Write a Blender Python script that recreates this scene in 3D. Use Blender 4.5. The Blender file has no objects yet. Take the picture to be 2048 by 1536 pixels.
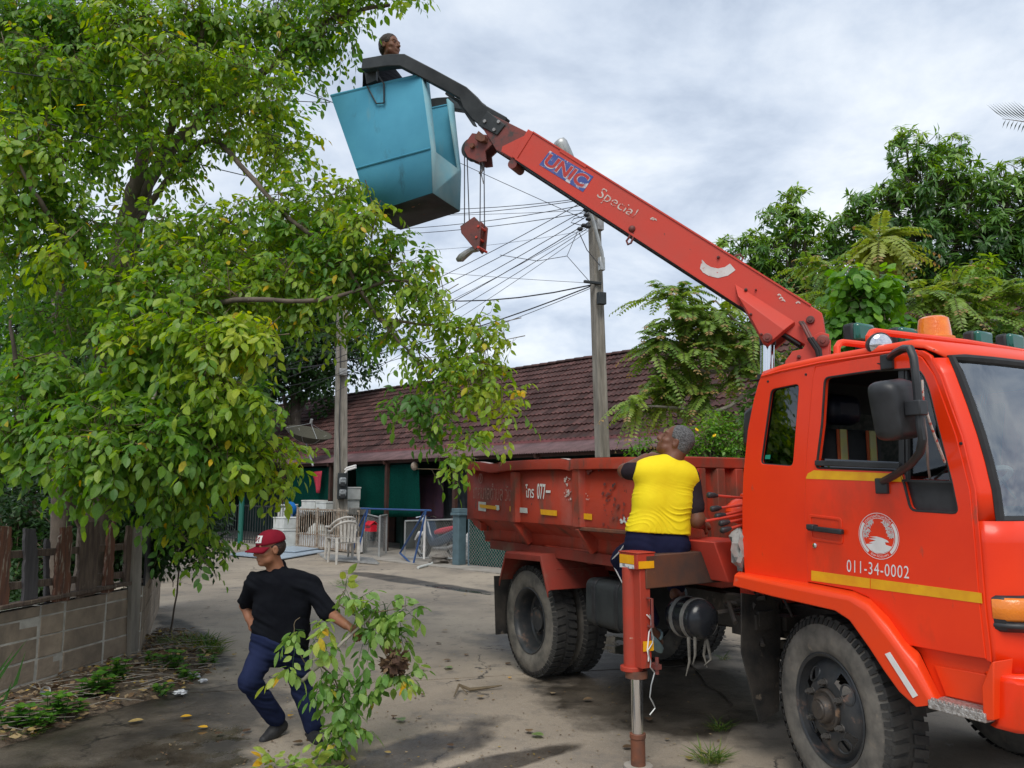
import bpy, bmesh, math, random
import numpy as np
from mathutils import Vector, Matrix, noise
random.seed(7); RNG = np.random.default_rng(11)
SC = bpy.context.scene; COL = SC.collection
R = math.radians; PI = math.pi

# ------------------------------------------------------------------ camera, sky, sun, exposure
CAM_H = 1.70; FPX = 1550.0; TH = R(7.8)
cam_d = bpy.data.cameras.new('camera'); cam = bpy.data.objects.new('camera', cam_d); COL.objects.link(cam)
cam_d.sensor_width = 36.0; cam_d.lens = 36.0 * FPX / 2048; cam_d.clip_end = 3000; cam_d.clip_start = 0.05
cam.location = (0, 0, CAM_H); cam.rotation_euler = (R(90) + TH, 0, 0); SC.camera = cam

SUN_EL, SUN_AZ = R(52), R(186)      # azimuth clockwise from +Y
world = bpy.data.worlds.new("World"); SC.world = world; world.use_nodes = True
def build_sky():
    nt = world.node_tree; N = nt.nodes; Lk = nt.links
    bg = N['Background']; out = N['World Output']
    sky = N.new('ShaderNodeTexSky'); sky.sky_type = 'NISHITA'; sky.sun_disc = False
    sky.sun_elevation = SUN_EL; sky.sun_rotation = SUN_AZ; sky.air_density = 1.0; sky.dust_density = 2.0
    tc = N.new('ShaderNodeTexCoord')
    sep = N.new('ShaderNodeSeparateXYZ'); Lk.new(tc.outputs['Generated'], sep.inputs[0])
    # flatten the dome so clouds stretch out towards the horizon as a layer would
    add = N.new('ShaderNodeMath'); add.operation = 'ADD'; add.inputs[1].default_value = 0.22; Lk.new(sep.outputs['Z'], add.inputs[0])
    mx = N.new('ShaderNodeMath'); mx.operation = 'MAXIMUM'; mx.inputs[1].default_value = 0.12; Lk.new(add.outputs[0], mx.inputs[0])
    dx = N.new('ShaderNodeMath'); dx.operation = 'DIVIDE'; Lk.new(sep.outputs['X'], dx.inputs[0]); Lk.new(mx.outputs[0], dx.inputs[1])
    dy = N.new('ShaderNodeMath'); dy.operation = 'DIVIDE'; Lk.new(sep.outputs['Y'], dy.inputs[0]); Lk.new(mx.outputs[0], dy.inputs[1])
    cmb = N.new('ShaderNodeCombineXYZ'); Lk.new(dx.outputs[0], cmb.inputs[0]); Lk.new(dy.outputs[0], cmb.inputs[1])
    n1 = N.new('ShaderNodeTexNoise'); n1.inputs['Scale'].default_value = 1.9; n1.inputs['Detail'].default_value = 9; n1.inputs['Roughness'].default_value = .58; n1.inputs['Distortion'].default_value = .25
    Lk.new(cmb.outputs[0], n1.inputs['Vector'])
    n2 = N.new('ShaderNodeTexNoise'); n2.inputs['Scale'].default_value = 0.7; n2.inputs['Detail'].default_value = 4
    Lk.new(cmb.outputs[0], n2.inputs['Vector'])
    avg = N.new('ShaderNodeMixRGB'); avg.inputs[0].default_value = .34; Lk.new(n1.outputs[0], avg.inputs[1]); Lk.new(n2.outputs[0], avg.inputs[2])
    ramp = N.new('ShaderNodeValToRGB'); e = ramp.color_ramp.elements
    e[0].position = .385; e[0].color = (2.85, 3.45, 4.45, 1)
    e[1].position = .62; e[1].color = (7.1, 7.45, 7.8, 1)
    m_ = e.new(.49); m_.color = (4.65, 5.25, 6.15, 1)
    Lk.new(avg.outputs[0], ramp.inputs[0])
    mix = N.new('ShaderNodeMixRGB'); mix.inputs[0].default_value = .93
    Lk.new(sky.outputs[0], mix.inputs[1]); Lk.new(ramp.outputs[0], mix.inputs[2])
    Lk.new(mix.outputs[0], bg.inputs['Color']); bg.inputs['Strength'].default_value = 0.1
    Lk.new(bg.outputs[0], out.inputs[0])
build_sky()
sun_d = bpy.data.lights.new('sun', 'SUN'); sun = bpy.data.objects.new('sun', sun_d); COL.objects.link(sun)
sun_d.energy = 1.5; sun_d.angle = R(32); sun_d.color = (1.0, .95, .87)
sd = Vector((math.sin(SUN_AZ) * math.cos(SUN_EL), math.cos(SUN_AZ) * math.cos(SUN_EL), math.sin(SUN_EL)))
sun.rotation_euler = (-sd).to_track_quat('-Z', 'Y').to_euler(); sun.location = sd * 40
SC.view_settings.view_transform = 'Standard'; SC.view_settings.look = 'None'
SC.view_settings.exposure = 0.6; SC.view_settings.gamma = 1.0; SC.view_settings.use_curve_mapping = False
SC.render.engine = 'CYCLES'
SC.cycles.max_bounces = 6; SC.cycles.transparent_max_bounces = 8; SC.cycles.use_denoising = True

# ------------------------------------------------------------------ measuring helpers (photo point -> point on a real plane of the place)
def ray(u, v):
    x = (u - 1024) / FPX; z = -(v - 768) / FPX
    return Vector((x, math.cos(TH) - z * math.sin(TH), math.sin(TH) + z * math.cos(TH)))
EYE = Vector((0, 0, CAM_H))
def at(u, v, Y): r = ray(u, v); return EYE + r * (Y / r.y)
def gz(u, v, z=0.0): r = ray(u, v); return EYE + r * ((z - CAM_H) / r.z)
def hit(u, v, p0, n): r = ray(u, v); return EYE + r * ((p0 - EYE).dot(n) / r.dot(n))
# truck frame: x forward, y to its left, z up, origin under the front axle
PSI = R(27.83)
TU = Vector((math.sin(PSI), -math.cos(PSI), 0)); TL = Vector((math.cos(PSI), math.sin(PSI), 0)); TO = Vector((2.595, 4.941, 0))
TM = Matrix(((TU.x, TL.x, 0, TO.x), (TU.y, TL.y, 0, TO.y), (0, 0, 1, 0), (0, 0, 0, 1))); TMI = TM.inverted()
def S(u, v, w=1.02): return TMI @ hit(u, v, TO - TL * w, TL)          # on a plane along the truck's right side
def TX(u, v, s): return TMI @ hit(u, v, TO + TU * s, TU)              # on a plane across the truck
PHI = R(25); BD = Vector((-math.cos(PHI), math.sin(PHI), 0)); BN = Vector((-math.sin(PHI), -math.cos(PHI), 0))
BO = TO + TU * -.85
def BW(u, v, off=0.0): return hit(u, v, BO + BN * off, BN)            # on an upright plane along the crane boom
def BT(u, v, off=0.0): return TMI @ BW(u, v, off)
# house frame
HF = gz(1000, 1140); HA = Vector((.70711, -.70711, 0)); HB = Vector((.70711, .70711, 0))
def HP(u, v, b=0.0): return hit(u, v, HF + HB * b, HB)
def H(a, b, z=0.0): return HF + HA * a + HB * b + Vector((0, 0, z))

# ------------------------------------------------------------------ object helpers
def tag(o, label=None, cat=None, group=None, kind=None):
    if label: o['label'] = label
    if cat: o['category'] = cat
    if group: o['group'] = group
    if kind: o['kind'] = kind
    return o
def empty(name, loc, label, cat, group=None, mat=None):
    o = bpy.data.objects.new(name, None); COL.objects.link(o); o.empty_display_size = .2
    if mat is not None: o.matrix_world = mat
    else: o.location = loc
    BASE[o.name] = (mat if mat is not None else Matrix.Translation(loc)).inverted()
    return tag(o, label, cat, group)
BASE = {}
class MB:
    def __init__(s): s.v = []; s.f = []; s.m = []
    def add(s, vs, fs, m=0):
        n = len(s.v); s.v += [Vector(p) for p in vs]; s.f += [tuple(i + n for i in f) for f in fs]; s.m += [m] * len(fs); return s
    def box(s, lo, hi, m=0, M=None):
        x0, y0, z0 = lo; x1, y1, z1 = hi
        vs = [(x0,y0,z0),(x1,y0,z0),(x1,y1,z0),(x0,y1,z0),(x0,y0,z1),(x1,y0,z1),(x1,y1,z1),(x0,y1,z1)]
        if M is not None: vs = [M @ Vector(p) for p in vs]
        return s.add(vs, [(0,3,2,1),(4,5,6,7),(0,1,5,4),(1,2,6,5),(2,3,7,6),(3,0,4,7)], m)
    def bar(s, a, b, w, h, m=0, up=(0,0,1)):
        a = Vector(a); b = Vector(b); d = (b - a).normalized(); up = Vector(up)
        if abs(d.dot(up)) > .98: up = Vector((1,0,0))
        x = d.cross(up).normalized() * (w/2); y = x.cross(d).normalized() * (h/2)
        vs = [a-x-y, a+x-y, a+x+y, a-x+y, b-x-y, b+x-y, b+x+y, b-x+y]
        return s.add(vs, [(0,1,2,3),(7,6,5,4),(0,4,5,1),(1,5,6,2),(2,6,7,3),(3,7,4,0)], m)
    def tube(s, pts, r, n=8, m=0, cap=True):
        pts = [Vector(p) for p in pts]; rr = r if isinstance(r, (list, tuple)) else [r]*len(pts)
        rings = []; up = None
        for i, p in enumerate(pts):
            d = (pts[min(i+1, len(pts)-1)] - pts[max(i-1, 0)]).normalized()
            if up is None: up = Vector((0,0,1)) if abs(d.z) < .9 else Vector((1,0,0))
            x = d.cross(up)
            x = x.normalized() if x.length > 1e-4 else d.orthogonal().normalized()
            y = x.cross(d).normalized(); up = y
            rings.append([p + (x*math.cos(2*PI*k/n) + y*math.sin(2*PI*k/n))*rr[i] for k in range(n)])
        vs = [q for g in rings for q in g]; fs = []
        for i in range(len(pts)-1):
            for k in range(n): fs.append((i*n+k, (i+1)*n+k, (i+1)*n+(k+1)%n, i*n+(k+1)%n))
        if cap: fs += [tuple(range(n)), tuple(reversed(range((len(pts)-1)*n, len(pts)*n)))]
        return s.add(vs, fs, m)
    def lathe(s, prof, o, ax, n=32, m=0, skip=None, mfun=None):
        o = Vector(o); ax = Vector(ax).normalized(); x = ax.orthogonal().normalized(); y = ax.cross(x)
        vs = [o + ax*h + (x*math.cos(2*PI*k/n) + y*math.sin(2*PI*k/n))*r for (r, h) in prof for k in range(n)]
        base = len(s.v); s.v += vs
        for i in range(len(prof)-1):
            for k in range(n):
                if skip and skip(i, k): continue
                s.f.append(tuple(base + q for q in (i*n+k, i*n+(k+1)%n, (i+1)*n+(k+1)%n, (i+1)*n+k)))
                s.m.append(mfun(i) if mfun else m)
        return s
    def prism(s, poly, ext, m=0):
        poly = [Vector(p) for p in poly]; ext = Vector(ext); n = len(poly)
        vs = poly + [p + ext for p in poly]
        fs = [tuple(range(n)), tuple(reversed(range(n, 2*n)))] + [(i, n+i, n+(i+1)%n, (i+1)%n) for i in range(n)]
        return s.add(vs, fs, m)
    def grid(s, rows, m=0, closed=False):
        n = len(rows[0]); vs = [p for r in rows for p in r]; fs = []
        for i in range(len(rows)-1):
            for k in range(n if closed else n-1):
                fs.append((i*n+k, i*n+(k+1)%n, (i+1)*n+(k+1)%n, (i+1)*n+k))
        return s.add(vs, fs, m)
    def ball(s, c, r, m=0, n=12, k=8, M=None):
        rr = (r, r, r) if not isinstance(r, (tuple, list)) else r
        rows = []
        for i in range(k+1):
            t = PI*i/k; rows.append([Vector((math.sin(t)*math.cos(2*PI*j/n)*rr[0], math.sin(t)*math.sin(2*PI*j/n)*rr[1], math.cos(t)*rr[2])) for j in range(n)])
        rows = [[(M @ p if M is not None else p) + Vector(c) for p in r_] for r_ in rows]
        return s.grid(rows, m, True)
    def build(s, name, mats, parent=None, smooth=35, bevel=0, local=False, solid=0, kind=None, fix=True, sub=0, recentre=True):
        if not isinstance(mats, (list, tuple)): mats = [mats]
        me = bpy.data.meshes.new(name); o = bpy.data.objects.new(name, me)
        vs = s.v
        if parent is not None:
            root = parent
            while root.parent: root = root.parent
            if not local and root.name in BASE: I = BASE[root.name]; vs = [I @ p for p in vs]
            o.parent = parent
        elif recentre and kind != 'structure' and vs:
            c = Vector((sum(p.x for p in vs)/len(vs), sum(p.y for p in vs)/len(vs), min(p.z for p in vs)))
            vs = [p - c for p in vs]; o.location = c; BASE[name] = Matrix.Translation(-c); BASE[o.name] = Matrix.Translation(-c)
        me.from_pydata(vs, [], s.f)
        for q in mats: me.materials.append(q)
        me.polygons.foreach_set('material_index', s.m)
        if fix:
            bm = bmesh.new(); bm.from_mesh(me); bmesh.ops.recalc_face_normals(bm, faces=bm.faces); bm.to_mesh(me); bm.free()
        finish(me, smooth)
        COL.objects.link(o)
        if kind: o['kind'] = kind
        if solid: q = o.modifiers.new('s', 'SOLIDIFY'); q.thickness = solid; q.offset = 0
        if bevel:
            q = o.modifiers.new('b', 'BEVEL'); q.width = bevel; q.segments = 2; q.limit_method = 'ANGLE'; q.angle_limit = R(40)
        if sub: q = o.modifiers.new('u', 'SUBSURF'); q.levels = sub; q.render_levels = sub
        return o
def finish(me, smooth):
    me.update()
    if smooth:
        me.polygons.foreach_set('use_smooth', [True]*len(me.polygons)); me.set_sharp_from_angle(angle=R(smooth))
def copy_tree(o, parent=None):
    c = o.copy(); COL.objects.link(c)
    if parent is not None: c.parent = parent
    for ch in list(o.children): copy_tree(ch, c)
    return c
def rounded(poly, r, n=4):
    out = []; k = len(poly); P = [Vector((p[0], p[1])) for p in poly]
    for i in range(k):
        a, b, c = P[i-1], P[i], P[(i+1) % k]; rr = r[i] if isinstance(r, (list, tuple)) else r
        d1 = (a-b); d2 = (c-b); l = min(rr, d1.length*.45, d2.length*.45)
        p1 = b + d1.normalized()*l; p2 = b + d2.normalized()*l
        for j in range(n+1):
            t = j/n; out.append((1-t)**2*p1 + 2*t*(1-t)*b + t*t*p2)
    return out
def curve_mesh(splines, extrude=0, bevel=0):
    """flat outline with holes -> (verts, faces), filled, extruded"""
    cu = bpy.data.curves.new('outline', 'CURVE'); cu.dimensions = '2D'; cu.fill_mode = 'BOTH'; cu.extrude = extrude; cu.bevel_depth = bevel; cu.bevel_resolution = 1
    for sp in splines:
        q = cu.splines.new('POLY'); q.points.add(len(sp)-1)
        for p, w in zip(q.points, sp): p.co = (w[0], w[1], 0, 1)
        q.use_cyclic_u = True
    return obj_mesh(bpy.data.objects.new('outline', cu))
def text_mesh(txt, size=1.0, extrude=0, align='LEFT', shear=0, off=0, sp=1.0):
    cu = bpy.data.curves.new('lettering', 'FONT'); cu.body = txt; cu.size = size; cu.extrude = extrude; cu.align_x = align; cu.shear = shear; cu.offset = off; cu.space_character = sp
    cu.resolution_u = 4
    return obj_mesh(bpy.data.objects.new('lettering', cu))
def obj_mesh(o):
    COL.objects.link(o); bpy.context.view_layer.update(); dg = bpy.context.evaluated_depsgraph_get()
    me = bpy.data.meshes.new_from_object(o.evaluated_get(dg))
    vs = [v.co.copy() for v in me.vertices]; fs = [tuple(p.vertices) for p in me.polygons]
    cu = o.data; bpy.data.objects.remove(o); bpy.data.meshes.remove(me); bpy.data.curves.remove(cu)
    return vs, fs
def fit_text(txt, corners, depth=.002, **kw):
    """lettering stretched onto the quad bl, br, tr, tl (points on a real surface)"""
    vs, fs = text_mesh(txt, 1.0, **kw)
    x0 = min(v.x for v in vs); x1 = max(v.x for v in vs); y0 = min(v.y for v in vs); y1 = max(v.y for v in vs)
    bl, br, tr, tl = [Vector(c) for c in corners]
    return [bl.lerp(br, (v.x-x0)/(x1-x0)).lerp(tl.lerp(tr, (v.x-x0)/(x1-x0)), (v.y-y0)/(y1-y0)) for v in vs], fs

# ------------------------------------------------------------------ materials
def mat(name, c1, c2=None, scale=6, rough=.6, metal=0, bump=0, bscale=60, chips=(), spec=.4, coat=0, detail=6, stretch=(1,1,1), lo=.35, hi=.65, rvar=0, sheen=0, tint=0):
    m = bpy.data.materials.new(name); m.use_nodes = True; nt = m.node_tree; N = nt.nodes; Lk = nt.links; b = N['Principled BSDF']
    b.inputs['Roughness'].default_value = rough; b.inputs['Metallic'].default_value = metal; b.inputs['Specular IOR Level'].default_value = spec
    b.inputs['Coat Weight'].default_value = coat; b.inputs['Coat Roughness'].default_value = .12
    if sheen: b.inputs['Sheen Weight'].default_value = sheen
    tc = N.new('ShaderNodeTexCoord'); mp = N.new('ShaderNodeMapping'); mp.inputs['Scale'].default_value = stretch; Lk.new(tc.outputs['Object'], mp.inputs[0]); vec = mp.outputs[0]
    def ns(sc, det=6, rg=.55, v=None):
        n = N.new('ShaderNodeTexNoise'); n.inputs['Scale'].default_value = sc; n.inputs['Detail'].default_value = det; n.inputs['Roughness'].default_value = rg; Lk.new(v or vec, n.inputs['Vector']); return n.outputs[0]
    def mr(src, a, bb, o0=0., o1=1.):
        q = N.new('ShaderNodeMapRange'); q.inputs[1].default_value = a; q.inputs[2].default_value = bb; q.inputs[3].default_value = o0; q.inputs[4].default_value = o1; Lk.new(src, q.inputs[0]); return q.outputs[0]
    def mixc(f, a, bb):
        q = N.new('ShaderNodeMixRGB')
        if isinstance(f, float): q.inputs[0].default_value = f
        else: Lk.new(f, q.inputs[0])
        for i, c in ((1, a), (2, bb)):
            if isinstance(c, tuple): q.inputs[i].default_value = (*c[:3], 1)
            else: Lk.new(c, q.inputs[i])
        return q.outputs[0]
    col = tuple(c1)
    if c2: col = mixc(mr(ns(scale, detail), lo, hi), tuple(c1), tuple(c2))
    if tint:
        at_ = N.new('ShaderNodeAttribute'); at_.attribute_name = 'tint'; oi = N.new('ShaderNodeObjectInfo')
        ad = N.new('ShaderNodeMath'); ad.operation = 'ADD'; Lk.new(at_.outputs['Fac'], ad.inputs[0]); Lk.new(oi.outputs['Random'], ad.inputs[1])
        fr = N.new('ShaderNodeMath'); fr.operation = 'FRACT'; Lk.new(ad.outputs[0], fr.inputs[0])
        hs = N.new('ShaderNodeHueSaturation'); Lk.new(mr(fr.outputs[0], 0, 1, 1-tint, 1+tint), hs.inputs['Value'])
        if isinstance(col, tuple): hs.inputs['Color'].default_value = (*col, 1)
        else: Lk.new(col, hs.inputs['Color'])
        col = hs.outputs[0]
    rsrc = None
    for (cc, sc, th, wd, rr) in chips:                      # worn patches, rust, dried mud: colour, scale, threshold, softness, stretch
        v2 = None
        if rr: q = N.new('ShaderNodeMapping'); q.inputs['Scale'].default_value = rr; Lk.new(tc.outputs['Object'], q.inputs[0]); v2 = q.outputs[0]
        f = mr(ns(sc, 8, .62, v2), th, th + wd); col = mixc(f, col, tuple(cc)); rsrc = f
    if isinstance(col, tuple): b.inputs['Base Color'].default_value = (*col, 1)
    else: Lk.new(col, b.inputs['Base Color'])
    if rsrc is not None and rvar:
        Lk.new(mr(rsrc, 0, 1, rough, min(1, rough + rvar)), b.inputs['Roughness'])
    elif rvar: Lk.new(mr(ns(scale*1.7), .3, .7, rough, min(1, rough + rvar)), b.inputs['Roughness'])
    if bump:
        q = N.new('ShaderNodeBump'); q.inputs['Strength'].default_value = bump; q.inputs['Distance'].default_value = .01; Lk.new(ns(bscale, 5), q.inputs['Height']); Lk.new(q.outputs[0], b.inputs['Normal'])
    return m
def glass(name, col, rough=.03, alpha_mix=.75):
    """tinted pane: mostly see-through with a mirror-like reflection"""
    m = bpy.data.materials.new(name); m.use_nodes = True; nt = m.node_tree; N = nt.nodes; Lk = nt.links; N.remove(N['Principled BSDF'])
    tr = N.new('ShaderNodeBsdfTransparent'); tr.inputs[0].default_value = (*col, 1)
    gl = N.new('ShaderNodeBsdfGlossy'); gl.inputs['Roughness'].default_value = rough; gl.inputs[0].default_value = (.9, .95, 1, 1)
    fr = N.new('ShaderNodeFresnel'); fr.inputs[0].default_value = 1.5
    ad = N.new('ShaderNodeMath'); ad.operation = 'ADD'; ad.inputs[1].default_value = 1 - alpha_mix; Lk.new(fr.outputs[0], ad.inputs[0])
    mx = N.new('ShaderNodeMixShader'); Lk.new(ad.outputs[0], mx.inputs[0]); Lk.new(tr.outputs[0], mx.inputs[1]); Lk.new(gl.outputs[0], mx.inputs[2]); Lk.new(mx.outputs[0], N['Material Output'].inputs[0])
    return m
def leafmat(name, stops, rough=.42, trans=.38, spec=.45):
    """leaf colours picked per leaf by its 'tint' attribute"""
    m = bpy.data.materials.new(name); m.use_nodes = True; nt = m.node_tree; N = nt.nodes; Lk = nt.links; b = N['Principled BSDF']
    at_ = N.new('ShaderNodeAttribute'); at_.attribute_name = 'tint'
    rp = N.new('ShaderNodeValToRGB'); e = rp.color_ramp.elements
    for i, (p, c) in enumerate(stops):
        q = e[i] if i < 2 else e.new(p)
        q.position = p; q.color = (*c, 1)
    Lk.new(at_.outputs['Fac'], rp.inputs[0])
    nz = N.new('ShaderNodeTexNoise'); nz.inputs['Scale'].default_value = 30; tc = N.new('ShaderNodeTexCoord'); Lk.new(tc.outputs['Object'], nz.inputs[0])
    mr = N.new('ShaderNodeMapRange'); mr.inputs[1].default_value = .3; mr.inputs[2].default_value = .7; mr.inputs[3].default_value = .75; mr.inputs[4].default_value = 1.25; Lk.new(nz.outputs[0], mr.inputs[0])
    hs = N.new('ShaderNodeHueSaturation'); Lk.new(rp.outputs[0], hs.inputs['Color']); Lk.new(mr.outputs[0], hs.inputs['Value'])
    Lk.new(hs.outputs[0], b.inputs['Base Color']); b.inputs['Roughness'].default_value = rough; b.inputs['Specular IOR Level'].default_value = spec
    tl = N.new('ShaderNodeBsdfTranslucent'); h2 = N.new('ShaderNodeHueSaturation'); h2.inputs['Saturation'].default_value = 1.15; h2.inputs['Value'].default_value = 1.7; h2.inputs['Hue'].default_value = .485
    Lk.new(hs.outputs[0], h2.inputs['Color']); Lk.new(h2.outputs[0], tl.inputs[0])
    mx = N.new('ShaderNodeMixShader'); mx.inputs[0].default_value = trans; Lk.new(b.outputs[0], mx.inputs[1]); Lk.new(tl.outputs[0], mx.inputs[2]); Lk.new(mx.outputs[0], N['Material Output'].inputs[0])
    return m
RUST = (.11, .045, .025); DUST = (.28, .23, .17); DARK = (.03, .025, .022)
X = {}
X['cab'] = mat('orange_red_cab_paint', (.84, .041, .003), (.78, .033, .003), 3, .34, coat=.22, spec=.4, chips=[((.50, .045, .012), 2.2, .54, .2, (1, 1, .5)), ((.42, .06, .03), 9, .66, .08, (1, 1, .35))], rvar=.15)
X['cabworn'] = mat('orange_red_fender_paint', (.82, .054, .006), (.76, .056, .012), 5, .38, coat=.1, spec=.35, chips=[((.55, .16, .09), 9, .68, .1, None)], rvar=.3)
X['boom'] = mat('faded_red_crane_paint', (.56, .05, .028), (.50, .06, .038), 3, .45, chips=[((.18, .05, .035), 22, .70, .03, None), ((.12, .05, .035), 4, .70, .05, (1, 1, 1))], rvar=.3, bump=.05)
X['grimyred'] = mat('dusty_red_mudguard_paint', (.25, .036, .024), (.16, .045, .032), 2.5, .65, spec=.2, chips=[((.17, .105, .075), 2.6, .52, .16, None), ((.10, .06, .045), 12, .64, .06, None)], bump=.12)
X['legred'] = mat('worn_outrigger_paint', (.44, .045, .024), (.34, .05, .03), 4, .5, spec=.3, chips=[((.13, .06, .04), 9, .60, .08, (1, 1, .5)), ((.45, .25, .18), 30, .70, .03, None)], bump=.1)
X['boomdark'] = mat('grimy_red_brown_steel', (.20, .045, .035), (.11, .045, .04), 6, .55, chips=[((.06, .045, .04), 12, .56, .1, None)], bump=.12)
X['dump'] = mat('weathered_red_dump_paint', (.40, .046, .021), (.28, .038, .022), 2.2, .58, spec=.25, chips=[((.36, .085, .06), 1.8, .52, .16, None), ((.17, .06, .04), 3.5, .54, .12, (1, 1, .45)), ((.10, .05, .036), 9, .62, .08, (1, 1, .3)), ((.045, .028, .022), 7, .675, .012, None), ((.40, .2, .15), 26, .735, .015, None)], rvar=.3, bump=.12, bscale=30)
X['rustybar'] = mat('rusty_steel', (.20, .07, .035), (.10, .05, .035), 8, .75, chips=[((.32, .12, .05), 14, .6, .1, None)], bump=.3)
X['blacksteel'] = mat('black_steel', (.022, .026, .028), (.04, .045, .046), 6, .5, spec=.3, chips=[((.14, .13, .11), 18, .70, .06, None)], rvar=.2, bump=.08)
X['chassis'] = mat('oily_black_chassis', (.02, .02, .02), (.06, .052, .044), 5, .55, chips=[((.16, .13, .10), 11, .62, .1, None)], bump=.3)
X['darkbox'] = mat('grimy_outrigger_beam', (.055, .04, .035), (.13, .055, .03), 4, .5, chips=[((.28, .12, .06), 8, .64, .1, (1, 1, 2.5))], bump=.1, rvar=.2)
X['chrome'] = mat('chrome_rod', (.75, .76, .78), None, 5, .12, 1.0)
X['steel'] = mat('grey_steel', (.38, .38, .37), (.22, .21, .2), 10, .5, .6, bump=.2)
X['plastic'] = mat('black_plastic', (.018, .019, .021), (.032, .034, .037), 10, .45, bump=.05, bscale=200)
X['rubber'] = mat('black_rubber', (.014, .014, .015), (.024, .024, .024), 12, .6)
X['sidewall'] = mat('dusty_tyre_sidewall', (.20, .182, .155), (.085, .08, .072), 7, .9, chips=[((.24, .20, .155), 10, .6, .12, None)], bump=.3, bscale=40)
X['tread'] = mat('tyre_tread', (.022, .022, .022), (.05, .048, .044), 9, .8, bump=.2)
X['rim'] = mat('dark_wheel_rim', (.025, .029, .034), (.05, .05, .05), 9, .4, chips=[((.16, .10, .075), 9, .6, .1, None)], rvar=.3, bump=.1)
X['yellow'] = mat('yellow_reflective_tape', (.80, .42, .01), (.72, .33, .01), 14, .38, chips=[((.40, .22, .05), 16, .68, .06, None)], bump=.06, bscale=300)
X['white'] = mat('white_paint', (.78, .77, .75), (.68, .66, .64), 12, .5)
X['wornwhite'] = mat('worn_white_lettering', (.62, .55, .50), (.48, .35, .30), 30, .6, chips=[((.50, .06, .04), 24, .53, .04, None)])
X['fadewhite'] = mat('faded_pink_lettering', (.36, .20, .165), (.30, .10, .075), 60, .65, lo=.45, hi=.55)
X['winglass'] = glass('dark_tinted_glass', (.035, .04, .045), .02, .94)
X['windglass'] = glass('windscreen_glass', (.62, .70, .70), .02, .80)
X['clearglass'] = glass('clear_glass', (.35, .37, .38), .03, .985)
X['interior'] = mat('dark_cab_lining', (.018, .018, .02), (.03, .03, .03), 8, .8)
X['concrete'] = mat('old_concrete', (.36, .33, .29), (.25, .23, .20), 3, .85, chips=[((.12, .11, .095), 2.6, .6, .15, None)], bump=.3)
X['wood'] = mat('weathered_board', (.16, .12, .09), (.085, .06, .05), 5, .85, stretch=(6, 6, .8), bump=.5, bscale=20, chips=[((.26, .21, .16), 6, .6, .1, (8, 8, 1))])
X['woodgrey'] = mat('grey_board', (.10, .095, .10), (.065, .062, .066), 5, .8, stretch=(6, 6, .6), bump=.35, bscale=25)
X['woodred'] = mat('flaky_red_brown_board', (.20, .085, .05), (.10, .055, .04), 5, .85, stretch=(6, 6, .6), bump=.6, bscale=22, chips=[((.34, .29, .23), 5, .56, .08, (7, 7, 1))])
X['bark'] = mat('tree_bark', (.15, .12, .095), (.07, .057, .045), 7, .9, stretch=(1, 1, .45), bump=.8, bscale=26, chips=[((.30, .28, .235), 9, .61, .07, None)])
X['twig'] = mat('twig', (.17, .13, .08), (.10, .08, .05), 9, .85)
X['palebark'] = mat('pale_branch_bark', (.36, .33, .28), (.2, .18, .15), 9, .85, bump=.3)
X['pole'] = mat('weathered_concrete_pole', (.30, .275, .235), (.17, .155, .13), 4, .9, stretch=(3, 3, .5), bump=.3, chips=[((.09, .075, .06), 7, .64, .1, (4, 4, .6))])
X['galv'] = mat('galvanised_steel', (.48, .49, .48), (.34, .35, .35), 9, .45, .5)
X['wire'] = mat('black_cable', (.035, .035, .042), None, 5, .7)
X['skin'] = mat('brown_skin', (.30, .135, .075), (.24, .10, .052), 14, .5, spec=.35, bump=.05, bscale=120)
X['skinmid'] = mat('tanned_skin', (.21, .092, .055), (.16, .07, .042), 14, .5, spec=.3)
X['skindark'] = mat('dark_brown_skin', (.165, .068, .038), (.125, .05, .028), 14, .48, spec=.35, bump=.05, bscale=120)
X['hairgrey'] = mat('short_grey_hair', (.15, .15, .15), (.06, .06, .062), 120, .8, bump=.9, bscale=140, lo=.42, hi=.6)
X['hairblack'] = mat('black_hair', (.018, .013, .011), (.05, .028, .02), 60, .55, bump=.8, bscale=120)
X['navy'] = mat('navy_cloth', (.0075, .009, .028), (.011, .013, .038), 9, .9, bump=.15, bscale=250, spec=.12)
X['jean'] = mat('dark_navy_cotton', (.009, .014, .042), (.014, .02, .055), 7, .9, bump=.2, bscale=240, spec=.12)
X['blackcloth'] = mat('black_knit', (.0045, .0052, .008), (.007, .008, .011), 12, .92, bump=.25, bscale=300, spec=.1)
X['yellowcloth'] = mat('bright_yellow_cotton', (.86, .68, .006), (.83, .63, .006), 8, .8, bump=.1, bscale=300)
X['greycloth'] = mat('dark_grey_sleeve', (.022, .016, .020), (.028, .021, .026), 9, .9, spec=.1, bump=.15, bscale=250)
X['maroon'] = mat('maroon_cotton', (.20, .010, .022), (.16, .008, .019), 15, .9, bump=.15, bscale=250, spec=.12)
X['bluepaint'] = mat('scuffed_light_blue_fibreglass', (.075, .29, .40), (.06, .245, .35), 2.5, .8, spec=.15, chips=[((.05, .14, .18), 5, .62, .12, (1, 1, .4)), ((.11, .25, .30), 3, .58, .1, (1, 1, .3)), ((.4, .38, .25), 26, .745, .01, None)], rvar=.2, bump=.05)
X['bluelight'] = mat('pale_scuffed_blue_fibreglass', (.16, .38, .46), (.26, .42, .45), 3, .8, spec=.15, chips=[((.05, .14, .18), 6, .68, .1, None)])
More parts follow.
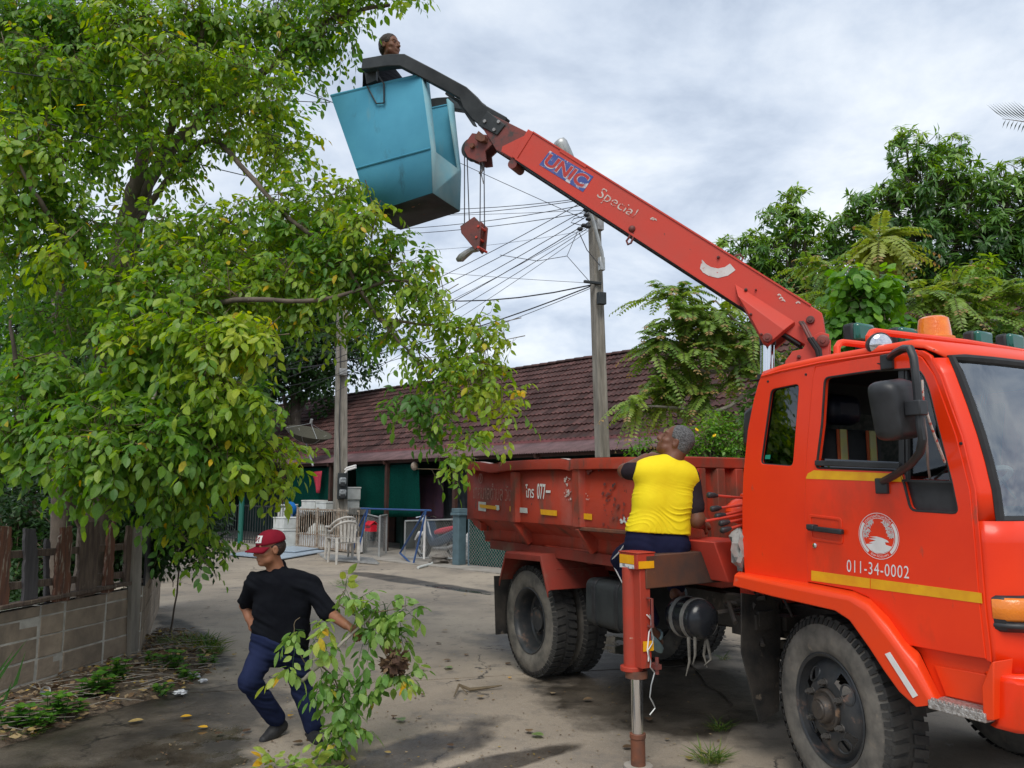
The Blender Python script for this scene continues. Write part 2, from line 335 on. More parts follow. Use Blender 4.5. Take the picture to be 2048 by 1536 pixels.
# ------------------------------------------------------------------ ground
def ground_material():
    m = bpy.data.materials.new('old_wet_concrete'); m.use_nodes = True; nt = m.node_tree; N = nt.nodes; Lk = nt.links; b = N['Principled BSDF']
    tc = N.new('ShaderNodeTexCoord')
    def ns(sc, det=8, rg=.6):
        n = N.new('ShaderNodeTexNoise'); n.inputs['Scale'].default_value = sc; n.inputs['Detail'].default_value = det; n.inputs['Roughness'].default_value = rg; Lk.new(tc.outputs['Object'], n.inputs['Vector']); return n.outputs[0]
    def mr(src, a, c, o0=0., o1=1.):
        q = N.new('ShaderNodeMapRange'); q.inputs[1].default_value = a; q.inputs[2].default_value = c; q.inputs[3].default_value = o0; q.inputs[4].default_value = o1; Lk.new(src, q.inputs[0]); return q.outputs[0]
    def mth(op, a, c):
        q = N.new('ShaderNodeMath'); q.operation = op
        for i, s in ((0, a), (1, c)):
            if isinstance(s, (int, float)): q.inputs[i].default_value = s
            else: Lk.new(s, q.inputs[i])
        return q.outputs[0]
    def mixc(f, a, c):
        q = N.new('ShaderNodeMixRGB'); Lk.new(f, q.inputs[0])
        for i, s in ((1, a), (2, c)):
            if isinstance(s, tuple): q.inputs[i].default_value = (*s, 1)
            else: Lk.new(s, q.inputs[i])
        return q.outputs[0]
    warp = mth('MULTIPLY', mth('SUBTRACT', ns(1.6, 6), .5), 1.5)
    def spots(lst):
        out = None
        for (p, q, w) in lst:                     # a patch lies along p..q, w wide
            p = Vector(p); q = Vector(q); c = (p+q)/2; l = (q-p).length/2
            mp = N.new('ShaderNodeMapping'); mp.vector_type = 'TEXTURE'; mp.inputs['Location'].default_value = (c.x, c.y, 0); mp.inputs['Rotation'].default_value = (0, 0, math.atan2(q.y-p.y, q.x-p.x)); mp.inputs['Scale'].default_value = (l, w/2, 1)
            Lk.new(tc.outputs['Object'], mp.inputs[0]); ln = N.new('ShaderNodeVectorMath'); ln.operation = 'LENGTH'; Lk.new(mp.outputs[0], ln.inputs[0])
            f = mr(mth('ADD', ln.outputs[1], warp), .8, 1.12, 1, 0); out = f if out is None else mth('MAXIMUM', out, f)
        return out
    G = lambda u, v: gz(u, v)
    damp_and_shade = spots([(G(-250, 1640), G(520, 1365), 1.75), (G(100, 1600), G(420, 1440), 1.2), (G(560, 1600), G(1000, 1440), .5), (G(1250, 1315), G(1425, 1480), 2.1), (G(1250, 1400), G(1450, 1400), .9), (G(1000, 1260), G(1500, 1330), 2.2),  # patches under the truck and outrigger paint shade as well as wet
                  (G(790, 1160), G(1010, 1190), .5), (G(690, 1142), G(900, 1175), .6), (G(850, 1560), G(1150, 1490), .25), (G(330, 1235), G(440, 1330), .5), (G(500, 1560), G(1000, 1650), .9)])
    pool = spots([(G(100, 1600), G(500, 1465), .95), (G(820, 1166), G(1000, 1192), .22), (G(1190, 1270), G(1290, 1310), .7), (G(-200, 1640), G(200, 1520), .5)])
    col = mixc(mr(ns(.55, 5), .38, .62), (.36, .302, .232), (.245, .205, .160))
    col = mixc(mr(ns(4, 9, .7), .55, .72), col, (.16, .14, .118))
    col = mixc(mr(ns(7, 9, .75), .62, .72), col, (.40, .365, .32))
    col = mixc(mr(ns(90, 3), .64, .72), col, (.43, .40, .36)); col = mixc(mr(ns(140, 3), .60, .70), col, (.13, .115, .10)); col = mixc(mr(ns(1.1, 9, .75), .56, .66), col, (.19, .168, .142))
    vo = N.new('ShaderNodeTexVoronoi'); vo.feature = 'DISTANCE_TO_EDGE'; vo.inputs['Scale'].default_value = .33
    wv = N.new('ShaderNodeVectorMath'); wv.operation = 'ADD'; nv = N.new('ShaderNodeTexNoise'); nv.inputs['Scale'].default_value = 1.3; nv.inputs['Detail'].default_value = 8; nv.inputs['Roughness'].default_value = .65; Lk.new(tc.outputs['Object'], nv.inputs['Vector'])
    Lk.new(tc.outputs['Object'], wv.inputs[0]); Lk.new(nv.outputs['Color'], wv.inputs[1]); Lk.new(wv.outputs[0], vo.inputs['Vector'])
    col = mixc(mth('MULTIPLY', mr(vo.outputs['Distance'], .002, .006, 1, 0), mr(ns(.9, 3), .45, .55)), col, (.06, .052, .045))
    wet = mth('MAXIMUM', damp_and_shade, pool)  # also carries the shade painted under the truck
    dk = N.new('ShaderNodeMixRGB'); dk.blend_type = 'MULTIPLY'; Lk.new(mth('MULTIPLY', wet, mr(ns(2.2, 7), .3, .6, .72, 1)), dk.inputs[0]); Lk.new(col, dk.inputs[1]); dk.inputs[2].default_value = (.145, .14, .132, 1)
    Lk.new(dk.outputs[0], b.inputs['Base Color'])
    rg = mth('SUBTRACT', mr(ns(9), .3, .7, .82, .95), mth('MULTIPLY', wet, .42)); rg = mth('SUBTRACT', rg, mth('MULTIPLY', mth('MULTIPLY', pool, mr(ns(3, 5), .40, .52)), .45))
    Lk.new(mth('MAXIMUM', rg, .04), b.inputs['Roughness'])
    bp = N.new('ShaderNodeBump'); bp.inputs['Distance'].default_value = .012; Lk.new(mth('ADD', ns(35, 6), mth('MULTIPLY', ns(6, 5), 1.5)), bp.inputs['Height'])
    Lk.new(mth('SUBTRACT', .5, mth('MULTIPLY', pool, .49)), bp.inputs['Strength']); Lk.new(bp.outputs[0], b.inputs['Normal'])
    return m
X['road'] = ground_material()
X['earth'] = mat('bare_earth', (.13, .095, .065), (.08, .06, .042), 4, .95, bump=.6, bscale=20, chips=[((.22, .17, .12), 12, .6, .1, None), ((.05, .07, .02), 2, .6, .2, None)])
def sheet(name, pts, z, m, depth=.06, div=0):
    mb = MB(); mb.prism([Vector((p[0], p[1], z)) for p in pts], (0, 0, -depth)); return mb.build(name, m, kind='structure', smooth=0)
sheet('ground', [(-600, -60), (600, -60), (600, 1500), (-600, 1500)], -.05, X['earth'], .5)
# two poured slabs of the lane meeting at an open joint, and a slightly higher old apron on the right with a broken edge
ja, jb = gz(-400, 1428), gz(1330, 1333); jd = (jb - ja).normalized(); jn = Vector((-jd.y, jd.x, 0))
seam = [gz(*p) for p in [(1335, 1262), (1342, 1290), (1356, 1314), (1372, 1324), (1390, 1338), (1402, 1352), (1414, 1371), (1436, 1382), (1452, 1395), (1467, 1412), (1458, 1430), (1467, 1454), (1455, 1476), (1449, 1496), (1436, 1536), (1425, 1640)]]
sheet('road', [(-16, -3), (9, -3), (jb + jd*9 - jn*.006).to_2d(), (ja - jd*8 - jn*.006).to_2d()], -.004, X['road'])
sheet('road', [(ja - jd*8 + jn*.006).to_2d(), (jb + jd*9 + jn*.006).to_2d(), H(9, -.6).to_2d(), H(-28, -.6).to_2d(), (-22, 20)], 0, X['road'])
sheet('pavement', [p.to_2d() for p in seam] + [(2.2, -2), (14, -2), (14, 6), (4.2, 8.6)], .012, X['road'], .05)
sheet('pavement', [H(-26, -.62).to_2d(), H(9, -.62).to_2d(), H(9, 5).to_2d(), H(-26, 5).to_2d()], .03, X['concrete'], .1)

# ------------------------------------------------------------------ the row of houses with a tiled roof
X['tile'] = mat('red_brown_roof_tile', (.095, .042, .037), (.052, .030, .028), 5, .8, spec=.25, bump=.25, tint=.42, chips=[((.045, .04, .035), 9, .6, .12, None)])
X['awning'] = mat('faded_maroon_corrugated_sheet', (.165, .092, .092), (.09, .052, .052), 3, .6, chips=[((.07, .05, .045), 7, .6, .1, None)])
X['fascia'] = mat('pink_fascia', (.26, .09, .095), (.18, .07, .07), 3, .6)
X['housewall'] = mat('dark_green_wall', (.018, .06, .052), (.012, .035, .03), 3, .85)
X['housedark'] = mat('brown_timber', (.07, .03, .022), (.04, .022, .018), 5, .8)
house = empty('row_house', H(0, 2), 'long single storey row house with a brown tiled roof and a corrugated awning', 'house')
A0, A1 = -27.0, 9.0
mb = MB(); mb.box((0, 0, 0), (1, 1, 1)); mb.v = [H(A0 + p.x*(A1-A0), 3.4 + p.y*.15, .03 + p.z*2.95) for p in mb.v]; mb.build('wall', X['housewall'], house)
mb = MB(); mb.box((0, 0, 0), (1, 1, 1)); mb.v = [H(A0 + p.x*(A1-A0), 8.4 + p.y*.15, .03 + p.z*3.3) for p in mb.v]; mb.build('wall', X['housewall'], house)
for a in (A0 + .1, -19.5, -12.4, -6.1, -.4, 4.6, A1 - .1):
    mb = MB(); mb.prism([H(a, 1.9, .03), H(a, 8.4, .03), H(a, 8.4, 3.6), H(a, 6, 5.3), H(a, 1.9, 2.78)], HA*.12); mb.build('party_wall', X['housewall'], house)
EB, EZ, RB, RZ = 1.9, 2.86, 6.0, 5.60
sl = HB*(RB-EB) + Vector((0, 0, RZ-EZ)); SLN = sl.length; sl.normalize(); rn = HA.cross(sl); rn = rn if rn.z > 0 else -rn
mb = MB(); mb.prism([H(A0, EB, EZ-.05), H(A0, RB, RZ-.05), H(A0, RB+3, RZ-2.05), H(A0, RB+3, RZ-2.15), H(A0, RB, RZ-.15), H(A0, EB, EZ-.15)], HA*(A1-A0)); mb.build('roof', X['housedark'], house)
roof = [c for c in house.children if c.name.startswith('roof')][0]
def tile_geo():
    n = 9; W_ = .312; rows = []
    for (y, z) in ((0, .0), (0, .058), (.40, .012)):
        rows.append([Vector((W_*(k/(n-1)-.5), y, z + .017*math.cos(4*PI*k/(n-1)))) for k in range(n)])
    m_ = MB(); m_.grid(rows); return m_
tg = tile_geo()
tme = bpy.data.meshes.new('roof_tile'); tme.from_pydata(tg.v, [], tg.f); tme.materials.append(X['tile']); finish(tme, 50)
TB = Matrix((HA, sl, rn)).transposed().to_4x4()
courses = 14; gauge = SLN/courses; tiles = []
ncol = int((A1-A0)/.3)
for i in range(courses):
    for j in range(ncol):
        p = H(A0 + .15 + j*.3, EB, EZ) + sl*(i*gauge - .03) + rn*(.004 + random.uniform(-.003, .006)) + HA*random.uniform(-.006, .006)
        tiles.append((p, Matrix.Rotation(random.uniform(-.012, .012), 4, 'Z')))
def inview(p):
    d = p - EYE; y = d.y*math.cos(TH) + d.z*math.sin(TH); z = -d.y*math.sin(TH) + d.z*math.cos(TH)
    return (1024 + FPX*d.x/y, 768 - FPX*z/y)
def tile_key(q):
    u, v = inview(q[0]); return (q[0]-EYE).length + (0 if 1000 < u < 1480 and not (1190 < u < 1225) else 50)
tiles.sort(key=tile_key); I4 = BASE[house.name]
for (p, r_) in tiles[:300]:
    o = bpy.data.objects.new('roof_tile', tme); COL.objects.link(o); o.parent = roof; o.matrix_local = I4 @ Matrix.Translation(p) @ TB @ r_
def baked(name, base_v, base_f, mats4, m, parent, tints=None, kind='stuff', smooth=50):
    """many small copies joined into one mesh, with a per-copy 'tint'"""
    V = np.array([tuple(q) for q in base_v]); A = np.array([np.array(q) for q in mats4]); n = len(A)
    vv = np.einsum('nij,vj->nvi', A[:, :3, :3], V) + A[:, None, :3, 3]
    if tints is None: tints = RNG.random(n)
    return fastmesh(name, vv.reshape(-1, 3), base_f, n, len(V), m, parent, np.repeat(tints, len(V)), kind, smooth)
def fastmesh(name, verts, base_f, n, nv, m, parent, tint=None, kind='stuff', smooth=0, collect=None):
    me = bpy.data.meshes.new(name); lens = np.array([len(f) for f in base_f]); flat = np.concatenate([np.array(f) for f in base_f])
    loops = (flat[None, :] + (np.arange(n)*nv)[:, None]).reshape(-1); tot = np.tile(lens, n); st = np.concatenate([[0], np.cumsum(tot)[:-1]])
    if parent is not None and (parent.name in BASE or (parent.parent and parent.parent.name in BASE)):
        I = np.array(BASE[parent.name] if parent.name in BASE else BASE[parent.parent.name]); verts = verts @ I[:3, :3].T + I[:3, 3]
    me.vertices.add(len(verts)); me.vertices.foreach_set('co', verts.astype(np.float32).ravel())
    me.loops.add(len(loops)); me.loops.foreach_set('vertex_index', loops.astype(np.int32))
    me.polygons.add(len(tot)); me.polygons.foreach_set('loop_start', st.astype(np.int32)); me.polygons.foreach_set('loop_total', tot.astype(np.int32))
    me.materials.append(m); me.update(calc_edges=True); me.validate()
    if tint is not None:
        a = me.attributes.new('tint', 'FLOAT', 'POINT'); a.data.foreach_set('value', np.asarray(tint, np.float32))
    if smooth: me.polygons.foreach_set('use_smooth', [True]*len(me.polygons)); me.set_sharp_from_angle(angle=R(smooth))
    o = bpy.data.objects.new(name, me); COL.objects.link(o); o.parent = parent
    if kind: o['kind'] = kind
    return o
baked('roof_tiles', tg.v, tg.f, [Matrix.Translation(p) @ TB @ r_ for p, r_ in tiles[300:]], X['tile'], roof)
for j in range(int((A1-A0)/.36)):                                        # ridge caps
    mb = MB(); rows = []
    for (t, r0) in ((0, .125), (.40, .105)):
        rows.append([H(A0 + j*.36 + t, RB - math.sin(q)*r0*1.1, RZ - .02 + math.cos(q)*r0) for q in [(-1.35 + 2.7*k/6) for k in range(7)]])
    mb.grid(rows)
    if j == 0: cap0 = mb.build('ridge_cap', X['tile'], roof, smooth=60, solid=.015)
    else:
        o = cap0.copy(); COL.objects.link(o); o.parent = roof; o.location = HA*(j*.36)
mb = MB(); rows = [[], []]                                                # corrugated awning
aa = np.arange(-26.5, 7.6, .0125)
for a in aa:
    w = .011*math.sin(2*PI*a/.075)
    rows[0].append(H(a, .97, 2.53 + w)); rows[1].append(H(a, 2.2, 2.96 + w))
mb.grid(rows); mb.build('corrugated_awning', X['awning'], house, solid=.003)
mb = MB(); mb.bar(H(A0, 1.86, 2.875), H(A1, 1.86, 2.875), .035, .07); mb.build('fascia', X['fascia'], house)
for a in np.arange(-26, 7.5, 2.9):
    mb = MB(); mb.bar(H(a, 1.12, .03), H(a, 1.12, 2.51), .1, .1, up=HA); mb.build('post', X['housedark'], house)
    mb = MB(); mb.bar(H(a, .98, 2.46), H(a, 3.4, 3.2), .05, .09); mb.build('rafter', X['housedark'], house)
mb = MB(); mb.bar(H(-26.5, 1.12, 2.49), H(7.6, 1.12, 2.49), .05, .08); mb.build('beam', X['housedark'], house)
for a in (-15, -9.2, -3.1, 1.6):
    d = MB(); d.box((0, 0, 0), (1, 1, 1)); d.v = [H(a + p.x*.9, 3.33 + p.y*.06, .04 + p.z*2.0) for p in d.v]; dd = d.build('door', X['housedark'], house)
    w_ = MB(); w_.box((0, 0, 0), (1, 1, 1)); w_.v = [H(a + 1.3 + p.x*1.2, 3.32 + p.y*.06, .95 + p.z*1.1) for p in w_.v]; ww = w_.build('window', X['plastic'], house)

# ------------------------------------------------------------------ yard furniture along the front of the house
def cloth(name, quad, m, label, cat, n=(18, 10), amp=.05, waves=5, group=None, parent=None):
    tl, tr, br, bl = quad; rows = []; nrm = (tr-tl).cross(bl-tl).normalized()
    for i in range(n[1]+1):
        t = i/n[1]; rows.append([tl.lerp(tr, s).lerp(bl.lerp(br, s), t) + nrm*(amp*(.4+.6*t)*math.sin(waves*2*PI*s + 1.3*t) + amp*.5*noise.noise(Vector((s*6, t*4, waves)))) for s in [k/n[0] for k in range(n[0]+1)]])
    mb = MB(); mb.grid(rows); o = mb.build(name, m, parent, solid=.004, smooth=80)
    if label: tag(o, label, cat, group)
    return o
X['net'] = leafmat('green_shade_net', [(0, (.004, .075, .058)), (1, (.004, .075, .058))], .8, .45, .1)
X['purple'] = mat('dark_purple_blanket', (.075, .032, .05), (.05, .024, .05), 4, .9)
X['greysheet'] = mat('blue_grey_curtain', (.06, .075, .085), (.04, .05, .06), 5, .7)
X['redcloth'] = mat('red_cloth', (.45, .03, .06), (.35, .03, .05), 6, .8)
X['polka'] = mat('white_printed_sheet', (.62, .63, .62), (.22, .24, .26), 34, .7, lo=.5, hi=.56)
Q = lambda b, *ps: [HP(u, v, b) for (u, v) in ps]
cloth('shade_net', Q(1.25, (560, 938), (672, 934), (672, 1030), (560, 1030)), X['net'], 'dark green shade net hanging behind the grey power pole and its meters', 'shade net', waves=4)
cloth('shade_net', Q(1.2, (711, 934), (838, 927), (838, 1034), (714, 1034)), X['net'], 'bright green shade net hanging between the power pole and the purple blanket', 'shade net', waves=3)
cloth('blanket', Q(1.9, (812, 951), (888, 948), (884, 1040), (812, 1043)), X['purple'], 'dark purple blanket hung up to dry under the awning', 'blanket', waves=3)
cloth('curtain', Q(2.3, (872, 940), (944, 936), (944, 1040), (884, 1040)), X['greysheet'], 'blue grey pleated curtain under the awning beside the dump body', 'curtain', waves=8, amp=.07)
cloth('hanging_cloth', Q(1.05, (624, 944), (644, 942), (638, 986), (633, 986)), X['redcloth'], 'small red cloth hanging from the awning left of the power pole', 'cloth', n=(8, 6), waves=2, amp=.03)
# satellite dish
X['mesh'] = mat('olive_grey_mesh', (.085, .082, .06), (.055, .053, .042), 40, .8, spec=.1)
dish = empty('satellite_dish', HP(626, 930, .9), 'large olive grey mesh satellite dish above the awning', 'satellite dish')
dc = HP(616, 872, .9); dax = Vector((.25, -.25, .93)).normalized()
mb = MB(); mb.lathe([(.02, -.22)] + [(r_, -.22 + .34*(r_/.72)**2) for r_ in (.2, .36, .5, .62, .72)] + [(.735, .13)], dc, dax, 28); mb.build('reflector', X['mesh'], dish, solid=.008, smooth=60)
for k in range(8):
    a_ = 2*PI*k/8; x_ = dax.orthogonal().normalized(); y_ = dax.cross(x_); dr = x_*math.cos(a_) + y_*math.sin(a_)
    mb = MB(); mb.tube([dc + dr*r_ + dax*(-.23 + .34*(r_/.72)**2) for r_ in (.05, .3, .5, .72)], .009, 5); mb.build('rib', X['galv'], dish)
mb = MB(); mb.tube([dc - dax*.22, dc - Vector((0, 0, .38)), HP(626, 932, .9)], .03, 8); mb.build('mast', X['galv'], dish)
mb = MB(); fp = dc + dax*.42
mb.tube([fp, fp + dax*.14], .045, 10); mb.build('feed_horn', X['galv'], dish)
for k in range(3):
    a_ = 2*PI*k/3 + .4; x_ = dax.orthogonal().normalized(); y_ = dax.cross(x_)
    mb = MB(); mb.tube([fp, dc + (x_*math.cos(a_)+y_*math.sin(a_))*.70 + dax*.11], .007, 5); mb.build('strut', X['galv'], dish)
# gates and mesh panels
def chain(mb, c0, cx, cy, step=.085, r=.0019, m=0):
    W_ = cx.length; Hh = cy.length; ux = cx/W_; uy = cy/Hh; k = -Hh
    nrm = ux.cross(uy)
    while k < W_:
        for sg in (1, -1):
            t0 = max(0, -k); t1 = min(Hh, W_-k)
            if t1 > t0:
                p = c0 + ux*(k+t0) + uy*(t0 if sg > 0 else Hh-t0); q = c0 + ux*(k+t1) + uy*(t1 if sg > 0 else Hh-t1)
                mb.tube([p + nrm*.003*sg, q + nrm*.003*sg], r, 3, m, cap=False)
        k += step
def mesh_gate(name, bl, br, tr, tl, m, label, cat, r=.02):
    o = empty(name, bl, label, cat)
    for (p, q) in ((bl, br), (br, tr), (tr, tl), (tl, bl)):
        mb = MB(); mb.tube([p, q], r, 8); mb.build('frame_tube', m, o)
    mb = MB(); chain(mb, bl, br-bl, tl-bl); c = mb.build('chain_mesh', X['galv'], o, smooth=0); return o
X['tealmetal'] = mat('blue_grey_painted_metal', (.10, .16, .19), (.075, .12, .14), 6, .5, chips=[((.2, .12, .08), 12, .7, .05, None)])
hz = Vector((0, 0, 1))
def up_gate(u0, v0, u1, v1, vt, b, *a, **k):
    p, q = HP(u0, v0, b), HP(u1, v1, b); h_ = HP(u0, vt, b).z - p.z; return mesh_gate(a[0], p, q, q + hz*h_, p + hz*h_, *a[1:], **k)
g1 = up_gate(809, 1115, 907, 1117, 1042, -.05, 'mesh_gate', X['galv'], 'galvanised chain link gate in front of the parked motorbike', 'gate')
mb = MB(); mb.tube([HP(848, 1118, -.1), HP(850, 1030, -.1)], .028, 8); mb.build('post', X['white'], g1)
p, q = HP(758, 1119, -.1), HP(772, 1112, .7)
g2 = mesh_gate('mesh_gate', p, q, q + hz*1.08, p + hz*1.08, X['galv'], 'open chain link gate leaf right of the red letter box', 'gate', .028)
p, q = HP(727, 1107, .25), HP(758, 1119, -.1)
g4 = mesh_gate('mesh_gate', p, q, q + hz*1.05, p + hz*1.05, X['galv'], 'narrow chain link panel carrying the red letter box', 'gate', .02)
g3 = up_gate(937, 1132, 1040, 1145, 1030, -.02, 'mesh_gate', X['tealmetal'], 'blue grey chain link gate with a green net behind it beside the dump body', 'gate')
cloth('net', Q(.12, (937, 1035), (1042, 1035), (1042, 1143), (937, 1130)), X['net'], None, None, amp=.01, parent=g3)
gp = empty('gate_post', HP(918, 1132, -.05), 'blue grey square gate post with a stepped cap', 'post')
mb = MB(); b_ = HP(918, 1135, -.05); b_.z = .03; mb.box((-.11, -.11, 0), (.11, .11, 1.1), M=Matrix.Translation(b_) @ Matrix.Rotation(R(45), 4, 'Z')); mb.build('shaft', X['tealmetal'], gp, bevel=.01)
mb = MB(); mb.box((-.15, -.15, 1.1), (.15, .15, 1.16), M=Matrix.Translation(b_) @ Matrix.Rotation(R(45), 4, 'Z')); mb.box((-.13, -.13, 1.16), (.13, .13, 1.26), M=Matrix.Translation(b_) @ Matrix.Rotation(R(45), 4, 'Z')); mb.build('cap', X['tealmetal'], gp, bevel=.01)
X['mossy'] = mat('mossy_concrete', (.16, .155, .14), (.07, .068, .06), 6, .95, bump=.6, bscale=18)
sp = empty('pillar', HP(717, 1108, .2), 'stubby dark mossy concrete pillar left of the red letter box', 'pillar')
b_ = HP(717, 1110, .2); b_.z = .03
mb = MB(); mb.box((-.17, -.17, 0), (.17, .17, 1.0), M=Matrix.Translation(b_) @ Matrix.Rotation(R(45), 4, 'Z')); mb.build('shaft', X['mossy'], sp, bevel=.02)
mb = MB(); mb.box((-.22, -.22, 1.0), (.22, .22, 1.2), M=Matrix.Translation(b_) @ Matrix.Rotation(R(45), 4, 'Z')); mb.build('cap', X['mossy'], sp, bevel=.03)
# rusty grille gate
X['grille'] = mat('rust_streaked_white_iron', (.38, .33, .27), (.17, .11, .07), 9, .7, bump=.2)
gg = empty('grille_gate', HP(594, 1100, 0), 'rusty white iron grille gate with upright bars behind the power pole', 'gate')
pl, pr = HP(593, 1099, 0), HP(716, 1112, 0); gw = pr - pl; gw.z = 0; pl.z = .05; GH = 1.1
for z_, t_ in ((GH, .05), (GH*.36, .03), (.04, .05)):
    mb = MB(); mb.bar(pl + hz*z_, pl + gw + hz*z_, .035, t_); mb.build('rail', X['grille'], gg)
for k in range(27):
    if k % 9 == 0: mb = MB(); mb.bar(pl + gw*(k/26), pl + gw*(k/26) + hz*(GH+.06), .06, .06); mb.build('post', X['grille'], gg)
    else: mb = MB(); mb.bar(pl + gw*(k/26) + hz*.04, pl + gw*(k/26) + hz*GH, .022, .022); mb.build('bar', X['grille'], gg)
mb = MB(); mb.prism([pl + HB*.06 + hz*.02, pl + gw + HB*.06 + hz*.02, pl + gw + HB*.06 + hz*.42, pl + HB*.06 + hz*.42], HB*.08); mb.build('panel', X['worncon'] if 'worncon' in X else X['white'], gg)
# foam boxes, basin, bags
X['foam'] = mat('dirty_white_foam', (.66, .68, .66), (.50, .52, .50), 4, .8, bump=.15)
X['bag'] = mat('crumpled_plastic_bag', (.62, .64, .68), (.38, .42, .48), 9, .35, bump=.6, bscale=14)
X['bluebasin'] = mat('blue_plastic', (.02, .17, .52), None, 5, .4)
def hbox(name, px, b, w, d, h, m, label, cat, z=None, lid=True, group=None, rot=45):
    p = HP(*px, b); z = .03 if z is None else z; o = empty(name, Vector((p.x, p.y, z)), label, cat, group)
    M = Matrix.Translation((p.x, p.y, z)) @ Matrix.Rotation(R(rot), 4, 'Z')
    mb = MB(); mb.box((-w/2, -d/2, 0), (w/2, d/2, h*(.86 if lid else 1)), M=M); mb.build('box_body', m, o, bevel=.015)
    if lid: mb = MB(); mb.box((-w/2-.012, -d/2-.012, h*.87), (w/2+.012, d/2+.012, h), M=M); mb.build('lid', m, o, bevel=.012)
    return o
hbox('foam_box', (570, 1100), -.15, .62, .5, .55, X['foam'], 'white foam box at the bottom of the stack left of the grille gate', 'box', rot=-45)
hbox('foam_box', (570, 1100), -.15, .62, .5, .33, X['foam'], 'white foam box on top of the stack left of the grille gate', 'box', z=.585, rot=-45)
for i, (u, w, h, z, lb) in enumerate([(572, .5, .4, .86, 'grey lidded crate behind the foam box stack'), (626, .75, .34, 1.06, 'wide pale foam box above the grille gate'), (652, .55, .3, 1.06, 'smaller white foam box close to the power pole'), (697, .34, .4, 1.05, 'cream plastic canister right of the power pole'), (700, .28, .36, 1.43, 'white jerrycan topmost right of the power pole')]):
    hbox('storage_box', (u, 1090), .75, w, .45, h, X['foam'], lb, 'box', z=z, rot=-45)
pb = HP(588, 1022, .8); mb = MB(); mb.lathe([(.02, 0), (.2, 0), (.27, .2), (.28, .2), (.28, .215), (.2, .02), (.02, .02)], pb + hz*.12, (-.5, -.4, -.3), 20); tag(mb.build('basin', X['bluebasin']), 'bright blue plastic basin lying on the piled boxes', 'basin')
def lump(name, c, r, m, label, cat, seed=0, amp=.35, squash=.7, group=None):
    mb = MB(); mb.ball((0, 0, 0), 1, n=18, k=12)
    mb.v = [Vector(c) + Vector((v.x*r, v.y*r, v.z*r*squash)) * (1 + amp*noise.noise(v*2.2 + Vector((seed, 0, 0))) + amp*.5*noise.noise(v*5 + Vector((0, seed, 0)))) for v in mb.v]
    return tag(mb.build(name, m, smooth=50), label, cat, group)
lump('plastic_bag', HP(608, 1022, .8), .2, X['bag'], 'crumpled white plastic bag beside the blue basin', 'bag', 3)
lump('plastic_bag', HP(640, 1024, .9), .24, X['bag'], 'large crumpled plastic bag on the wide foam box', 'bag', 8, squash=.5)
for k, (u0, u1, b0) in enumerate([(540, 600, .3), (615, 655, .35)]):
    lump('sack', HP((u0+u1)/2, 1075, b0+.35), .36, X['foam'], ['pale sack standing behind the left part of the grille gate', 'pale sack standing behind the grille gate near the pole'][k], 'sack', 5+k, .25, 1.1)
# letter box
X['redbox'] = mat('red_letter_box', (.62, .012, .03), None, 5, .4)
lbx = empty('letter_box', HP(742, 1062, -.12), 'small red letter box with a pitched roof on the chain link panel', 'letter box')
p_ = HP(742, 1063, -.12); LM = Matrix.Translation(p_) @ Matrix.Rotation(R(-45), 4, 'Z')
mb = MB(); mb.box((-.13, -.1, 0), (.13, .1, .17), M=LM); mb.build('body', X['redbox'], lbx, bevel=.005)
mb = MB(); mb.prism([LM @ Vector(q) for q in ((-.15, -.13, .16), (-.15, 0, .25), (-.15, .13, .16), (-.15, .13, .175), (-.15, 0, .27), (-.15, -.13, .175))], (LM.to_3x3() @ Vector((.3, 0, 0)))); mb.build('roof', X['redbox'], lbx)
mb = MB(); mb.box((-.09, -.104, .10), (.09, -.1, .125), M=LM); mb.build('slot', X['plastic'], lbx)
# blue folding rack
X['bluerack'] = mat('blue_painted_tube', (.02, .07, .24), (.03, .08, .2), 9, .45, chips=[((.25, .22, .2), 20, .7, .05, None)])
rk = empty('drying_rack', HP(825, 1131, -.5), 'blue tubular folding rack standing in front of the mesh gates', 'rack')
T_ = lambda u, v, b: HP(u, v, b)
for nm, pts in (('top_bar', [T_(722, 1017, -.3), T_(862, 1021, -.3)]), ('leg', [T_(851, 1021, -.3), T_(800, 1106, -.1)]), ('leg', [T_(852, 1022, -.3), T_(826, 1131, -.5)]), ('foot_bar', [T_(800, 1106, -.1), T_(826, 1131, -.5)]),
                ('leg', [T_(735, 1018, -.3), T_(712, 1064, -.2), T_(708, 1096, -.15)]), ('leg', [T_(736, 1018, -.3), T_(716, 1104, -.5)])):
    mb = MB(); mb.tube(pts, .022, 8); mb.build(nm, X['bluerack'], rk)
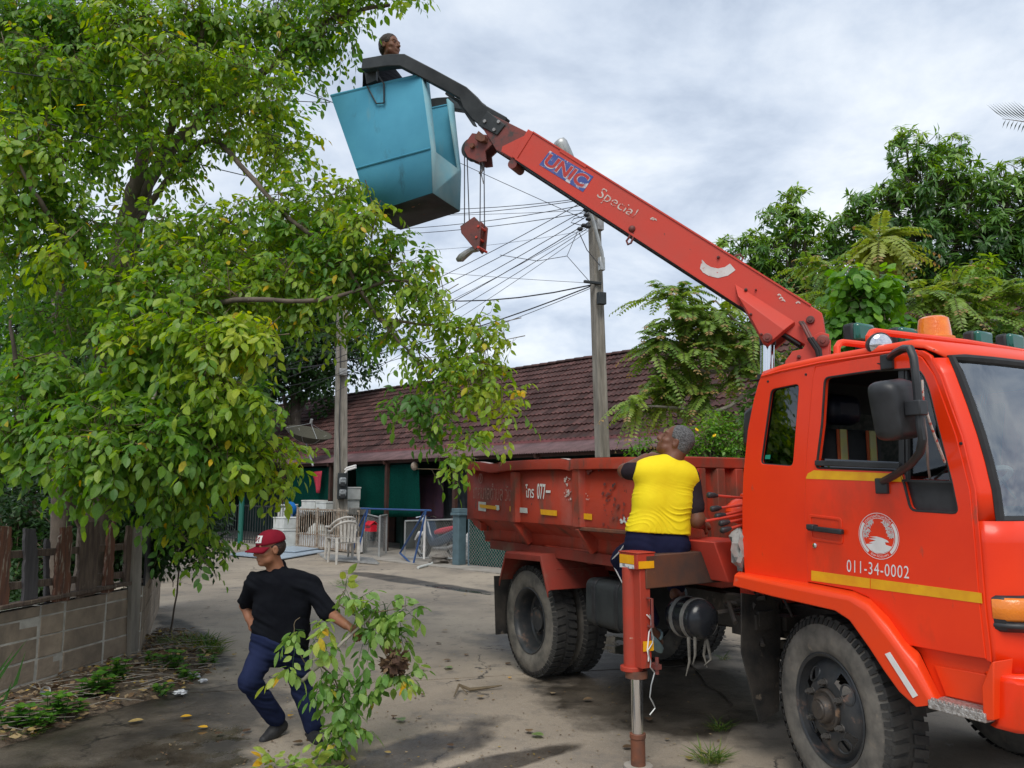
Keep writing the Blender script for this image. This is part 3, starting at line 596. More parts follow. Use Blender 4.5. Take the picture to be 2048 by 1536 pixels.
# white plastic armchairs (one stacked in the other)
X['chair'] = mat('grimy_white_plastic', (.56, .54, .50), (.36, .34, .31), 7, .5, chips=[((.22, .2, .17), 11, .62, .1, None)])
def chair(c, rot, label, dz=0, group=None):
    o = empty('plastic_chair', c + hz*dz, label, 'chair', group); M = Matrix.Translation(c + hz*dz) @ Matrix.Rotation(rot, 4, 'Z') @ Matrix.Scale(1.16, 4)
    f = lambda x, y, z: M @ Vector((x, y, z))
    for (x, y) in ((-.24, -.25), (.24, -.25), (-.22, .24), (.22, .24)):
        mb = MB(); mb.tube([f(x*1.05, y*1.12, 0), f(x, y, .42)], [.026, .04], 6); mb.build('leg', X['chair'], o)
    rows = [[f(x, y, .42 - .02*math.cos(x*5) + .012*(y > .2)) for x in np.linspace(-.25, .25, 7)] for y in np.linspace(-.27, .24, 7)]
    mb = MB(); mb.grid(rows); mb.build('seat', X['chair'], o, solid=.012)
    arc = [f(.29*math.sin(t)*1.0, -.2 + .47*(1-math.cos(t))/2 if 0 else (.27 - .5*abs(t/1.9)**1.6), .84 - .2*min(1, abs(t)/1.3)**2) for t in np.linspace(-1.9, 1.9, 19)]
    mb = MB(); mb.tube(arc, .027, 8); mb.build('arm_rest', X['chair'], o)
    for t in (-1.85, 1.85):
        i = 0 if t < 0 else -1; mb = MB(); mb.tube([arc[i], f(-.25 if t < 0 else .25, -.25, .42)], .027, 6); mb.build('arm_post', X['chair'], o)
    for x in (-.15, -.075, 0, .075, .15):
        mb = MB(); mb.bar(f(x*.9, .235, .43), f(x, .27 - abs(x)*.25, .83 - abs(x)*.35), .05, .012, up=M.to_3x3() @ Vector((0, 1, 0))); mb.build('slat', X['chair'], o)
    return o
cp = gz(688, 1126)
chair(cp, R(208), 'white plastic armchair standing on the lane in front of the grille gate', 0)
chair(cp + Vector((-.06, .05, 0)), R(215), 'grimy plastic armchair stacked in the white armchair by the grille gate', .10)
# sheets and metal profiles on the ground, rubble
X['bluesheet'] = mat('pale_blue_sheet', (.36, .44, .52), (.30, .36, .42), 3, .4, bump=.1)
for k, (ps, lb) in enumerate([([(455, 1112), (560, 1122), (655, 1105), (560, 1096)], 'pale blue board lying flat on the ground before the grille gate'), ([(500, 1104), (590, 1110), (660, 1099), (585, 1093)], 'second pale blue board lying behind the first one')]):
    mb = MB(); mb.prism([gz(*q_) + hz*(.03 + .035*k) for q_ in ps], (0, 0, .02)); tag(mb.build('board', X['bluesheet'], smooth=0), lb, 'board')
mtl = empty('metal_profiles', gz(700, 1122), 'bundle of pale aluminium profiles lying under the plastic chair', 'metal profiles')
for k in range(7):
    mb = MB(); mb.bar(gz(640 + k*2, 1112 + k*1.6) + hz*.045, gz(745 + k*2, 1121 + k*1.6) + hz*.045, .05, .04); mb.build('profile', X['galv'], mtl)
X['rubble'] = mat('broken_concrete', (.2, .18, .155), (.1, .09, .08), 5, .95, bump=.6)
lump('rubble_block', gz(885, 1128) + hz*.1, .28, X['rubble'], 'dark broken concrete block at the foot of the gate post', 'rubble', 4, .5, .45)
lump('rubble_block', gz(915, 1130) + hz*.06, .2, X['rubble'], 'small broken block against the gate post', 'rubble', 9, .5, .5)
mb = MB(); mb.tube([gz(836, 1138) + hz*.03, gz(862, 1131) + hz*.03, gz(876, 1122) + hz*.05, gz(880, 1117) + hz*.06], .03, 8); tag(mb.build('pipe', X['foam']), 'bent white plastic pipe on the ground by the rubble', 'pipe')
# covered car and motorbike
rows = []; cc = HP(905, 1085, 1.2)
for i in range(13):
    t = i/12; prof = [0, .5, .8, .95, 1.02, 1.08, 1.15, 1.25, 1.34, 1.42, 1.45, 1.2, .4][i]
    rows.append([H(-2.7 + 3.4*t, .75 + 1.3*s, 0) + hz*(.05 + prof*(1-abs(2*s-1)**3.5) + .03*noise.noise(Vector((t*9, s*6, 0)))) for s in [k/10 for k in range(11)]])
mb = MB(); mb.grid(rows); tag(mb.build('car_cover', X['polka'], smooth=70), 'car under a white printed cover behind the motorbike', 'covered car')
X['bikeblue'] = mat('dark_blue_motorbike_fairing', (.012, .03, .06), (.02, .05, .09), 6, .3, coat=.4)
bk = empty('motorbike', HP(868, 1110, .42), 'dark blue motorbike with a red seat cover behind the chain link gate', 'motorbike')
BKO = Vector((HP(846, 1108, .45).x, HP(846, 1108, .45).y, .03)); bx = lambda s, z, w=0: BKO + HA*s + HB*w + hz*z
for s_ in (0, 1.22):
    mb = MB(); mb.lathe([(.20, -.03), (.25, -.05), (.29, -.03), (.30, 0), (.29, .03), (.25, .05), (.20, .03)], bx(s_, .30), HB, 24); wq = mb.build('wheel', X['rubber'], bk)
    mb = MB(); mb.lathe([(.03, -.05), (.05, -.05), (.05, .05), (.03, .05)], bx(s_, .30), HB, 12)
    for k in range(6): a_ = PI*k/3; mb.bar(bx(s_, .30), bx(s_ + .2*math.cos(a_), .30 + .2*math.sin(a_)), .02, .02)
    mb.lathe([(.185, -.02), (.205, -.03), (.205, .03), (.185, .02)], bx(s_, .30), HB, 24); mb.build('rim', X['galv'], wq)
mb = MB(); mb.tube([bx(0, .30, .06), bx(.2, .95, .06)], .025, 8); mb.tube([bx(0, .30, -.06), bx(.2, .95, -.06)], .025, 8); mb.build('fork', X['galv'], bk)
mb = MB(); mb.prism([bx(*q_, -.14) for q_ in ((.12, .92), (.3, .98), (.42, .62), (.55, .5), (1.35, .78), (1.48, .72), (1.2, .48), (.75, .32), (.42, .3), (.25, .55))], HB*.28); mb.build('body', X['bikeblue'], bk, bevel=.05)
mb = MB(); mb.prism([bx(*q_, -.13) for q_ in ((.55, .70), (.75, .76), (1.4, .86), (1.5, .80), (.9, .64), (.55, .60))], HB*.26); mb.build('seat', X['redcloth'], bk, bevel=.04)
mb = MB(); mb.tube([bx(.1, 1.0, -.32), bx(.17, 1.04, -.15), bx(.2, 1.0, 0), bx(.17, 1.04, .15), bx(.1, 1.0, .32)], .015, 8); mb.build('handlebar', X['chrome'], bk)
mb = MB(); mb.ball(bx(.06, .93), (.1, .12, .1)); mb.build('headlight', X['chrome'], bk)
mb = MB(); mb.tube([bx(-.30, .44, -.02), bx(-.12, .60, -.02), bx(.14, .60, -.02), bx(.26, .5, -.02)], [.02, .06, .06, .03], 8); mb.build('mudguard', X['white'], bk)
mb = MB(); mb.tube([bx(.6, .28, -.16), bx(1.1, .3, -.17), bx(1.45, .4, -.17)], [.03, .05, .05], 10); mb.build('exhaust', X['steel'], bk)
# far left odds and ends
X['greenbin'] = mat('green_plastic_bin', (.02, .14, .11), None, 5, .5)
hbox('bin', (405, 1088), -.4, .45, .4, .4, X['greenbin'], 'small green lidded bin on the lane left of the man in the cap', 'bin')
fe = empty('bar_fence', H(-10.2, -.1), 'dark iron bar fence left of the foam boxes', 'fence')
for k in range(34):
    mb = MB(); mb.bar(H(-14.5 + k*.17, -.1, .05), H(-14.5 + k*.17, -.1, 1.25), .02, .02); mb.build('bar', X['blacksteel'], fe)
for z_ in (.15, 1.2): mb = MB(); mb.bar(H(-14.6, -.1, z_), H(-8.7, -.1, z_), .035, .035); mb.build('rail', X['blacksteel'], fe)
mb = MB(); mb.tube([H(-11.6, -.25, 0), H(-11.6, -.25, 1.5)], .08, 10); tag(mb.build('post', X['greenbin']), 'turquoise round post by the dark bar fence', 'post')
hl = empty('hanging_lamp', HP(829, 932, 1.1), 'round pale lamp hanging under the awning', 'lamp')
lp = HP(829, 932, 1.1); mb = MB(); mb.ball(lp, (.1, .1, .12)); mb.build('shade', X['grille'], hl); mb = MB(); mb.tube([lp + hz*.1, lp + hz*.25], .008, 5); mb.build('cord', X['wire'], hl)

# ------------------------------------------------------------------ power poles, street lamp, cables
def pole(base, top, w0, w1, label, rot=R(25)):
    o = empty('power_pole', base, label, 'pole'); rows = []
    pr = [(-.5, -.5), (-.18, -.5), (-.18, -.38), (.18, -.38), (.18, -.5), (.5, -.5), (.5, .5), (.18, .5), (.18, .38), (-.18, .38), (-.18, .5), (-.5, .5)]
    for t in (0, .25, .5, .75, 1):
        c = base.lerp(top, t); w = w0 + (w1-w0)*t
        rows.append([c + Vector((x*w*math.cos(rot) - y*w*math.sin(rot), x*w*math.sin(rot) + y*w*math.cos(rot), 0)) for x, y in pr])
    mb = MB(); mb.grid(rows, closed=True); mb.f.append(tuple(len(mb.v)-12+i for i in range(12))); mb.m.append(0); mb.build('shaft', X['pole'], o, smooth=20, bevel=.012); return o
def facing(M0): return Matrix.Translation(M0)
P1b = at(1212, 1040, 13.5); P1b.z = 0; P1t = at(1187, 395, 13.6)
pole1 = pole(P1b, P1t, .205, .17, 'tall weathered power pole rising behind the dump body')
P2b = gz(680, 1104); P2t = at(684, 560, P2b.y)
pole2 = pole(P2b, P2t, .36, .24, 'weathered power pole with two electricity meters behind the plastic chairs')
P3b = gz(280, 1325) + Vector((.0, .05, 0))
def pbox(o, name, u, v, Y, w, h, d, m, bevel=.01):
    p = at(u, v, Y); mb = MB(); mb.box((-w/2, -d/2, -h/2), (w/2, d/2, h/2), M=Matrix.Translation(p) @ Matrix.Rotation(R(25), 4, 'Z')); return mb.build(name, m, o, bevel=bevel)
X['meter'] = mat('grey_meter_glass', (.30, .32, .33), (.12, .13, .14), 14, .25)
pbox(pole2, 'meter_board', 685, 972, P2b.y-.24, .28, .72, .06, X['blacksteel'])
for v in (962, 986):
    q = pbox(pole2, 'electricity_meter', 685.5, v, P2b.y-.30, .2, .2, .1, X['meter'], .04); c_ = at(685.5, v+6, P2b.y-.36)
    mb = MB(); mb.box((-.06, -.01, -.05), (.06, .03, .05), M=Matrix.Translation(c_) @ Matrix.Rotation(R(25), 4, 'Z')); mb.build('cover', X['plastic'], q)
pbox(pole2, 'junction_box', 686, 744, P2b.y-.22, .22, .2, .12, X['steel'])
mb = MB(); mb.tube([at(690, 940, P2b.y-.2), at(694, 936, P2b.y-.2), at(712, 931, P2b.y-.3)], .03, 8); mb.tube([at(690, 946, P2b.y-.2), at(695, 940, P2b.y-.2), at(712, 935, P2b.y-.3)], .03, 8); mb.build('conduit', X['white'], pole2)
mb = MB(); mb.tube([at(677, 1000, P2b.y-.22), at(680, 940, P2b.y-.21), at(678, 860, P2b.y-.2), at(681, 760, P2b.y-.2), at(680, 690, P2b.y-.2)], .014, 5); mb.build('cable_run', X['wire'], pole2)
pbox(pole1, 'control_box', 1203, 597, 13.35, .15, .22, .1, X['blacksteel']); pbox(pole1, 'control_box', 1199, 450, 13.4, .13, .2, .1, X['steel']); pbox(pole1, 'fuse_box', 1203, 528, 13.35, .1, .24, .09, X['galv'])
pbox(pole1, 'bracket', 1185, 565, 13.4, .35, .05, .05, X['blacksteel'])
lampY = 13.3
sl_ = empty('street_lamp', at(1205, 540, 13.4), 'grey street lamp on a slanting arm fixed to the tall power pole', 'street lamp')
mb = MB(); mb.tube([at(1207, 538, 13.35), at(1204, 505, 13.3), at(1186, 440, 13.2), at(1165, 380, 13.1), at(1146, 325, 13.0)], .03, 10); mb.build('arm', X['galv'], sl_)
hd = at(1128, 300, 12.95); ha = (at(1122, 283, 12.9) - at(1143, 322, 13.0)).normalized()
mb = MB(); mb.tube([hd - ha*.26, hd - ha*.2, hd - ha*.05, hd + ha*.12, hd + ha*.19, hd + ha*.21], [.05, .10, .115, .125, .10, .03], 16); mb.build('head', X['galv'], sl_, smooth=60)
mb = MB(); mb.tube([hd - ha*.1 + Vector((0, -.02, -.05)), hd + ha*.17 + Vector((0, -.02, -.05))], [.07, .095], 14); mb.build('lens', X['foam'], sl_, smooth=60)
NW = 0
def cable(p, q, sag, r, label):
    pts = [p.lerp(q, t/14) - hz*(sag*4*(t/14)*(1-t/14)) for t in range(15)]
    mb = MB(); mb.tube(pts, r*.62, 5); return tag(mb.build('cable', X['wire'], recentre=False), label, 'cable', 'cables strung from the tall power pole')
PY = 13.4
CNAMES = iter(['topmost level', 'second highest level', 'third highest level', 'lowest of the level', 'fainter level', 'steepest leftmost slanting', 'second slanting', 'third slanting', 'fourth slanting thicker', 'fifth slanting fainter', 'sixth slanting', 'faint lower level', 'lowest slanting faint', 'thin rising low'])
for (a, b_, sg, r_) in [((1178, 395), (560, 385), .35, .012), ((1178, 398), (560, 412), .3, .012), ((1178, 408), (560, 448), .3, .012), ((1178, 424), (560, 462), .25, .012), ((1178, 420), (560, 425), .1, .008),
                      ((1172, 400), (560, 680), .25, .012), ((1174, 418), (560, 700), .25, .012), ((1175, 432), (560, 735), .25, .012), ((1176, 445), (560, 760), .25, .014), ((1177, 452), (560, 740), .25, .008), ((1176, 456), (560, 800), .2, .010),
                      ((1176, 460), (560, 480), .35, .006), ((1176, 462), (560, 840), .2, .008), ((1180, 566), (560, 505), .1, .007)]:
    cable(at(*a, PY), at(*b_, 21), sg, r_, next(CNAMES) + ' overhead cable running left from the tall power pole')
cable(at(1168, 438, PY), at(380, 60, 19), .1, .010, 'thin cable rising steeply leftwards past the bucket from the tall power pole')
tag(cable(at(1182, 570, PY), at(560, 490, 24), .9, .022, ''), 'thick black cable sagging from the middle of the tall pole', 'cable')
tag(cable(at(1180, 573, PY), at(560, 740, 19), .25, .020, ''), 'thick black cable falling from the tall pole into the leafy branch', 'cable')
tag(cable(at(1180, 577, PY), at(560, 775, 19), .2, .010, ''), 'thin cable just under the thick one falling into the leafy branch', 'cable')
mb = MB()
mb.tube([at(1155, 463, PY), at(1134, 512, PY), at(1178, 562, PY)], .006, 4); mb.tube([at(1158, 465, PY), at(1174, 500, PY), at(1203, 535, PY-.1)], .008, 4); mb.tube([at(1134, 512, PY), at(1075, 522, 14), at(1000, 510, 15)], .006, 4)
mb.tube([at(1172, 432, PY), at(1148, 437, PY), at(1142, 445, PY), at(1160, 450, PY), at(1180, 447, PY)], .008, 4); mb.build('loose_wire', X['wire'], pole1)
for i, (u, v) in enumerate([(1172, 420), (1173, 430), (1177, 438), (1168, 451), (1160, 458), (1176, 453), (1180, 412)]):
    p = at(u, v, PY-.02); mb = MB(); mb.tube([p - Vector((.05, 0, .01)), p - Vector((.02, 0, 0)), p + Vector((.02, 0, 0)), p + Vector((.05, 0, .01))], [.02, .04, .04, .02], 8); mb.build('insulator', X['plastic'], pole1)
for (a, b_, lb) in [((-60, 200), (720, 400), 'black cable crossing the lower part of the big tree'), ((-60, 132), (660, 205), 'black cable crossing the middle of the big tree'), ((330, 60), (700, 215), 'black cable slanting through the upper right of the big tree')]:
    tag(cable(at(*a, 6.2), at(*b_, 8.6), .06, .008, ''), lb, 'cable', 'cables running through the big tree')
# ------------------------------------------------------------------ the crane truck (all parts in truck coordinates: x forward, y left, z up)
truck = empty('crane_truck', None, 'orange red municipal dump truck with a crane boom carrying a blue bucket', 'truck', mat=TM)
def tp(mb, name, mats, parent=None, **k): return mb.build(name, mats, parent or truck, local=True, **k)
def xz(*px, w=1.02): return [((q := S(u, v, w)).x, q.z) for (u, v) in px]
def panel(name, splines, w, m, thick=.012, bev=.004, parent=None, both=True):
    """flat sheet metal on the truck's side, w metres from the centre line; copied to the left side too"""
    vs, fs = curve_mesh(splines, thick, bev); o = None
    for sg in ((-1, 1) if both else (-1,)):
        mb = MB(); mb.add([Vector((p.x, sg*(w + p.z), p.y)) for p in vs], fs); q = tp(mb, name, m, parent if sg < 0 else None, smooth=30); o = o or q
    return o
# chassis
mb = MB()
for y in (-.42, .34): mb.box((-4.2, y, .70), (.95, y+.08, .94))
for x in (-4.1, -2.9, -1.9, -1.0, .6): mb.box((x, -.36, .72), (x+.12, .36, .9))
mb.box((-3.42, -.75, .42), (-3.27, .75, .58)); mb.ball((-3.35, 0, .5), (.22, .2, .2)); mb.box((-.08, -.8, .40), (.08, .8, .53)); mb.tube([(-3.2, 0, .55), (-1.2, 0, .7), (-.5, 0, .75)], .06, 8); mb.box((-.6, -.35, .55), (.75, .35, 1.12))
for y in (-.48, .48):
    for k in range(5): mb.box((-3.35-.55+.07*k, y-.04, .62-.025*k + .1), (-3.35+.55-.07*k, y+.04, .645-.025*k + .1))
    for k in range(4): mb.box((-.5+.07*k, y-.04, .58-.02*k), (.5-.07*k, y+.04, .6-.02*k))
tp(mb, 'chassis_frame', X['chassis'], bevel=.008)
# wheels
def tyre_mesh(lugs=46):
    mb = MB(); R0 = .5; Wd = .245
    prof = [(.285, .03), (.30, .012), (.335, .0), (.39, -.006), (.435, .004), (.468, .02), (.484, .03)]
    full = prof + [(.488, .05), (.490, .122)] + [(r_, Wd - h) for (r_, h) in reversed(prof)] + []
    n = 56
    mb.lathe(full, (0, 0, 0), (0, 1, 0), n, mfun=lambda i: 0 if (i < 6 or i > len(full)-8) else 1)
    for k in range(lugs):                       # shoulder lugs
        a = 2*PI*k/lugs; da = 2*PI/lugs*.32
        for (h0, h1, sh) in ((.016, .108, .0), (.137, .229, .5)):
            pts = []
            for (r_, hh) in ((.486, h0 if h0 < .1 else h0), (.500, h0 + (.006 if h0 < .1 else 0)), (.500, h1 - (0 if h0 < .1 else .006)), (.486, h1)):
                for s_ in (-1, 1):
                    t = a + sh*2*PI/lugs + s_*da + (hh-.12)*(.35 if h0 < .1 else -.35); pts.append((r_*math.cos(t), hh, r_*math.sin(t)))
            mb.add(pts, [(0, 1, 3, 2), (2, 3, 5, 4), (4, 5, 7, 6), (0, 2, 4, 6), (1, 7, 5, 3)], 1)
    for k in range(70):                         # side bars on the shoulder
        a = 2*PI*k/70
        pts = [(r_*math.cos(a+s_*.028), h_, r_*math.sin(a+s_*.028)) for (r_, h_) in ((.452, .010), (.478, .021), (.490, .034)) for s_ in (-1, 1)]
        pts += [(r_*math.cos(a+s_*.028), h_-.008, r_*math.sin(a+s_*.028)) for (r_, h_) in ((.452, .010), (.478, .021), (.490, .034)) for s_ in (-1, 1)]
        mb.add(pts, [(6, 7, 9, 8), (8, 9, 11, 10), (0, 6, 8, 2), (2, 8, 10, 4), (1, 3, 9, 7), (3, 5, 11, 9), (0, 1, 7, 6), (4, 10, 11, 5)], 1)
    return mb
TY = tyre_mesh()
def wheel(x, yout, side, front, first):
    """side -1: right of the truck. yout = distance of the outer sidewall from the centre line"""
    o = bpy.data.objects.new('wheel', None); COL.objects.link(o); o.parent = truck; o.location = (x, side*yout, .5)
    if side > 0: o.rotation_euler = (0, 0, PI)
    o.rotation_euler.rotate_axis('Y', random.uniform(0, 1))
    if first:
        tp(MB().add(TY.v, TY.f, 0) if 0 else TY, 'tyre', [X['sidewall'], X['tread']], o, smooth=40, fix=False)
        first['tyre'] = [c for c in o.children][0]
    return o
tyre0 = None; rims = {}
def put(o, me_obj, name):
    c = bpy.data.objects.new(name, me_obj.data); COL.objects.link(c); c.parent = o
    for q in me_obj.modifiers:
        pass
    return c
def rim_front():
    mb = MB(); n = 60
    hole = lambda i, k: i == 6 and (k % 15) in (0, 1, 2, 3, 4)
    prof = [(.29, .028), (.300, .008), (.292, .004), (.278, .012), (.272, .045), (.262, .060), (.232, .030), (.168, .004), (.135, .000), (.115, .002), (.112, .028)]
    mb.lathe(prof, (0, 0, 0), (0, 1, 0), n, skip=hole)
    mb.lathe([(.285, .028), (.27, .2)], (0, 0, 0), (0, 1, 0), 40)
    for q in range(4):                                # rounded lips of the hand holes
        a0 = 2*PI*(q*15)/n; a1 = 2*PI*(q*15+5)/n; am = (a0+a1)/2; pts = []
        for t in range(16):
            u = 2*PI*t/16; r_ = .200 + .034*math.sin(u); a = am + (a1-a0)/2*1.02*math.cos(u); h = .004 + (.232 - .168 and (r_-.168)/(.232-.168))*.026
            pts.append((r_*math.cos(a), h - .001, r_*math.sin(a)))
        mb.tube(pts + [pts[0]], .006, 5, cap=False)
    return mb
def rim_rear():
    mb = MB(); mb.lathe([(.29, .028), (.300, .008), (.292, .004), (.272, .02), (.262, .05), (.255, .17), (.24, .185), (.16, .19), (.15, .16), (.10, .155), (.095, .10), (.0, .095)], (0, 0, 0), (0, 1, 0), 48); return mb
def hub_geo():
    mb = MB(); mb.lathe([(.113, .03), (.108, -.012), (.098, -.018), (.085, -.010), (.072, -.012), (.068, -.045), (.058, -.055), (.050, -.052), (.046, -.062), (.0, -.064)], (0, 0, 0), (0, 1, 0), 32); return mb
def nut_geo():
    mb = MB(); mb.lathe([(.021, .004), (.021, -.006)], (0, 0, 0), (0, 1, 0), 14); mb.lathe([(.017, -.004), (.017, -.028), (.011, -.03), (.010, -.042), (.0, -.044)], (0, 0, 0), (0, 1, 0), 6); return mb
X['hub'] = mat('greasy_rust_hub', (.075, .06, .048), (.04, .036, .033), 12, .5, chips=[((.19, .12, .075), 14, .58, .1, None)], bump=.2)
X['nut'] = mat('dusty_wheel_nut', (.17, .16, .15), (.08, .075, .07), 16, .5, .4)
protos = {}
def part_of(o, key, geo, mats, name, loc=(0, 0, 0), rot=0, smooth=40):
    if key not in protos:
        c = tp(geo(), name, mats, o, smooth=smooth, fix=(key != 'tyre')); protos[key] = c.data
    else:
        c = bpy.data.objects.new(name, protos[key]); COL.objects.link(c); c.parent = o
    c.location = loc; c.rotation_euler = (0, rot, 0); return c
def make_wheel(x, yout, side, kind):
    o = bpy.data.objects.new('wheel', None); COL.objects.link(o); o.parent = truck; o.location = (x, side*yout, .5)
    spin = random.uniform(0, 6.28); st_ = -R(14) if kind == 'front' else 0; o.location.y += (.035 if side < 0 else -.035) if st_ else 0
    # local +y of the wheel points inward
    o.rotation_euler = (0, 0, st_) if side < 0 else (0, 0, PI + st_)
    part_of(o, 'tyre', lambda: TY, [X['sidewall'], X['tread']], 'tyre', rot=spin)
    if kind == 'front':
        part_of(o, 'rimf', rim_front, X['rim'], 'rim', rot=-.35)
        part_of(o, 'hub', hub_geo, X['hub'], 'hub')
        for k in range(6):
            a = 2*PI*k/6 + .55; part_of(o, 'nut', nut_geo, X['nut'], 'wheel_nut', (.141*math.cos(a), -.002, .141*math.sin(a)), smooth=30)
    elif kind == 'rear':
        part_of(o, 'rimr', rim_rear, X['rim'], 'rim')
        for k in range(6):
            a = 2*PI*k/6 + .3; part_of(o, 'nut', nut_geo, X['nut'], 'wheel_nut', (.125*math.cos(a), .155, .125*math.sin(a)), smooth=30)
    else: part_of(o, 'rimr', rim_rear, X['rim'], 'rim')
    return o
for sd_ in (-1, 1):
    make_wheel(0, 1.0, sd_, 'front'); make_wheel(-3.346, 1.0, sd_, 'rear'); make_wheel(-3.346, .68, sd_, 'inner')

# cab
rearline = [(1629, 758), (1621, 850), (1614, 942), (1612.5, 1027), (1619, 1164)]
doortop = [(1634, 733), (1700, 720.5), (1790, 707.5), (1832, 706), (1850, 713)]
doorfront = [(1857, 722), (1875, 750), (1919, 872), (1946, 980), (1956, 1085), (1965.5, 1208), (1978, 1316)]
seamline = [(1622, 1165), (1709, 1181), (1741, 1196), (1776, 1230), (1811, 1280), (1820, 1290), (1908, 1307), (1977, 1318)]
body = [(1494, 1146), (1489, 1075), (1489, 1010), (1491, 948), (1500, 860), (1512, 800), (1522, 764), (1530, 751), (1565, 741), (1645, 724), (1748, 708), (1800, 701), (1848, 703), (1862, 712), (1868, 724), (1883, 752), (1926, 872), (1953, 980), (1963, 1085), (1973, 1208), (1985, 1316), (1985, 1322),
        (1978, 1319)] + list(reversed(doorfront)) + list(reversed(doortop)) + rearline + [(1619, 1166)]
qwin = rounded(xz((1544, 778), (1603, 766), (1590, 934), (1523, 929)), .035)
cab = panel('cab_body', [xz(*body), qwin], 1.02, X['cab'])
panel('quarter_window', [rounded(xz((1546, 780), (1601, 768), (1588, 932), (1525, 927)), .03)], 1.012, X['winglass'], .002, 0)
mb = MB(); qp = [Vector((p[0], -1.025, p[1])) for p in qwin]; mb.tube(qp + [qp[0], qp[1]], .010, 6); mb.v += [Vector((p.x, -p.y, p.z)) for p in mb.v]; nf = len(mb.f); n_ = len(mb.v)//2; mb.f += [tuple(i+n_ for i in f) for f in mb.f]; mb.m += [0]*nf; tp(mb, 'window_seal', X['rubber'])
shrink = lambda L_, dx=2.2: L_
dout = [(1631, 758), (1623, 850), (1616.5, 942), (1615, 1027), (1621.5, 1162)] + [(1709, 1178.5), (1742, 1193), (1778, 1228), (1813, 1278), (1822, 1288), (1908, 1304.5), (1975, 1315)] + [(1963, 1208), (1953.5, 1085), (1943.5, 980), (1916, 872), (1872, 751), (1853, 724), (1847, 716)] + list(reversed([(1637, 735.5), (1700, 723.5), (1790, 710), (1830, 708.5)]))
win = [(1654, 756), (1648, 850), (1637, 936), (1803, 942), (1811, 962), (1826, 1021), (1922, 1027), (1909, 964), (1880, 850), (1862, 775), (1845, 737), (1750, 742)]
winr = rounded(xz(*win), [.03, .0, .02, .02, .02, .03, .03, 0, 0, .05, .06, 0], 3)
door = panel('door', [xz(*dout), winr], 1.024, X['cab'])
mb = MB(); qp = [Vector((p[0], -1.036, p[1])) for p in winr]; mb.tube(qp + [qp[0], qp[1]], .007, 6); tp(mb, 'window_seal', X['rubber'], door)
ledge = xz((1637, 926), (1806, 932)); mb = MB(); mb.bar((ledge[0][0], -1.038, ledge[0][1]), (ledge[1][0], -1.038, ledge[1][1]), .03, .03); tp(mb, 'weather_strip', X['plastic'], door, bevel=.004)
mb = MB(); mb.prism([Vector((p[0], -1.015, p[1])) for p in xz((1812, 963), (1910, 965), (1921, 1026), (1827, 1020))], (0, .008, 0)); tp(mb, 'dark_panel', X['plastic'], door)
mb = MB(); mb.bar(*[Vector((p[0], -1.033, p[1])) for p in xz((1809, 961), (1910, 964))], .02, .012); mb.bar(*[Vector((p[0], -1.022, p[1])) for p in xz((1805, 742), (1806, 940))], .02, .03); mb.bar(*[Vector((p[0], -1.022, p[1])) for p in xz((1815, 742), (1817, 960))], .02, .012); tp(mb, 'quarter_light_frame', X['plastic'], door)
mb = MB(); mb.prism([Vector((p[0], -1.012, p[1])) for p in xz((1817, 745), (1846, 740), (1865, 780), (1908, 960), (1817, 958))], (0, .004, 0)); tp(mb, 'quarter_light', X['clearglass'], door)
mb = MB(); mb.prism([Vector((p[0], -1.012, p[1])) for p in xz((1640, 917), (1800, 924), (1800, 940), (1638, 935))], (0, .004, 0)); tp(mb, 'window_pane', X['winglass'], door)
def decal(name, px, m, w=1.0405, parent=None, th=.0015):
    mb = MB(); mb.prism([Vector((p[0], -w, p[1])) for p in xz(*px, w=w)], (0, -th, 0)); return tp(mb, name, m, parent or truck, smooth=0)
decal('reflective_stripe', [(1623, 1141), (1740, 1157), (1740, 1177), (1623, 1161)], X['yellow'], parent=door)
decal('reflective_stripe', [(1741.5, 1157), (1963, 1186), (1965, 1207), (1741.5, 1177)], X['yellow'], parent=door)
decal('reflective_stripe', [(1612.5, 955), (1616, 947), (1628, 940.5), (1800, 947.5), (1804, 951), (1808, 964), (1612.5, 957.5)], X['yellow'], parent=door)
# handle, keyhole
hp = rounded(xz((1618, 1029), (1684, 1037), (1687, 1088), (1622, 1079), w=1.038), .02)
vs, fs = curve_mesh([hp, rounded([(hp[0][0]+.012, hp[0][1]-.02), *[(p[0], p[1]) for p in []]] or hp, .01)], .003, .003) if 0 else curve_mesh([hp, [((p[0]-sum(q[0] for q in hp)/len(hp))*.88 + sum(q[0] for q in hp)/len(hp), (p[1]-sum(q[1] for q in hp)/len(hp))*.86 + sum(q[1] for q in hp)/len(hp)) for p in hp]], .002, .003)
mb = MB(); mb.add([Vector((p.x, -(1.0405 + p.z), p.y)) for p in vs], fs); tp(mb, 'handle_recess', X['cab'], door)
a_, b_ = [Vector((p[0], -1.06, p[1])) for p in xz((1617, 1056), (1685, 1064), w=1.06)]
mb = MB(); mb.bar(a_, b_, .03, .028, up=(0, 0, 1)); mb.bar(a_ - Vector((0, 0, -.008)), a_.lerp(b_, .22) + Vector((0, 0, .008)), .045, .03); tp(mb, 'handle', X['plastic'], door, bevel=.006)
k_ = S(1631, 1091, 1.04); mb = MB(); mb.lathe([(.014, .01), (.014, -.008), (.009, -.01), (0, -.01)], k_, (0, 1, 0), 14); tp(mb, 'key_lock', X['chrome'], door)
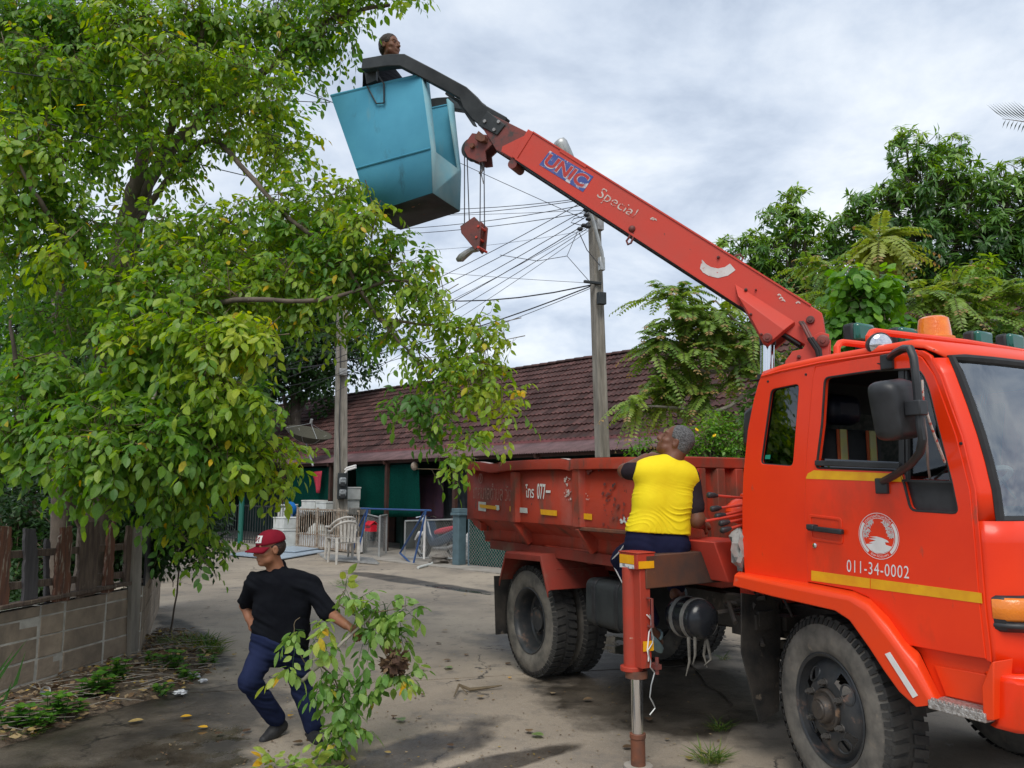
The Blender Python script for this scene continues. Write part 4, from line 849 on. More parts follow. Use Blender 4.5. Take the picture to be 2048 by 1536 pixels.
# emblem of the municipality: two thin rings, white band, trees and river
def ring(mb, c, r0, r1, a0, a1, w, n=40):
    rows = [[], []]
    for k in range(n+1):
        a = a0 + (a1-a0)*k/n
        for row, r_ in zip(rows, (r0, r1)): row.append(Vector((c[0] + r_*math.cos(a), -w, c[1] + r_*math.sin(a))))
    mb.grid(rows)
ec = xz((1757.5, 1072), w=1.04)[0]; er = .118; EW = 1.0425
em = MB()
ring(em, ec, er*.975, er, 0, 2*PI, EW); ring(em, ec, er*.755, er*.775, 0, 2*PI, EW)
ring(em, ec, er*.81, er*.94, R(-52), R(38), EW, 20); ring(em, ec, er*.81, er*.94, R(142), R(232), EW, 20)
river = [(-.45, -.05), (-.1, -.02), (.2, -.08), (.42, -.16), (.5, -.25), (.30, -.25), (.34, -.36), (.62, -.42), (.5, -.58), (.2, -.72), (-.2, -.73), (-.5, -.58), (-.66, -.38), (-.3, -.33), (-.5, -.3), (-.15, -.2), (-.52, -.14), (-.1, -.1)]
em.add([Vector((ec[0] + x*er, -EW, ec[1] + y*er)) for x, y in river], [tuple(range(len(river)))])
rg = random.Random(3)
for sg in (-1, 1):
    for k in range(120):                              # palm leaves of the two tree groups
        t = rg.random(); a = PI/2 + sg*(.35 + 1.35*t); rr = er*(.74 - .36*rg.random()*(.35 + .9*t if t < .6 else 1.2-t*.6)); x, y = ec[0] + rr*math.cos(a), ec[1] + rr*math.sin(a)
        b = rg.uniform(0, 6.28); l = er*rg.uniform(.04, .085)
        em.add([Vector((x + l*math.cos(b), -EW, y + l*math.sin(b))), Vector((x + l*.35*math.cos(b+1.6), -EW, y + l*.35*math.sin(b+1.6))), Vector((x - l*math.cos(b+.4), -EW, y - l*math.sin(b+.4)))], [(0, 1, 2)])
for (tx, am, sgn, span) in (('เทศบาลตำบลวังไผ่', PI/2, 1, 1.65), ('จังหวัดชุมพร', -PI/2, -1, 1.05)):
    vs, fs = text_mesh(tx, 1); x0 = min(v.x for v in vs); x1 = max(v.x for v in vs); y0 = min(v.y for v in vs); y1 = max(v.y for v in vs)
    def arc(v):
        f = (v.x-x0)/(x1-x0) - .5; h = (v.y-y0)/(y1-y0); a = am - sgn*f*span; r_ = er*(.80 + .15*h) if sgn > 0 else er*(.95 - .15*h); return Vector((ec[0] + r_*math.cos(a), -EW, ec[1] + r_*math.sin(a)))
    em.add([arc(v) for v in vs], fs)
tp(em, 'emblem', X['white'], door, smooth=0, fix=False)
def lettering(txt, px, w, m, name='lettering', parent=None, **k):
    vs, fs = fit_text(txt, [S(u, v, w) for (u, v) in px], **k); mb = MB(); mb.add(vs, fs); return tp(mb, name, m, parent, smooth=0, fix=False)
lettering('011-34-0002', [(1693.5, 1143.5), (1818, 1157.5), (1818, 1132.5), (1693.5, 1119)], 1.0425, X['white'], parent=door, sp=1.12)
# front corner, front panel, header, roof
ZS = [(.90, .968), (1.0, .965), (1.19, .957), (1.46, .958), (1.56, .957)]
def front_row(z, g): return [(g+.012, 1.03, z), (g+.035, 1.02, z), (g+.075, .975, z), (g+.105, .92, z), (g+.125, .8, z), (g+.14, .45, z), (g+.145, 0, z)]
def mirror_row(r_): return [Vector((x, -w, z)) for x, w, z in r_] + [Vector((x, w, z)) for x, w, z in reversed(r_[:-1])]
mb = MB(); mb.grid([mirror_row(front_row(z, g)) for z, g in ZS]); tp(mb, 'front_panel', X['cab'], solid=.006)
ZP = [(1.56, .957), (1.70, .950), (1.83, .930), (1.954, .905), (2.10, .868), (2.26, .822), (2.34, .79)]
for sg in (-1, 1):
    mb = MB(); mb.grid([[Vector((g+.012, sg*1.03, z)), Vector((g+.03, sg*1.015, z)), Vector((g+.05, sg*.975, z)), Vector((g+.062, sg*.95, z))] for z, g in ZP]); tp(mb, 'front_pillar', X['cab'], solid=.01)
def wrow(z, g): return mirror_row([(g+.06, .95, z), (g+.085, .88, z), (g+.105, .70, z), (g+.115, .4, z), (g+.12, 0, z)])
mb = MB(); mb.grid([wrow(z, g) for z, g in ZP]); tp(mb, 'windscreen', X['windglass'])
edge = [wrow(z, g)[0] for z, g in ZP] + wrow(*ZP[-1])[1:] + [wrow(z, g)[-1] for z, g in reversed(ZP[:-1])] + list(reversed(wrow(*ZP[0])))[1:]
mb = MB(); mb.tube(edge + [edge[0]], .024, 8); tp(mb, 'windscreen_seal', X['rubber'])
mb = MB(); rows = []
for (x, z0, wd) in ((-.34, 2.37, 1.02), (-.32, 2.405, 1.02), (-.15, 2.425, 1.025), (.15, 2.433, 1.025), (.48, 2.432, 1.025), (.68, 2.43, 1.02), (.76, 2.41, 1.02), (.80, 2.385, 1.00), (.845, 2.345, .965)):
    k = 1 if x < .75 else (.6 if x < .79 else (.3 if x < .83 else 0))
    rows.append(mirror_row([(x, wd, z0-.01), (x, wd-.02, z0+.022*k), (x + (.02 if x > .7 else 0), wd-.08, z0+.032*k), (x + (.05 if x > .7 else 0), wd-.35, z0+.038*k), (x + (.07 if x > .7 else 0), 0, z0+.042*k)]))
mb.grid(rows); tp(mb, 'roof', X['cabworn'], solid=.008, smooth=50)
mb = MB(); mb.tube([Vector((p[0], -1.035, p[1])) for p in xz((1528, 753), (1565, 743), (1645, 726), (1748, 710), (1800, 703.5), (1838, 703))], .009, 6); tp(mb, 'drip_rail', X['cab'])
mb = MB(); mb.prism([Vector((x, -1.0, z)) for x, z in ((-.50, 1.17), (-.50, 1.5), (-.47, 1.85), (-.39, 2.15), (-.30, 2.39), (-.25, 2.39), (-.34, 2.15), (-.42, 1.85), (-.45, 1.5), (-.45, 1.17))], (0, 2.0, 0)); tp(mb, 'rear_wall', X['cab'])
mb = MB(); mb.tube([Vector((p[0], -1.012, p[1])) for p in xz(*(doortop + doorfront))], .010, 6); mb.tube([Vector((p[0], -1.012, p[1])) for p in xz(*rearline)], .008, 6); tp(mb, 'door_seal', X['rubber'])
mb = MB(); mb.box((-.52, -1.0, 1.13), (.98, 1.0, 1.17)); mb.box((-.44, -1.0, 1.17), (-.43, 1.0, 1.9)); mb.prism([Vector((-.43, -1.0, 1.9)), Vector((-.26, -1.0, 2.385)), Vector((-.25, -1.0, 2.385)), Vector((-.42, -1.0, 1.9))], (0, 2.0, 0)); mb.box((-.44, -1.0, 2.385), (.8, 1.0, 2.39)); mb.box((.80, -.95, 1.3), (1.02, .95, 1.62)); mb.box((.70, -.95, 1.45), (1.0, .95, 1.58)); tp(mb, 'interior', X['interior'], bevel=.02)
mb = MB(); mb.prism([Vector((-.42, -.85, 1.80)), Vector((-.31, -.85, 2.2)), Vector((-.305, -.85, 2.2)), Vector((-.415, -.85, 1.80))], (0, 1.7, 0)); tp(mb, 'rear_window_curtain', mat('dim_grey_curtain', (.10, .10, .085), (.035, .04, .035), 22, .9))
swc = Vector((.62, -.52, 1.72)); swa = Vector((-.45, 0, .9)).normalized(); sx = Vector((0, 1, 0)); sy = swa.cross(sx)
mb = MB(); mb.tube([swc + (sx*math.cos(2*PI*k/24) + sy*math.sin(2*PI*k/24))*.21 for k in range(25)], .014, 6, cap=False); mb.tube([swc, swc - swa*.35], .03, 8); mb.bar(swc - sx*.2, swc + sx*.2, .03, .02); tp(mb, 'steering_wheel', X['foam'])
# papers/cloth on dashboard
mb = MB(); mb.box((.74, -.93, 1.60), (.98, -.3, 1.615)); tp(mb, 'dashboard_cloth', mat('pale_violet_cloth', (.36, .33, .5), (.3, .28, .42), 6, .8))
mb = MB()
for k in range(3): mb.tube([Vector((x, -w, z)) for (x, w, z) in ((.80, .55 + .02*k, 2.28), (.86, .72 + .02*k, 2.12), (.90, .78 + .015*k, 1.95), (.93, .80 + .012*k, 1.80), (.97, .72, 1.66))], .004, 4)
mb.tube([Vector((x, -w, z)) for (x, w, z) in ((.80, .88, 2.30), (.85, .90, 2.15), (.89, .91, 2.02), (.91, .86, 1.97), (.90, .84, 2.0))], .004, 4); tp(mb, 'aerial_wire', X['wire'])
mb = MB(); mb.tube([Vector((1.06, -.62, 1.60)), Vector((1.09, -.45, 1.66)), Vector((1.08, -.05, 1.78))], .008, 6); mb.bar(Vector((1.085, -.30, 1.62)), Vector((1.075, .12, 1.82)), .015, .02); tp(mb, 'wiper', X['plastic'])
mb = MB(); mb.prism([Vector((p[0], -1.0155, p[1])) for p in xz((1530, 910), (1540, 909.5), (1539, 918), (1529, 918))], (0, -.001, 0)); tp(mb, 'green_sticker', X['greenlens'] if 'greenlens' in X else mat('green_sticker', (.01, .25, .16), None, 5, .5))
for px in ((1536, 763), (1612, 749), (1922, 887)): tp(MB().lathe([(.008, 0), (.007, .004), (0, .005)], S(*px, 1.036), (0, -1, 0), 10), 'screw', X['plastic'])
# seat with vest
def soft(mb, lo, hi): mb.box(lo, hi); return mb
seat = tp(soft(MB(), (-.20, -.80, 1.62), (-.02, -.30, 2.07)), 'seat', X['interior'], bevel=.07)
tp(soft(MB(), (-.20, -.80, 1.35), (.32, -.30, 1.62)), 'seat_cushion', X['interior'], seat, bevel=.07)
hr = S(1697, 845, .55); mb = MB(); mb.box((-.20, -.70, 2.10), (-.06, -.42, 2.29)); tp(mb, 'headrest', mat('navy_leatherette', (.012, .014, .03), None, 5, .4), seat, bevel=.06)
X['hivis'] = mat('lime_silver_vest_strip', (.58, .52, .14), (.5, .45, .2), 12, .5); X['vestedge'] = mat('orange_vest_edge', (.5, .10, .03), None, 5, .7)
for y in (-.70, -.44):
    mb = MB(); mb.box((-.018, y-.045, 1.64), (-.008, y+.045, 2.06)); tp(mb, 'vest_edge', X['vestedge'], seat, bevel=.003)
    mb = MB(); mb.box((-.008, y-.028, 1.64), (.0, y+.028, 2.06)); tp(mb, 'vest_strip', X['hivis'], seat, bevel=.003)
# wheel-arch fender
seam_f = [(1478, 1143), (1560, 1156), (1622, 1165.5), (1709, 1182), (1742, 1197), (1777, 1231), (1812, 1281), (1838, 1304), (1884, 1398)]
crest_f = [(1469, 1150), (1555, 1169), (1620, 1183), (1700, 1199), (1735, 1221), (1775, 1272), (1803, 1311), (1833, 1356), (1866, 1410)]
lip_f = [(1466, 1173), (1545, 1194), (1620, 1211), (1668, 1222), (1697, 1241), (1737, 1297), (1766, 1342), (1797, 1385), (1829, 1414)]
rows = [[S(*p, .95) for p in seam_f], [S(*p, 1.03) for p in seam_f]]
mid = [(Vector(a) + Vector(b))/2 for a, b in zip(seam_f, crest_f)]
rows += [[S(*p, 1.10) for p in mid], [S(*p, 1.12) for p in crest_f], [S(*p, 1.12) for p in lip_f]]
rows += [[S(*p, 1.12) + Vector((0, .05, .012)) for p in lip_f]]
sub = lambda row: row
mb = MB(); mb.grid(rows); o = tp(mb, 'fender', X['cabworn'], smooth=28)
q = o.modifiers.new('b', 'BEVEL'); q.width = .012; q.segments = 3; q.angle_limit = R(25); q.limit_method = 'ANGLE'
mbm = MB(); mbm.add([Vector((p.x, -p.y, p.z)) for p in mb.v], mb.f); tp(mbm, 'fender', X['cabworn'], smooth=28)
decal('worn_stripe', [(1770, 1308), (1780, 1304), (1836, 1391), (1826, 1396)], X['white'], w=1.1225, parent=o)
for sg in (-1, 1):
    mb = MB(); arch = [S(*p, 1.10) + Vector((0, 0, .02)) for p in lip_f]; mb.grid([[Vector((p.x, sg*1.09, p.z)) for p in arch], [Vector((p.x, sg*.40, p.z + .0)) for p in arch]]); mb.box((-.56, sg*.72-.35, .45) if 0 else (-.55, min(sg*.38, sg*.42), .95), (.7, max(sg*.38, sg*.42), 1.16)); tp(mb, 'wheel_arch', X['chassis'])
for sg in (-1, 1):
    f_ = [TX(*p, -.585) for p in [(1484, 1186), (1545, 1195), (1562, 1240), (1558, 1422), (1520, 1447), (1484, 1305)]]
    if sg > 0: f_ = [Vector((p.x, -p.y, p.z)) for p in f_]
    mb = MB(); mb.prism(f_, (-.012, 0, 0)); fl = tp(mb, 'mud_flap', X['sidewallflap'] if 'sidewallflap' in X else X['chassis'])
# lower corner, step, bracket, bumper, turn lamp
mb = MB(); mb.prism([Vector((p[0], -1.0, p[1])) for p in xz((1820, 1290), (1980, 1317), (1985, 1340), (1972, 1425), (1884, 1402), (1840, 1306), w=1.0)], (0, .03, 0)); tp(mb, 'sill_panel', X['cabworn'], bevel=.004)
mb = MB(); mb.prism([Vector((p[0], -1.012, p[1])) for p in xz((1868, 1330), (1975, 1350), (1968, 1408), (1892, 1392), w=1.01)], (0, .01, 0)); tp(mb, 'sill_panel', X['cabworn'], bevel=.003)
X['treadplate'] = mat('aluminium_tread_plate', (.52, .5, .48), (.34, .31, .29), 60, .35, .6, bump=.9, bscale=120, lo=.45, hi=.55)
st = [S(*p, 1.12) for p in [(1858, 1406), (1968, 1426), (1968, 1441), (1858, 1420)]]; z1 = .735
mb = MB(); mb.box((st[0].x, -1.13, .695), (st[1].x + .01, -.95, .735)); stp = tp(mb, 'step', X['treadplate'], bevel=.004)
mb = MB()
for k in range(12):
    x = st[0].x + .012 + k*(st[1].x - st[0].x - .01)/12; mb.add([Vector((x, -1.128, .735)), Vector((x+.008, -1.128, .748)), Vector((x+.016, -1.128, .735)), Vector((x, -1.10, .735)), Vector((x+.008, -1.10, .742)), Vector((x+.016, -1.10, .735))], [(0, 1, 2), (0, 3, 4, 1), (1, 4, 5, 2)])
tp(mb, 'step_teeth', X['treadplate'], stp, smooth=0)
bk_ = xz((1987, 1325), (1993, 1322), (1992, 1440), (1972, 1440), (1968, 1372), w=1.10); mb = MB(); mb.prism([Vector((p[0], -1.12, p[1])) for p in bk_], (0, .20, 0)); tp(mb, 'step_bracket', X['cabworn'], bevel=.005)
for zz in ((.66, .905),):
    rows = [[Vector((x, w, z)) for (x, w) in ((.985, -1.05), (1.02, -1.07), (1.10, -1.06), (1.18, -.98), (1.22, -.8), (1.24, -.4), (1.245, 0), (1.24, .4), (1.22, .8), (1.18, .98), (1.10, 1.06), (1.02, 1.07), (.985, 1.05))] for z in (.67, .69, .87, .89)]
    for r_, d in ((rows[0], .02), (rows[3], .03)):
        for p in r_: p.x -= d
    mb = MB(); mb.grid(rows); mb.grid([rows[3], [Vector((.95, p.y*.9, .90)) for p in rows[3]]]); tp(mb, 'bumper', X['cab'], solid=.008, smooth=40)
X['amber'] = mat('amber_lens', (.80, .22, .015), (.70, .17, .01), 4, .18, spec=.5, bump=.25, bscale=90, coat=.5)
def lampbox(z0, z1, m, name, pr=0, parent=None, y0=-1.0, y1=-.72):
    rows = []
    for z in (z0, z0+.012, z1-.012, z1):
        e = .0 if z in (z0, z1) else .014
        rows.append([Vector((.985 + pr, y0 - e, z)), Vector((1.035 + pr + e, y0 + .004 - e*.6, z)), Vector((1.085 + pr + e, y0 + .06, z)), Vector((1.11 + pr + e, y0 + .14, z)), Vector((1.115 + pr + e, y1, z))])
    mb = MB(); mb.grid(rows); mb.f.append(tuple(range(5))); mb.m.append(0); mb.f.append(tuple(range(15, 20))); mb.m.append(0); return tp(mb, name, m, parent, smooth=50)
hl_ = lampbox(1.075, 1.232, X['plastic'], 'corner_lamp', -.004, y0=-1.01)
lampbox(1.122, 1.224, X['amber'], 'amber_lens', .012, hl_, y0=-1.012); lampbox(1.085, 1.12, X['plastic'], 'lower_lens', .012, hl_, y0=-1.012)
mb = MB(); mb.prism([Vector((1.135, -.86, 1.086)), Vector((1.137, -.72, 1.086)), Vector((1.137, -.72, 1.119)), Vector((1.135, -.86, 1.119))], (.006, 0, 0)); tp(mb, 'white_lens', X['clearglass'] if 0 else X['foam'], hl_)
mb = MB(); mb.prism([Vector((1.105, -.70, 1.08)), Vector((1.108, .70, 1.08)), Vector((1.108, .70, 1.24)), Vector((1.105, -.70, 1.24))], (.012, 0, 0)); tp(mb, 'grille', X['plastic'])
# mirror on its bent tube
AP = [S(1779, 716, 1.04), S(1790, 706, 1.16), S(1808, 697, 1.24), S(1820, 697, 1.27), S(1827, 715, 1.28), S(1834, 775, 1.28), S(1840, 850, 1.28), S(1845, 878, 1.28), S(1840, 905, 1.26), S(1822, 928, 1.20), S(1790, 950, 1.12), S(1766, 963, 1.05)]
mr_ = tp(MB().tube(AP, .019, 10), 'mirror_arm', X['plastic'])
for px in ((1776, 722), (1766, 970)):
    p = S(*px, 1.04); mb = MB(); mb.box(tuple(p - Vector((.035, .02, .045))), tuple(p + Vector((.035, .02, .035)))); tp(mb, 'bracket', X['plastic'], mr_, bevel=.006)
mc = S(1789, 822, 1.27); mb = MB()
front = rounded([(p.y, p.z) for p in [TX(u, v, mc.x) for (u, v) in [(1749, 764), (1806, 756), (1836, 875), (1771, 883)]]], .055, 5)
for (dx, sc) in ((-.05, .96), (-.03, 1.0), (.02, 1.0), (.06, .90), (.075, .75)): 
    cy = sum(p[0] for p in front)/len(front); cz = sum(p[1] for p in front)/len(front)
    mb.v += [Vector((mc.x + dx, cy + (p[0]-cy)*sc, cz + (p[1]-cz)*sc)) for p in front]
n_ = len(front)
for i in range(4): mb.f += [(i*n_+k, i*n_+(k+1) % n_, (i+1)*n_+(k+1) % n_, (i+1)*n_+k) for k in range(n_)]
mb.f += [tuple(range(n_)), tuple(range(4*n_, 5*n_))]; mb.m = [0]*len(mb.f); tp(mb, 'mirror_housing', X['plastic'], smooth=50)
p = S(1836, 816, 1.28); mb = MB(); mb.box(tuple(p - Vector((.05, .03, .035))), tuple(p + Vector((.03, .03, .035)))); tp(mb, 'clamp', X['plastic'], mr_, bevel=.006)
mb = MB(); mb.tube([S(1847, 835, 1.25), S(1852, 865, 1.2), S(1856, 930, 1.1), S(1860, 958, 1.03)], .006, 6); tp(mb, 'stay_rod', X['steel'], mr_)
mb = MB(); mb.tube([S(1844, 760, 1.24), S(1846, 800, 1.24), S(1858, 840, 1.2), S(1872, 880, 1.14), S(1890, 925, 1.04)], .006, 6); tp(mb, 'wire', X['wornwhite'], mr_)
# roof fittings
def roofz(x, w): return 2.432 + .038*(1 - min(1, abs(w)/1.0)**2)
for (x0, w0, h) in ((.17, .93, .105), (.36, .90, .135)):
    rb = MB(); zt = roofz(x0, w0) + h
    rb.tube([(x0, -w0, roofz(x0, w0)-.01), (x0, -w0+.005, zt-.035), (x0, -w0+.03, zt-.008), (x0, -w0+.06, zt), (x0, 0, zt+.012), (x0, w0-.06, zt), (x0, w0-.03, zt-.008), (x0, w0-.005, zt-.035), (x0, w0, roofz(x0, w0)-.01)], .020, 10); ro_ = tp(rb, 'roof_rail', X['cabworn'])
    for y in (-.45, .45): tp(MB().tube([(x0, y, roofz(x0, y)-.02), (x0, y, zt)], .016, 8), 'rail_foot', X['cabworn'], ro_)
sp_ = S(1761, 690, .98); sax = (Vector((3.16, -4.6, 1.7)) - sp_).normalized(); sax = (sax + Vector((.5, .2, 0))).normalized()
sl0 = tp(MB().lathe([(0, -.085), (.03, -.085), (.055, -.06), (.066, -.02), (.068, .0), (.062, .006)], sp_, sax, 24), 'spotlight', X['blacksteel'], smooth=50)
tp(MB().lathe([(.063, .002), (.055, .012), (.03, .02), (0, .022)], sp_, sax, 24), 'lens', mat('silver_lamp_lens', (.75, .76, .78), (.55, .56, .6), 25, .08, .85), sl0, smooth=60)
mb = MB(); mb.tube([sp_ - sax*.05, sp_ - sax*.06 - Vector((0, 0, .08)), S(1772, 712, 1.03)], .012, 6); mb.tube([S(1748, 712, 1.0), S(1742, 722, 1.02), S(1752, 706, .99), S(1765, 713, 1.04), S(1762, 728, 1.04), S(1745, 725, 1.03)], .005, 5); tp(mb, 'bracket', X['blacksteel'], sl0)
X['greenlens'] = mat('green_lamp_lens', (.004, .11, .075), (.004, .09, .065), 5, .12, coat=.5)
for (px, w) in (((1720, 668), .62), ((1808, 676), .30), ((1958, 682), -.35), ((2022, 687), -.78)):
    c = S(*px, w); mb = MB(); mb.box(tuple(c + Vector((-.06, -.085, -.062))), tuple(c + Vector((.02, .085, .062)))); lm = tp(mb, 'roof_lamp', X['blacksteel'], bevel=.02)
    mb = MB(); mb.box(tuple(c + Vector((.0, -.08, -.058))), tuple(c + Vector((.05, .08, .058)))); tp(mb, 'green_lens', X['greenlens'], lm, bevel=.02)
    mb = MB(); mb.tube([c + Vector((-.02, 0, -.05)), c + Vector((-.02, 0, -.14))], .015, 6); tp(mb, 'lamp_foot', X['blacksteel'], lm)
bc = S(1871, 700, .0); bc.z -= .0
X['beacon'] = mat('amber_beacon_dome', (.88, .26, .01), (.75, .16, .005), 12, .12, spec=.5, bump=.35, bscale=70, coat=.6); X['beaconbase'] = mat('orange_beacon_base', (.80, .27, .06), (.72, .22, .05), 9, .5)
tt = S(1871, 634, .0).z; bb = S(1871, 692, 0).z
be = tp(MB().lathe([(.0, bb-.04), (.105, bb-.04), (.11, bb), (.115, bb + .02), (.115, bb+.05), (.10, bb+.055), (.0, bb+.055)], (bc.x, bc.y, 0), (0, 0, 1), 28), 'beacon', X['beaconbase'], smooth=35)
tp(MB().lathe([(.10, bb+.05), (.092, tt-.05), (.086, tt-.012), (.07, tt), (0, tt+.002)], (bc.x, bc.y, 0), (0, 0, 1), 28), 'amber_dome', X['beacon'], be, smooth=40)
mb = MB(); mb.lathe([(0, bb+.05), (.05, bb+.05), (.05, tt-.03), (0, tt-.03)], (bc.x, bc.y, 0), (0, 0, 1), 12)
# snorkel behind the cab
sn = S(1490, 850, .85); mb = MB(); mb.prism([Vector((p.x, -.98, p.z)) for p in [S(u, v, .98) for (u, v) in [(1484, 822), (1512, 803), (1512, 895), (1482, 893)]]], (0, .32, 0)); tp(mb, 'air_intake', X['plastic'], bevel=.03)

# dump body
db = tp(MB(), 'dump_body', X['dump']) if 0 else None
XR, XF = -4.50, -1.32
sec = [(1.10, 1.90), (1.10, 1.41), (.955, 1.30), (.955, 1.185)]
mb = MB()
for sg in (-1, 1):
    rows = []
    for (w, z) in sec: rows.append([Vector((XR + (XF-XR)*t + (0.0), sg*(w + .012*math.sin(9*t+z*5)*(.4 if z < 1.5 else 1)*(0 < t < 1)), z)) for t in [k/16 for k in range(17)]])
    for r_, dx in zip(rows, (0, .02, .10, .16)): r_[0].x += dx
    mb.grid(rows)
mb.box((XR+.15, -.955, 1.17), (XF, .955, 1.20)); mb.box((XF-.04, -1.095, 1.18), (XF, 1.095, 1.90)); mb.box((XR, -1.095, 1.40), (XR+.04, 1.095, 1.88))
body_ = tp(mb, 'dump_body', X['dump'], solid=.012)
rim = [(936, 923, 0), (962, 924, 0), (985, 928, -.004), (998, 926, -.02), (1006, 924, .0), (1030, 922, 0), (1080, 919, 0), (1125, 917.5, 0), (1136, 919, -.01), (1142, 921, -.012), (1150, 918, 0), (1200, 915.5, 0), (1262, 914, 0), (1330, 913, 0)]
rp = [S(u, v, 1.13) for u, v, d in rim]; rp[-1].x = XF + .02
for sg in (-1, 1):
    rows = [[Vector((p.x, sg*(1.13 + dy + (d if dy > 0 else 0)), p.z + dz)) for p, (u, v, d) in zip(rp, rim)] for (dy, dz) in ((-.06, 0), (.028, 0), (.035, -.012), (.035, -.085), (.025, -.09), (-.03, -.09), (-.06, 0))]
    mb = MB(); mb.grid(rows); o = tp(mb, 'rim_rail', X['dump'], body_, smooth=40)
    mb = MB(); mb.grid([[Vector((p.x, sg*(1.13-.055), p.z + .003)) for p in rp], [Vector((p.x, sg*(1.13+.022), p.z + .003)) for p in rp]]); tp(mb, 'worn_edge', X['rimworn'] if 'rimworn' in X else X['wornwhite'], o)
mb = MB(); mb.box((XF-.05, -1.12, 1.86), (XF+.045, 1.12, 1.945)); tp(mb, 'rim_rail', X['dump'], body_, bevel=.01)
for (u, wd) in ((1029, .075), (1155, .085)):
    x = S(u, 990, 1.13).x
    for sg in (-1, 1):
        mb = MB(); mb.prism([Vector((x-wd, sg*1.10, 0)), Vector((x-wd*.6, sg*1.15, 0)), Vector((x+wd*.6, sg*1.15, 0)), Vector((x+wd, sg*1.10, 0))], (0, 0, 1)); 
        for v in mb.v: v.z = 1.40 if v.z < .5 else 1.87
        o = tp(mb, 'rib', X['dump'], body_, bevel=.006)
        mb = MB(); mb.bar((x + .0, sg*1.09, 1.42), (x + .02, sg*.955, 1.22), wd*1.6, .05, up=(1, 0, 0)); tp(mb, 'gusset', X['dump'], body_, bevel=.005)
for y in [TX(u, 1000, XF+.03).y for u in (1441, 1402, 1478)] + [.3, .75]:
    mb = MB(); mb.prism([Vector((XF, y-.06, 1.2)), Vector((XF+.05, y-.035, 1.2)), Vector((XF+.05, y+.035, 1.2)), Vector((XF, y+.06, 1.2))], (0, 0, .66)); tp(mb, 'rib', X['dump'], body_, bevel=.005)
p0, p1 = S(1158, 1061, 1.12), S(1330, 1076, 1.12)
mb = MB(); mb.box((p0.x, -1.135, 1.375), (XF, -1.09, 1.405)); tp(mb, 'ledge', X['rustybar'], body_, bevel=.006)
mb = MB(); mb.box((XR+.3, -.975, 1.10), (XF, -.90, 1.19)); mb.box((XR+.3, .90, 1.10), (XF, .975, 1.19)); mb.box((XR+.3, -.48, .98), (XF, -.34, 1.18)); mb.box((XR+.3, .34, .98), (XF, .48, 1.18))
for k in range(6): mb.box((XR+.5+k*.5, -.9, 1.08), (XR+.58+k*.5, .9, 1.17))
tp(mb, 'sub_frame', X['grimyred'], body_, bevel=.006)
mb = MB(); mb.prism([Vector((p.x, -1.09, p.z)) for p in [S(u, v, 1.09) for (u, v) in [(938, 1030), (946, 1030), (962, 1046), (962, 1062), (948, 1050)]]], (0, .12, 0)); tp(mb, 'corner_plate', X['dump'], body_, bevel=.004)
DW = 1.1165
def bdecal(px, m, w=DW, name='reflective_sticker'): 
    mb = MB(); mb.prism([S(u, v, w) for (u, v) in px], (0, -.002, 0)); return tp(mb, name, m, body_, smooth=0)
bdecal([(957, 1003), (972, 1004.5), (972, 1023), (957, 1021)], X['foam'], DW-.002); bdecal([(959, 1008), (993, 1012.5), (992, 1019.5), (960, 1015)], X['yellow'], DW+.003); bdecal([(991, 1010), (998, 1011), (999, 1019), (996, 1021), (991, 1019)], X['foam'], DW)
bdecal([(1019.5, 1012.5), (1022.5, 1013), (1022, 1023), (1019.5, 1022.5)], X['yellow']); bdecal([(1040, 1015), (1054.5, 1016), (1055, 1026.5), (1040, 1025)], X['foam']); bdecal([(1081, 1018.5), (1114, 1021), (1114, 1032), (1082, 1029)], X['yellow']); bdecal([(1166, 1026.5), (1184, 1028), (1184, 1040), (1166, 1038)], X['yellow'])
flake = random.Random(5)
def flakes(px0, px1, n, m, smin, smax, name):
    mb = MB()
    for _ in range(n):
        u = flake.uniform(px0[0], px1[0]); v = flake.uniform(px0[1], px1[1]); r0 = flake.uniform(smin, smax); k = 7
        mb.prism([S(u + r0*math.cos(2*PI*i/k)*flake.uniform(.5, 1.2), v + r0*1.5*math.sin(2*PI*i/k)*flake.uniform(.5, 1.2), DW + .0006*flake.random()) for i in range(k)], (0, -.0012, 0))
    o = tp(mb, name, m, body_, smooth=0); o['kind'] = 'stuff'; return o
flakes((1129, 955), (1142, 1000), 26, X['wornwhite'], .8, 2.6, 'peeled_paint'); flakes((1238, 1036), (1265, 1048), 14, X['foam'], 1, 3.5, 'peeled_paint'); flakes((1206, 960), (1250, 1060), 34, X['boomdark'], .8, 3.2, 'rust_chips'); flakes((1170, 930), (1215, 945), 8, X['boomdark'], 1, 4, 'rust_chips'); flakes((1163, 980), (1180, 1010), 8, X['wornwhite'], .5, 1.2, 'peeled_paint')
lettering('โทร', [(1051.5, 995), (1068, 996), (1068, 970), (1051, 968)], DW+.001, X['white'], parent=body_, off=.018); lettering('077', [(1074, 998), (1091, 999), (1091, 968), (1074, 966.5)], DW+.001, X['white'], parent=body_, off=.018); bdecal([(1092, 980.5), (1101, 981), (1101, 986), (1092, 985.5)], X['white'], name='dash')
lettering('เทศบาลตำบล วัง', [(946.5, 997), (1022, 1003), (1022, 969), (946.5, 965)], DW+.001, X['fadewhite'], parent=body_, off=-.004)
eb = S(961, 957, DW+.001); mb = MB(); ring(mb, (eb.x, eb.z), .042, .05, 0, 2*PI, DW+.001, 24)
for k in range(26): a = flake.uniform(0, 6.28); r_ = flake.uniform(0, .036); x = eb.x + r_*math.cos(a); z = eb.z + r_*math.sin(a); mb.add([Vector((x-.006, -DW-.001, z)), Vector((x+.005, -DW-.001, z+.003)), Vector((x+.001, -DW-.001, z+.011))], [(0, 1, 2)])
tp(mb, 'faded_emblem', X['fadewhite'], body_, smooth=0, fix=False)
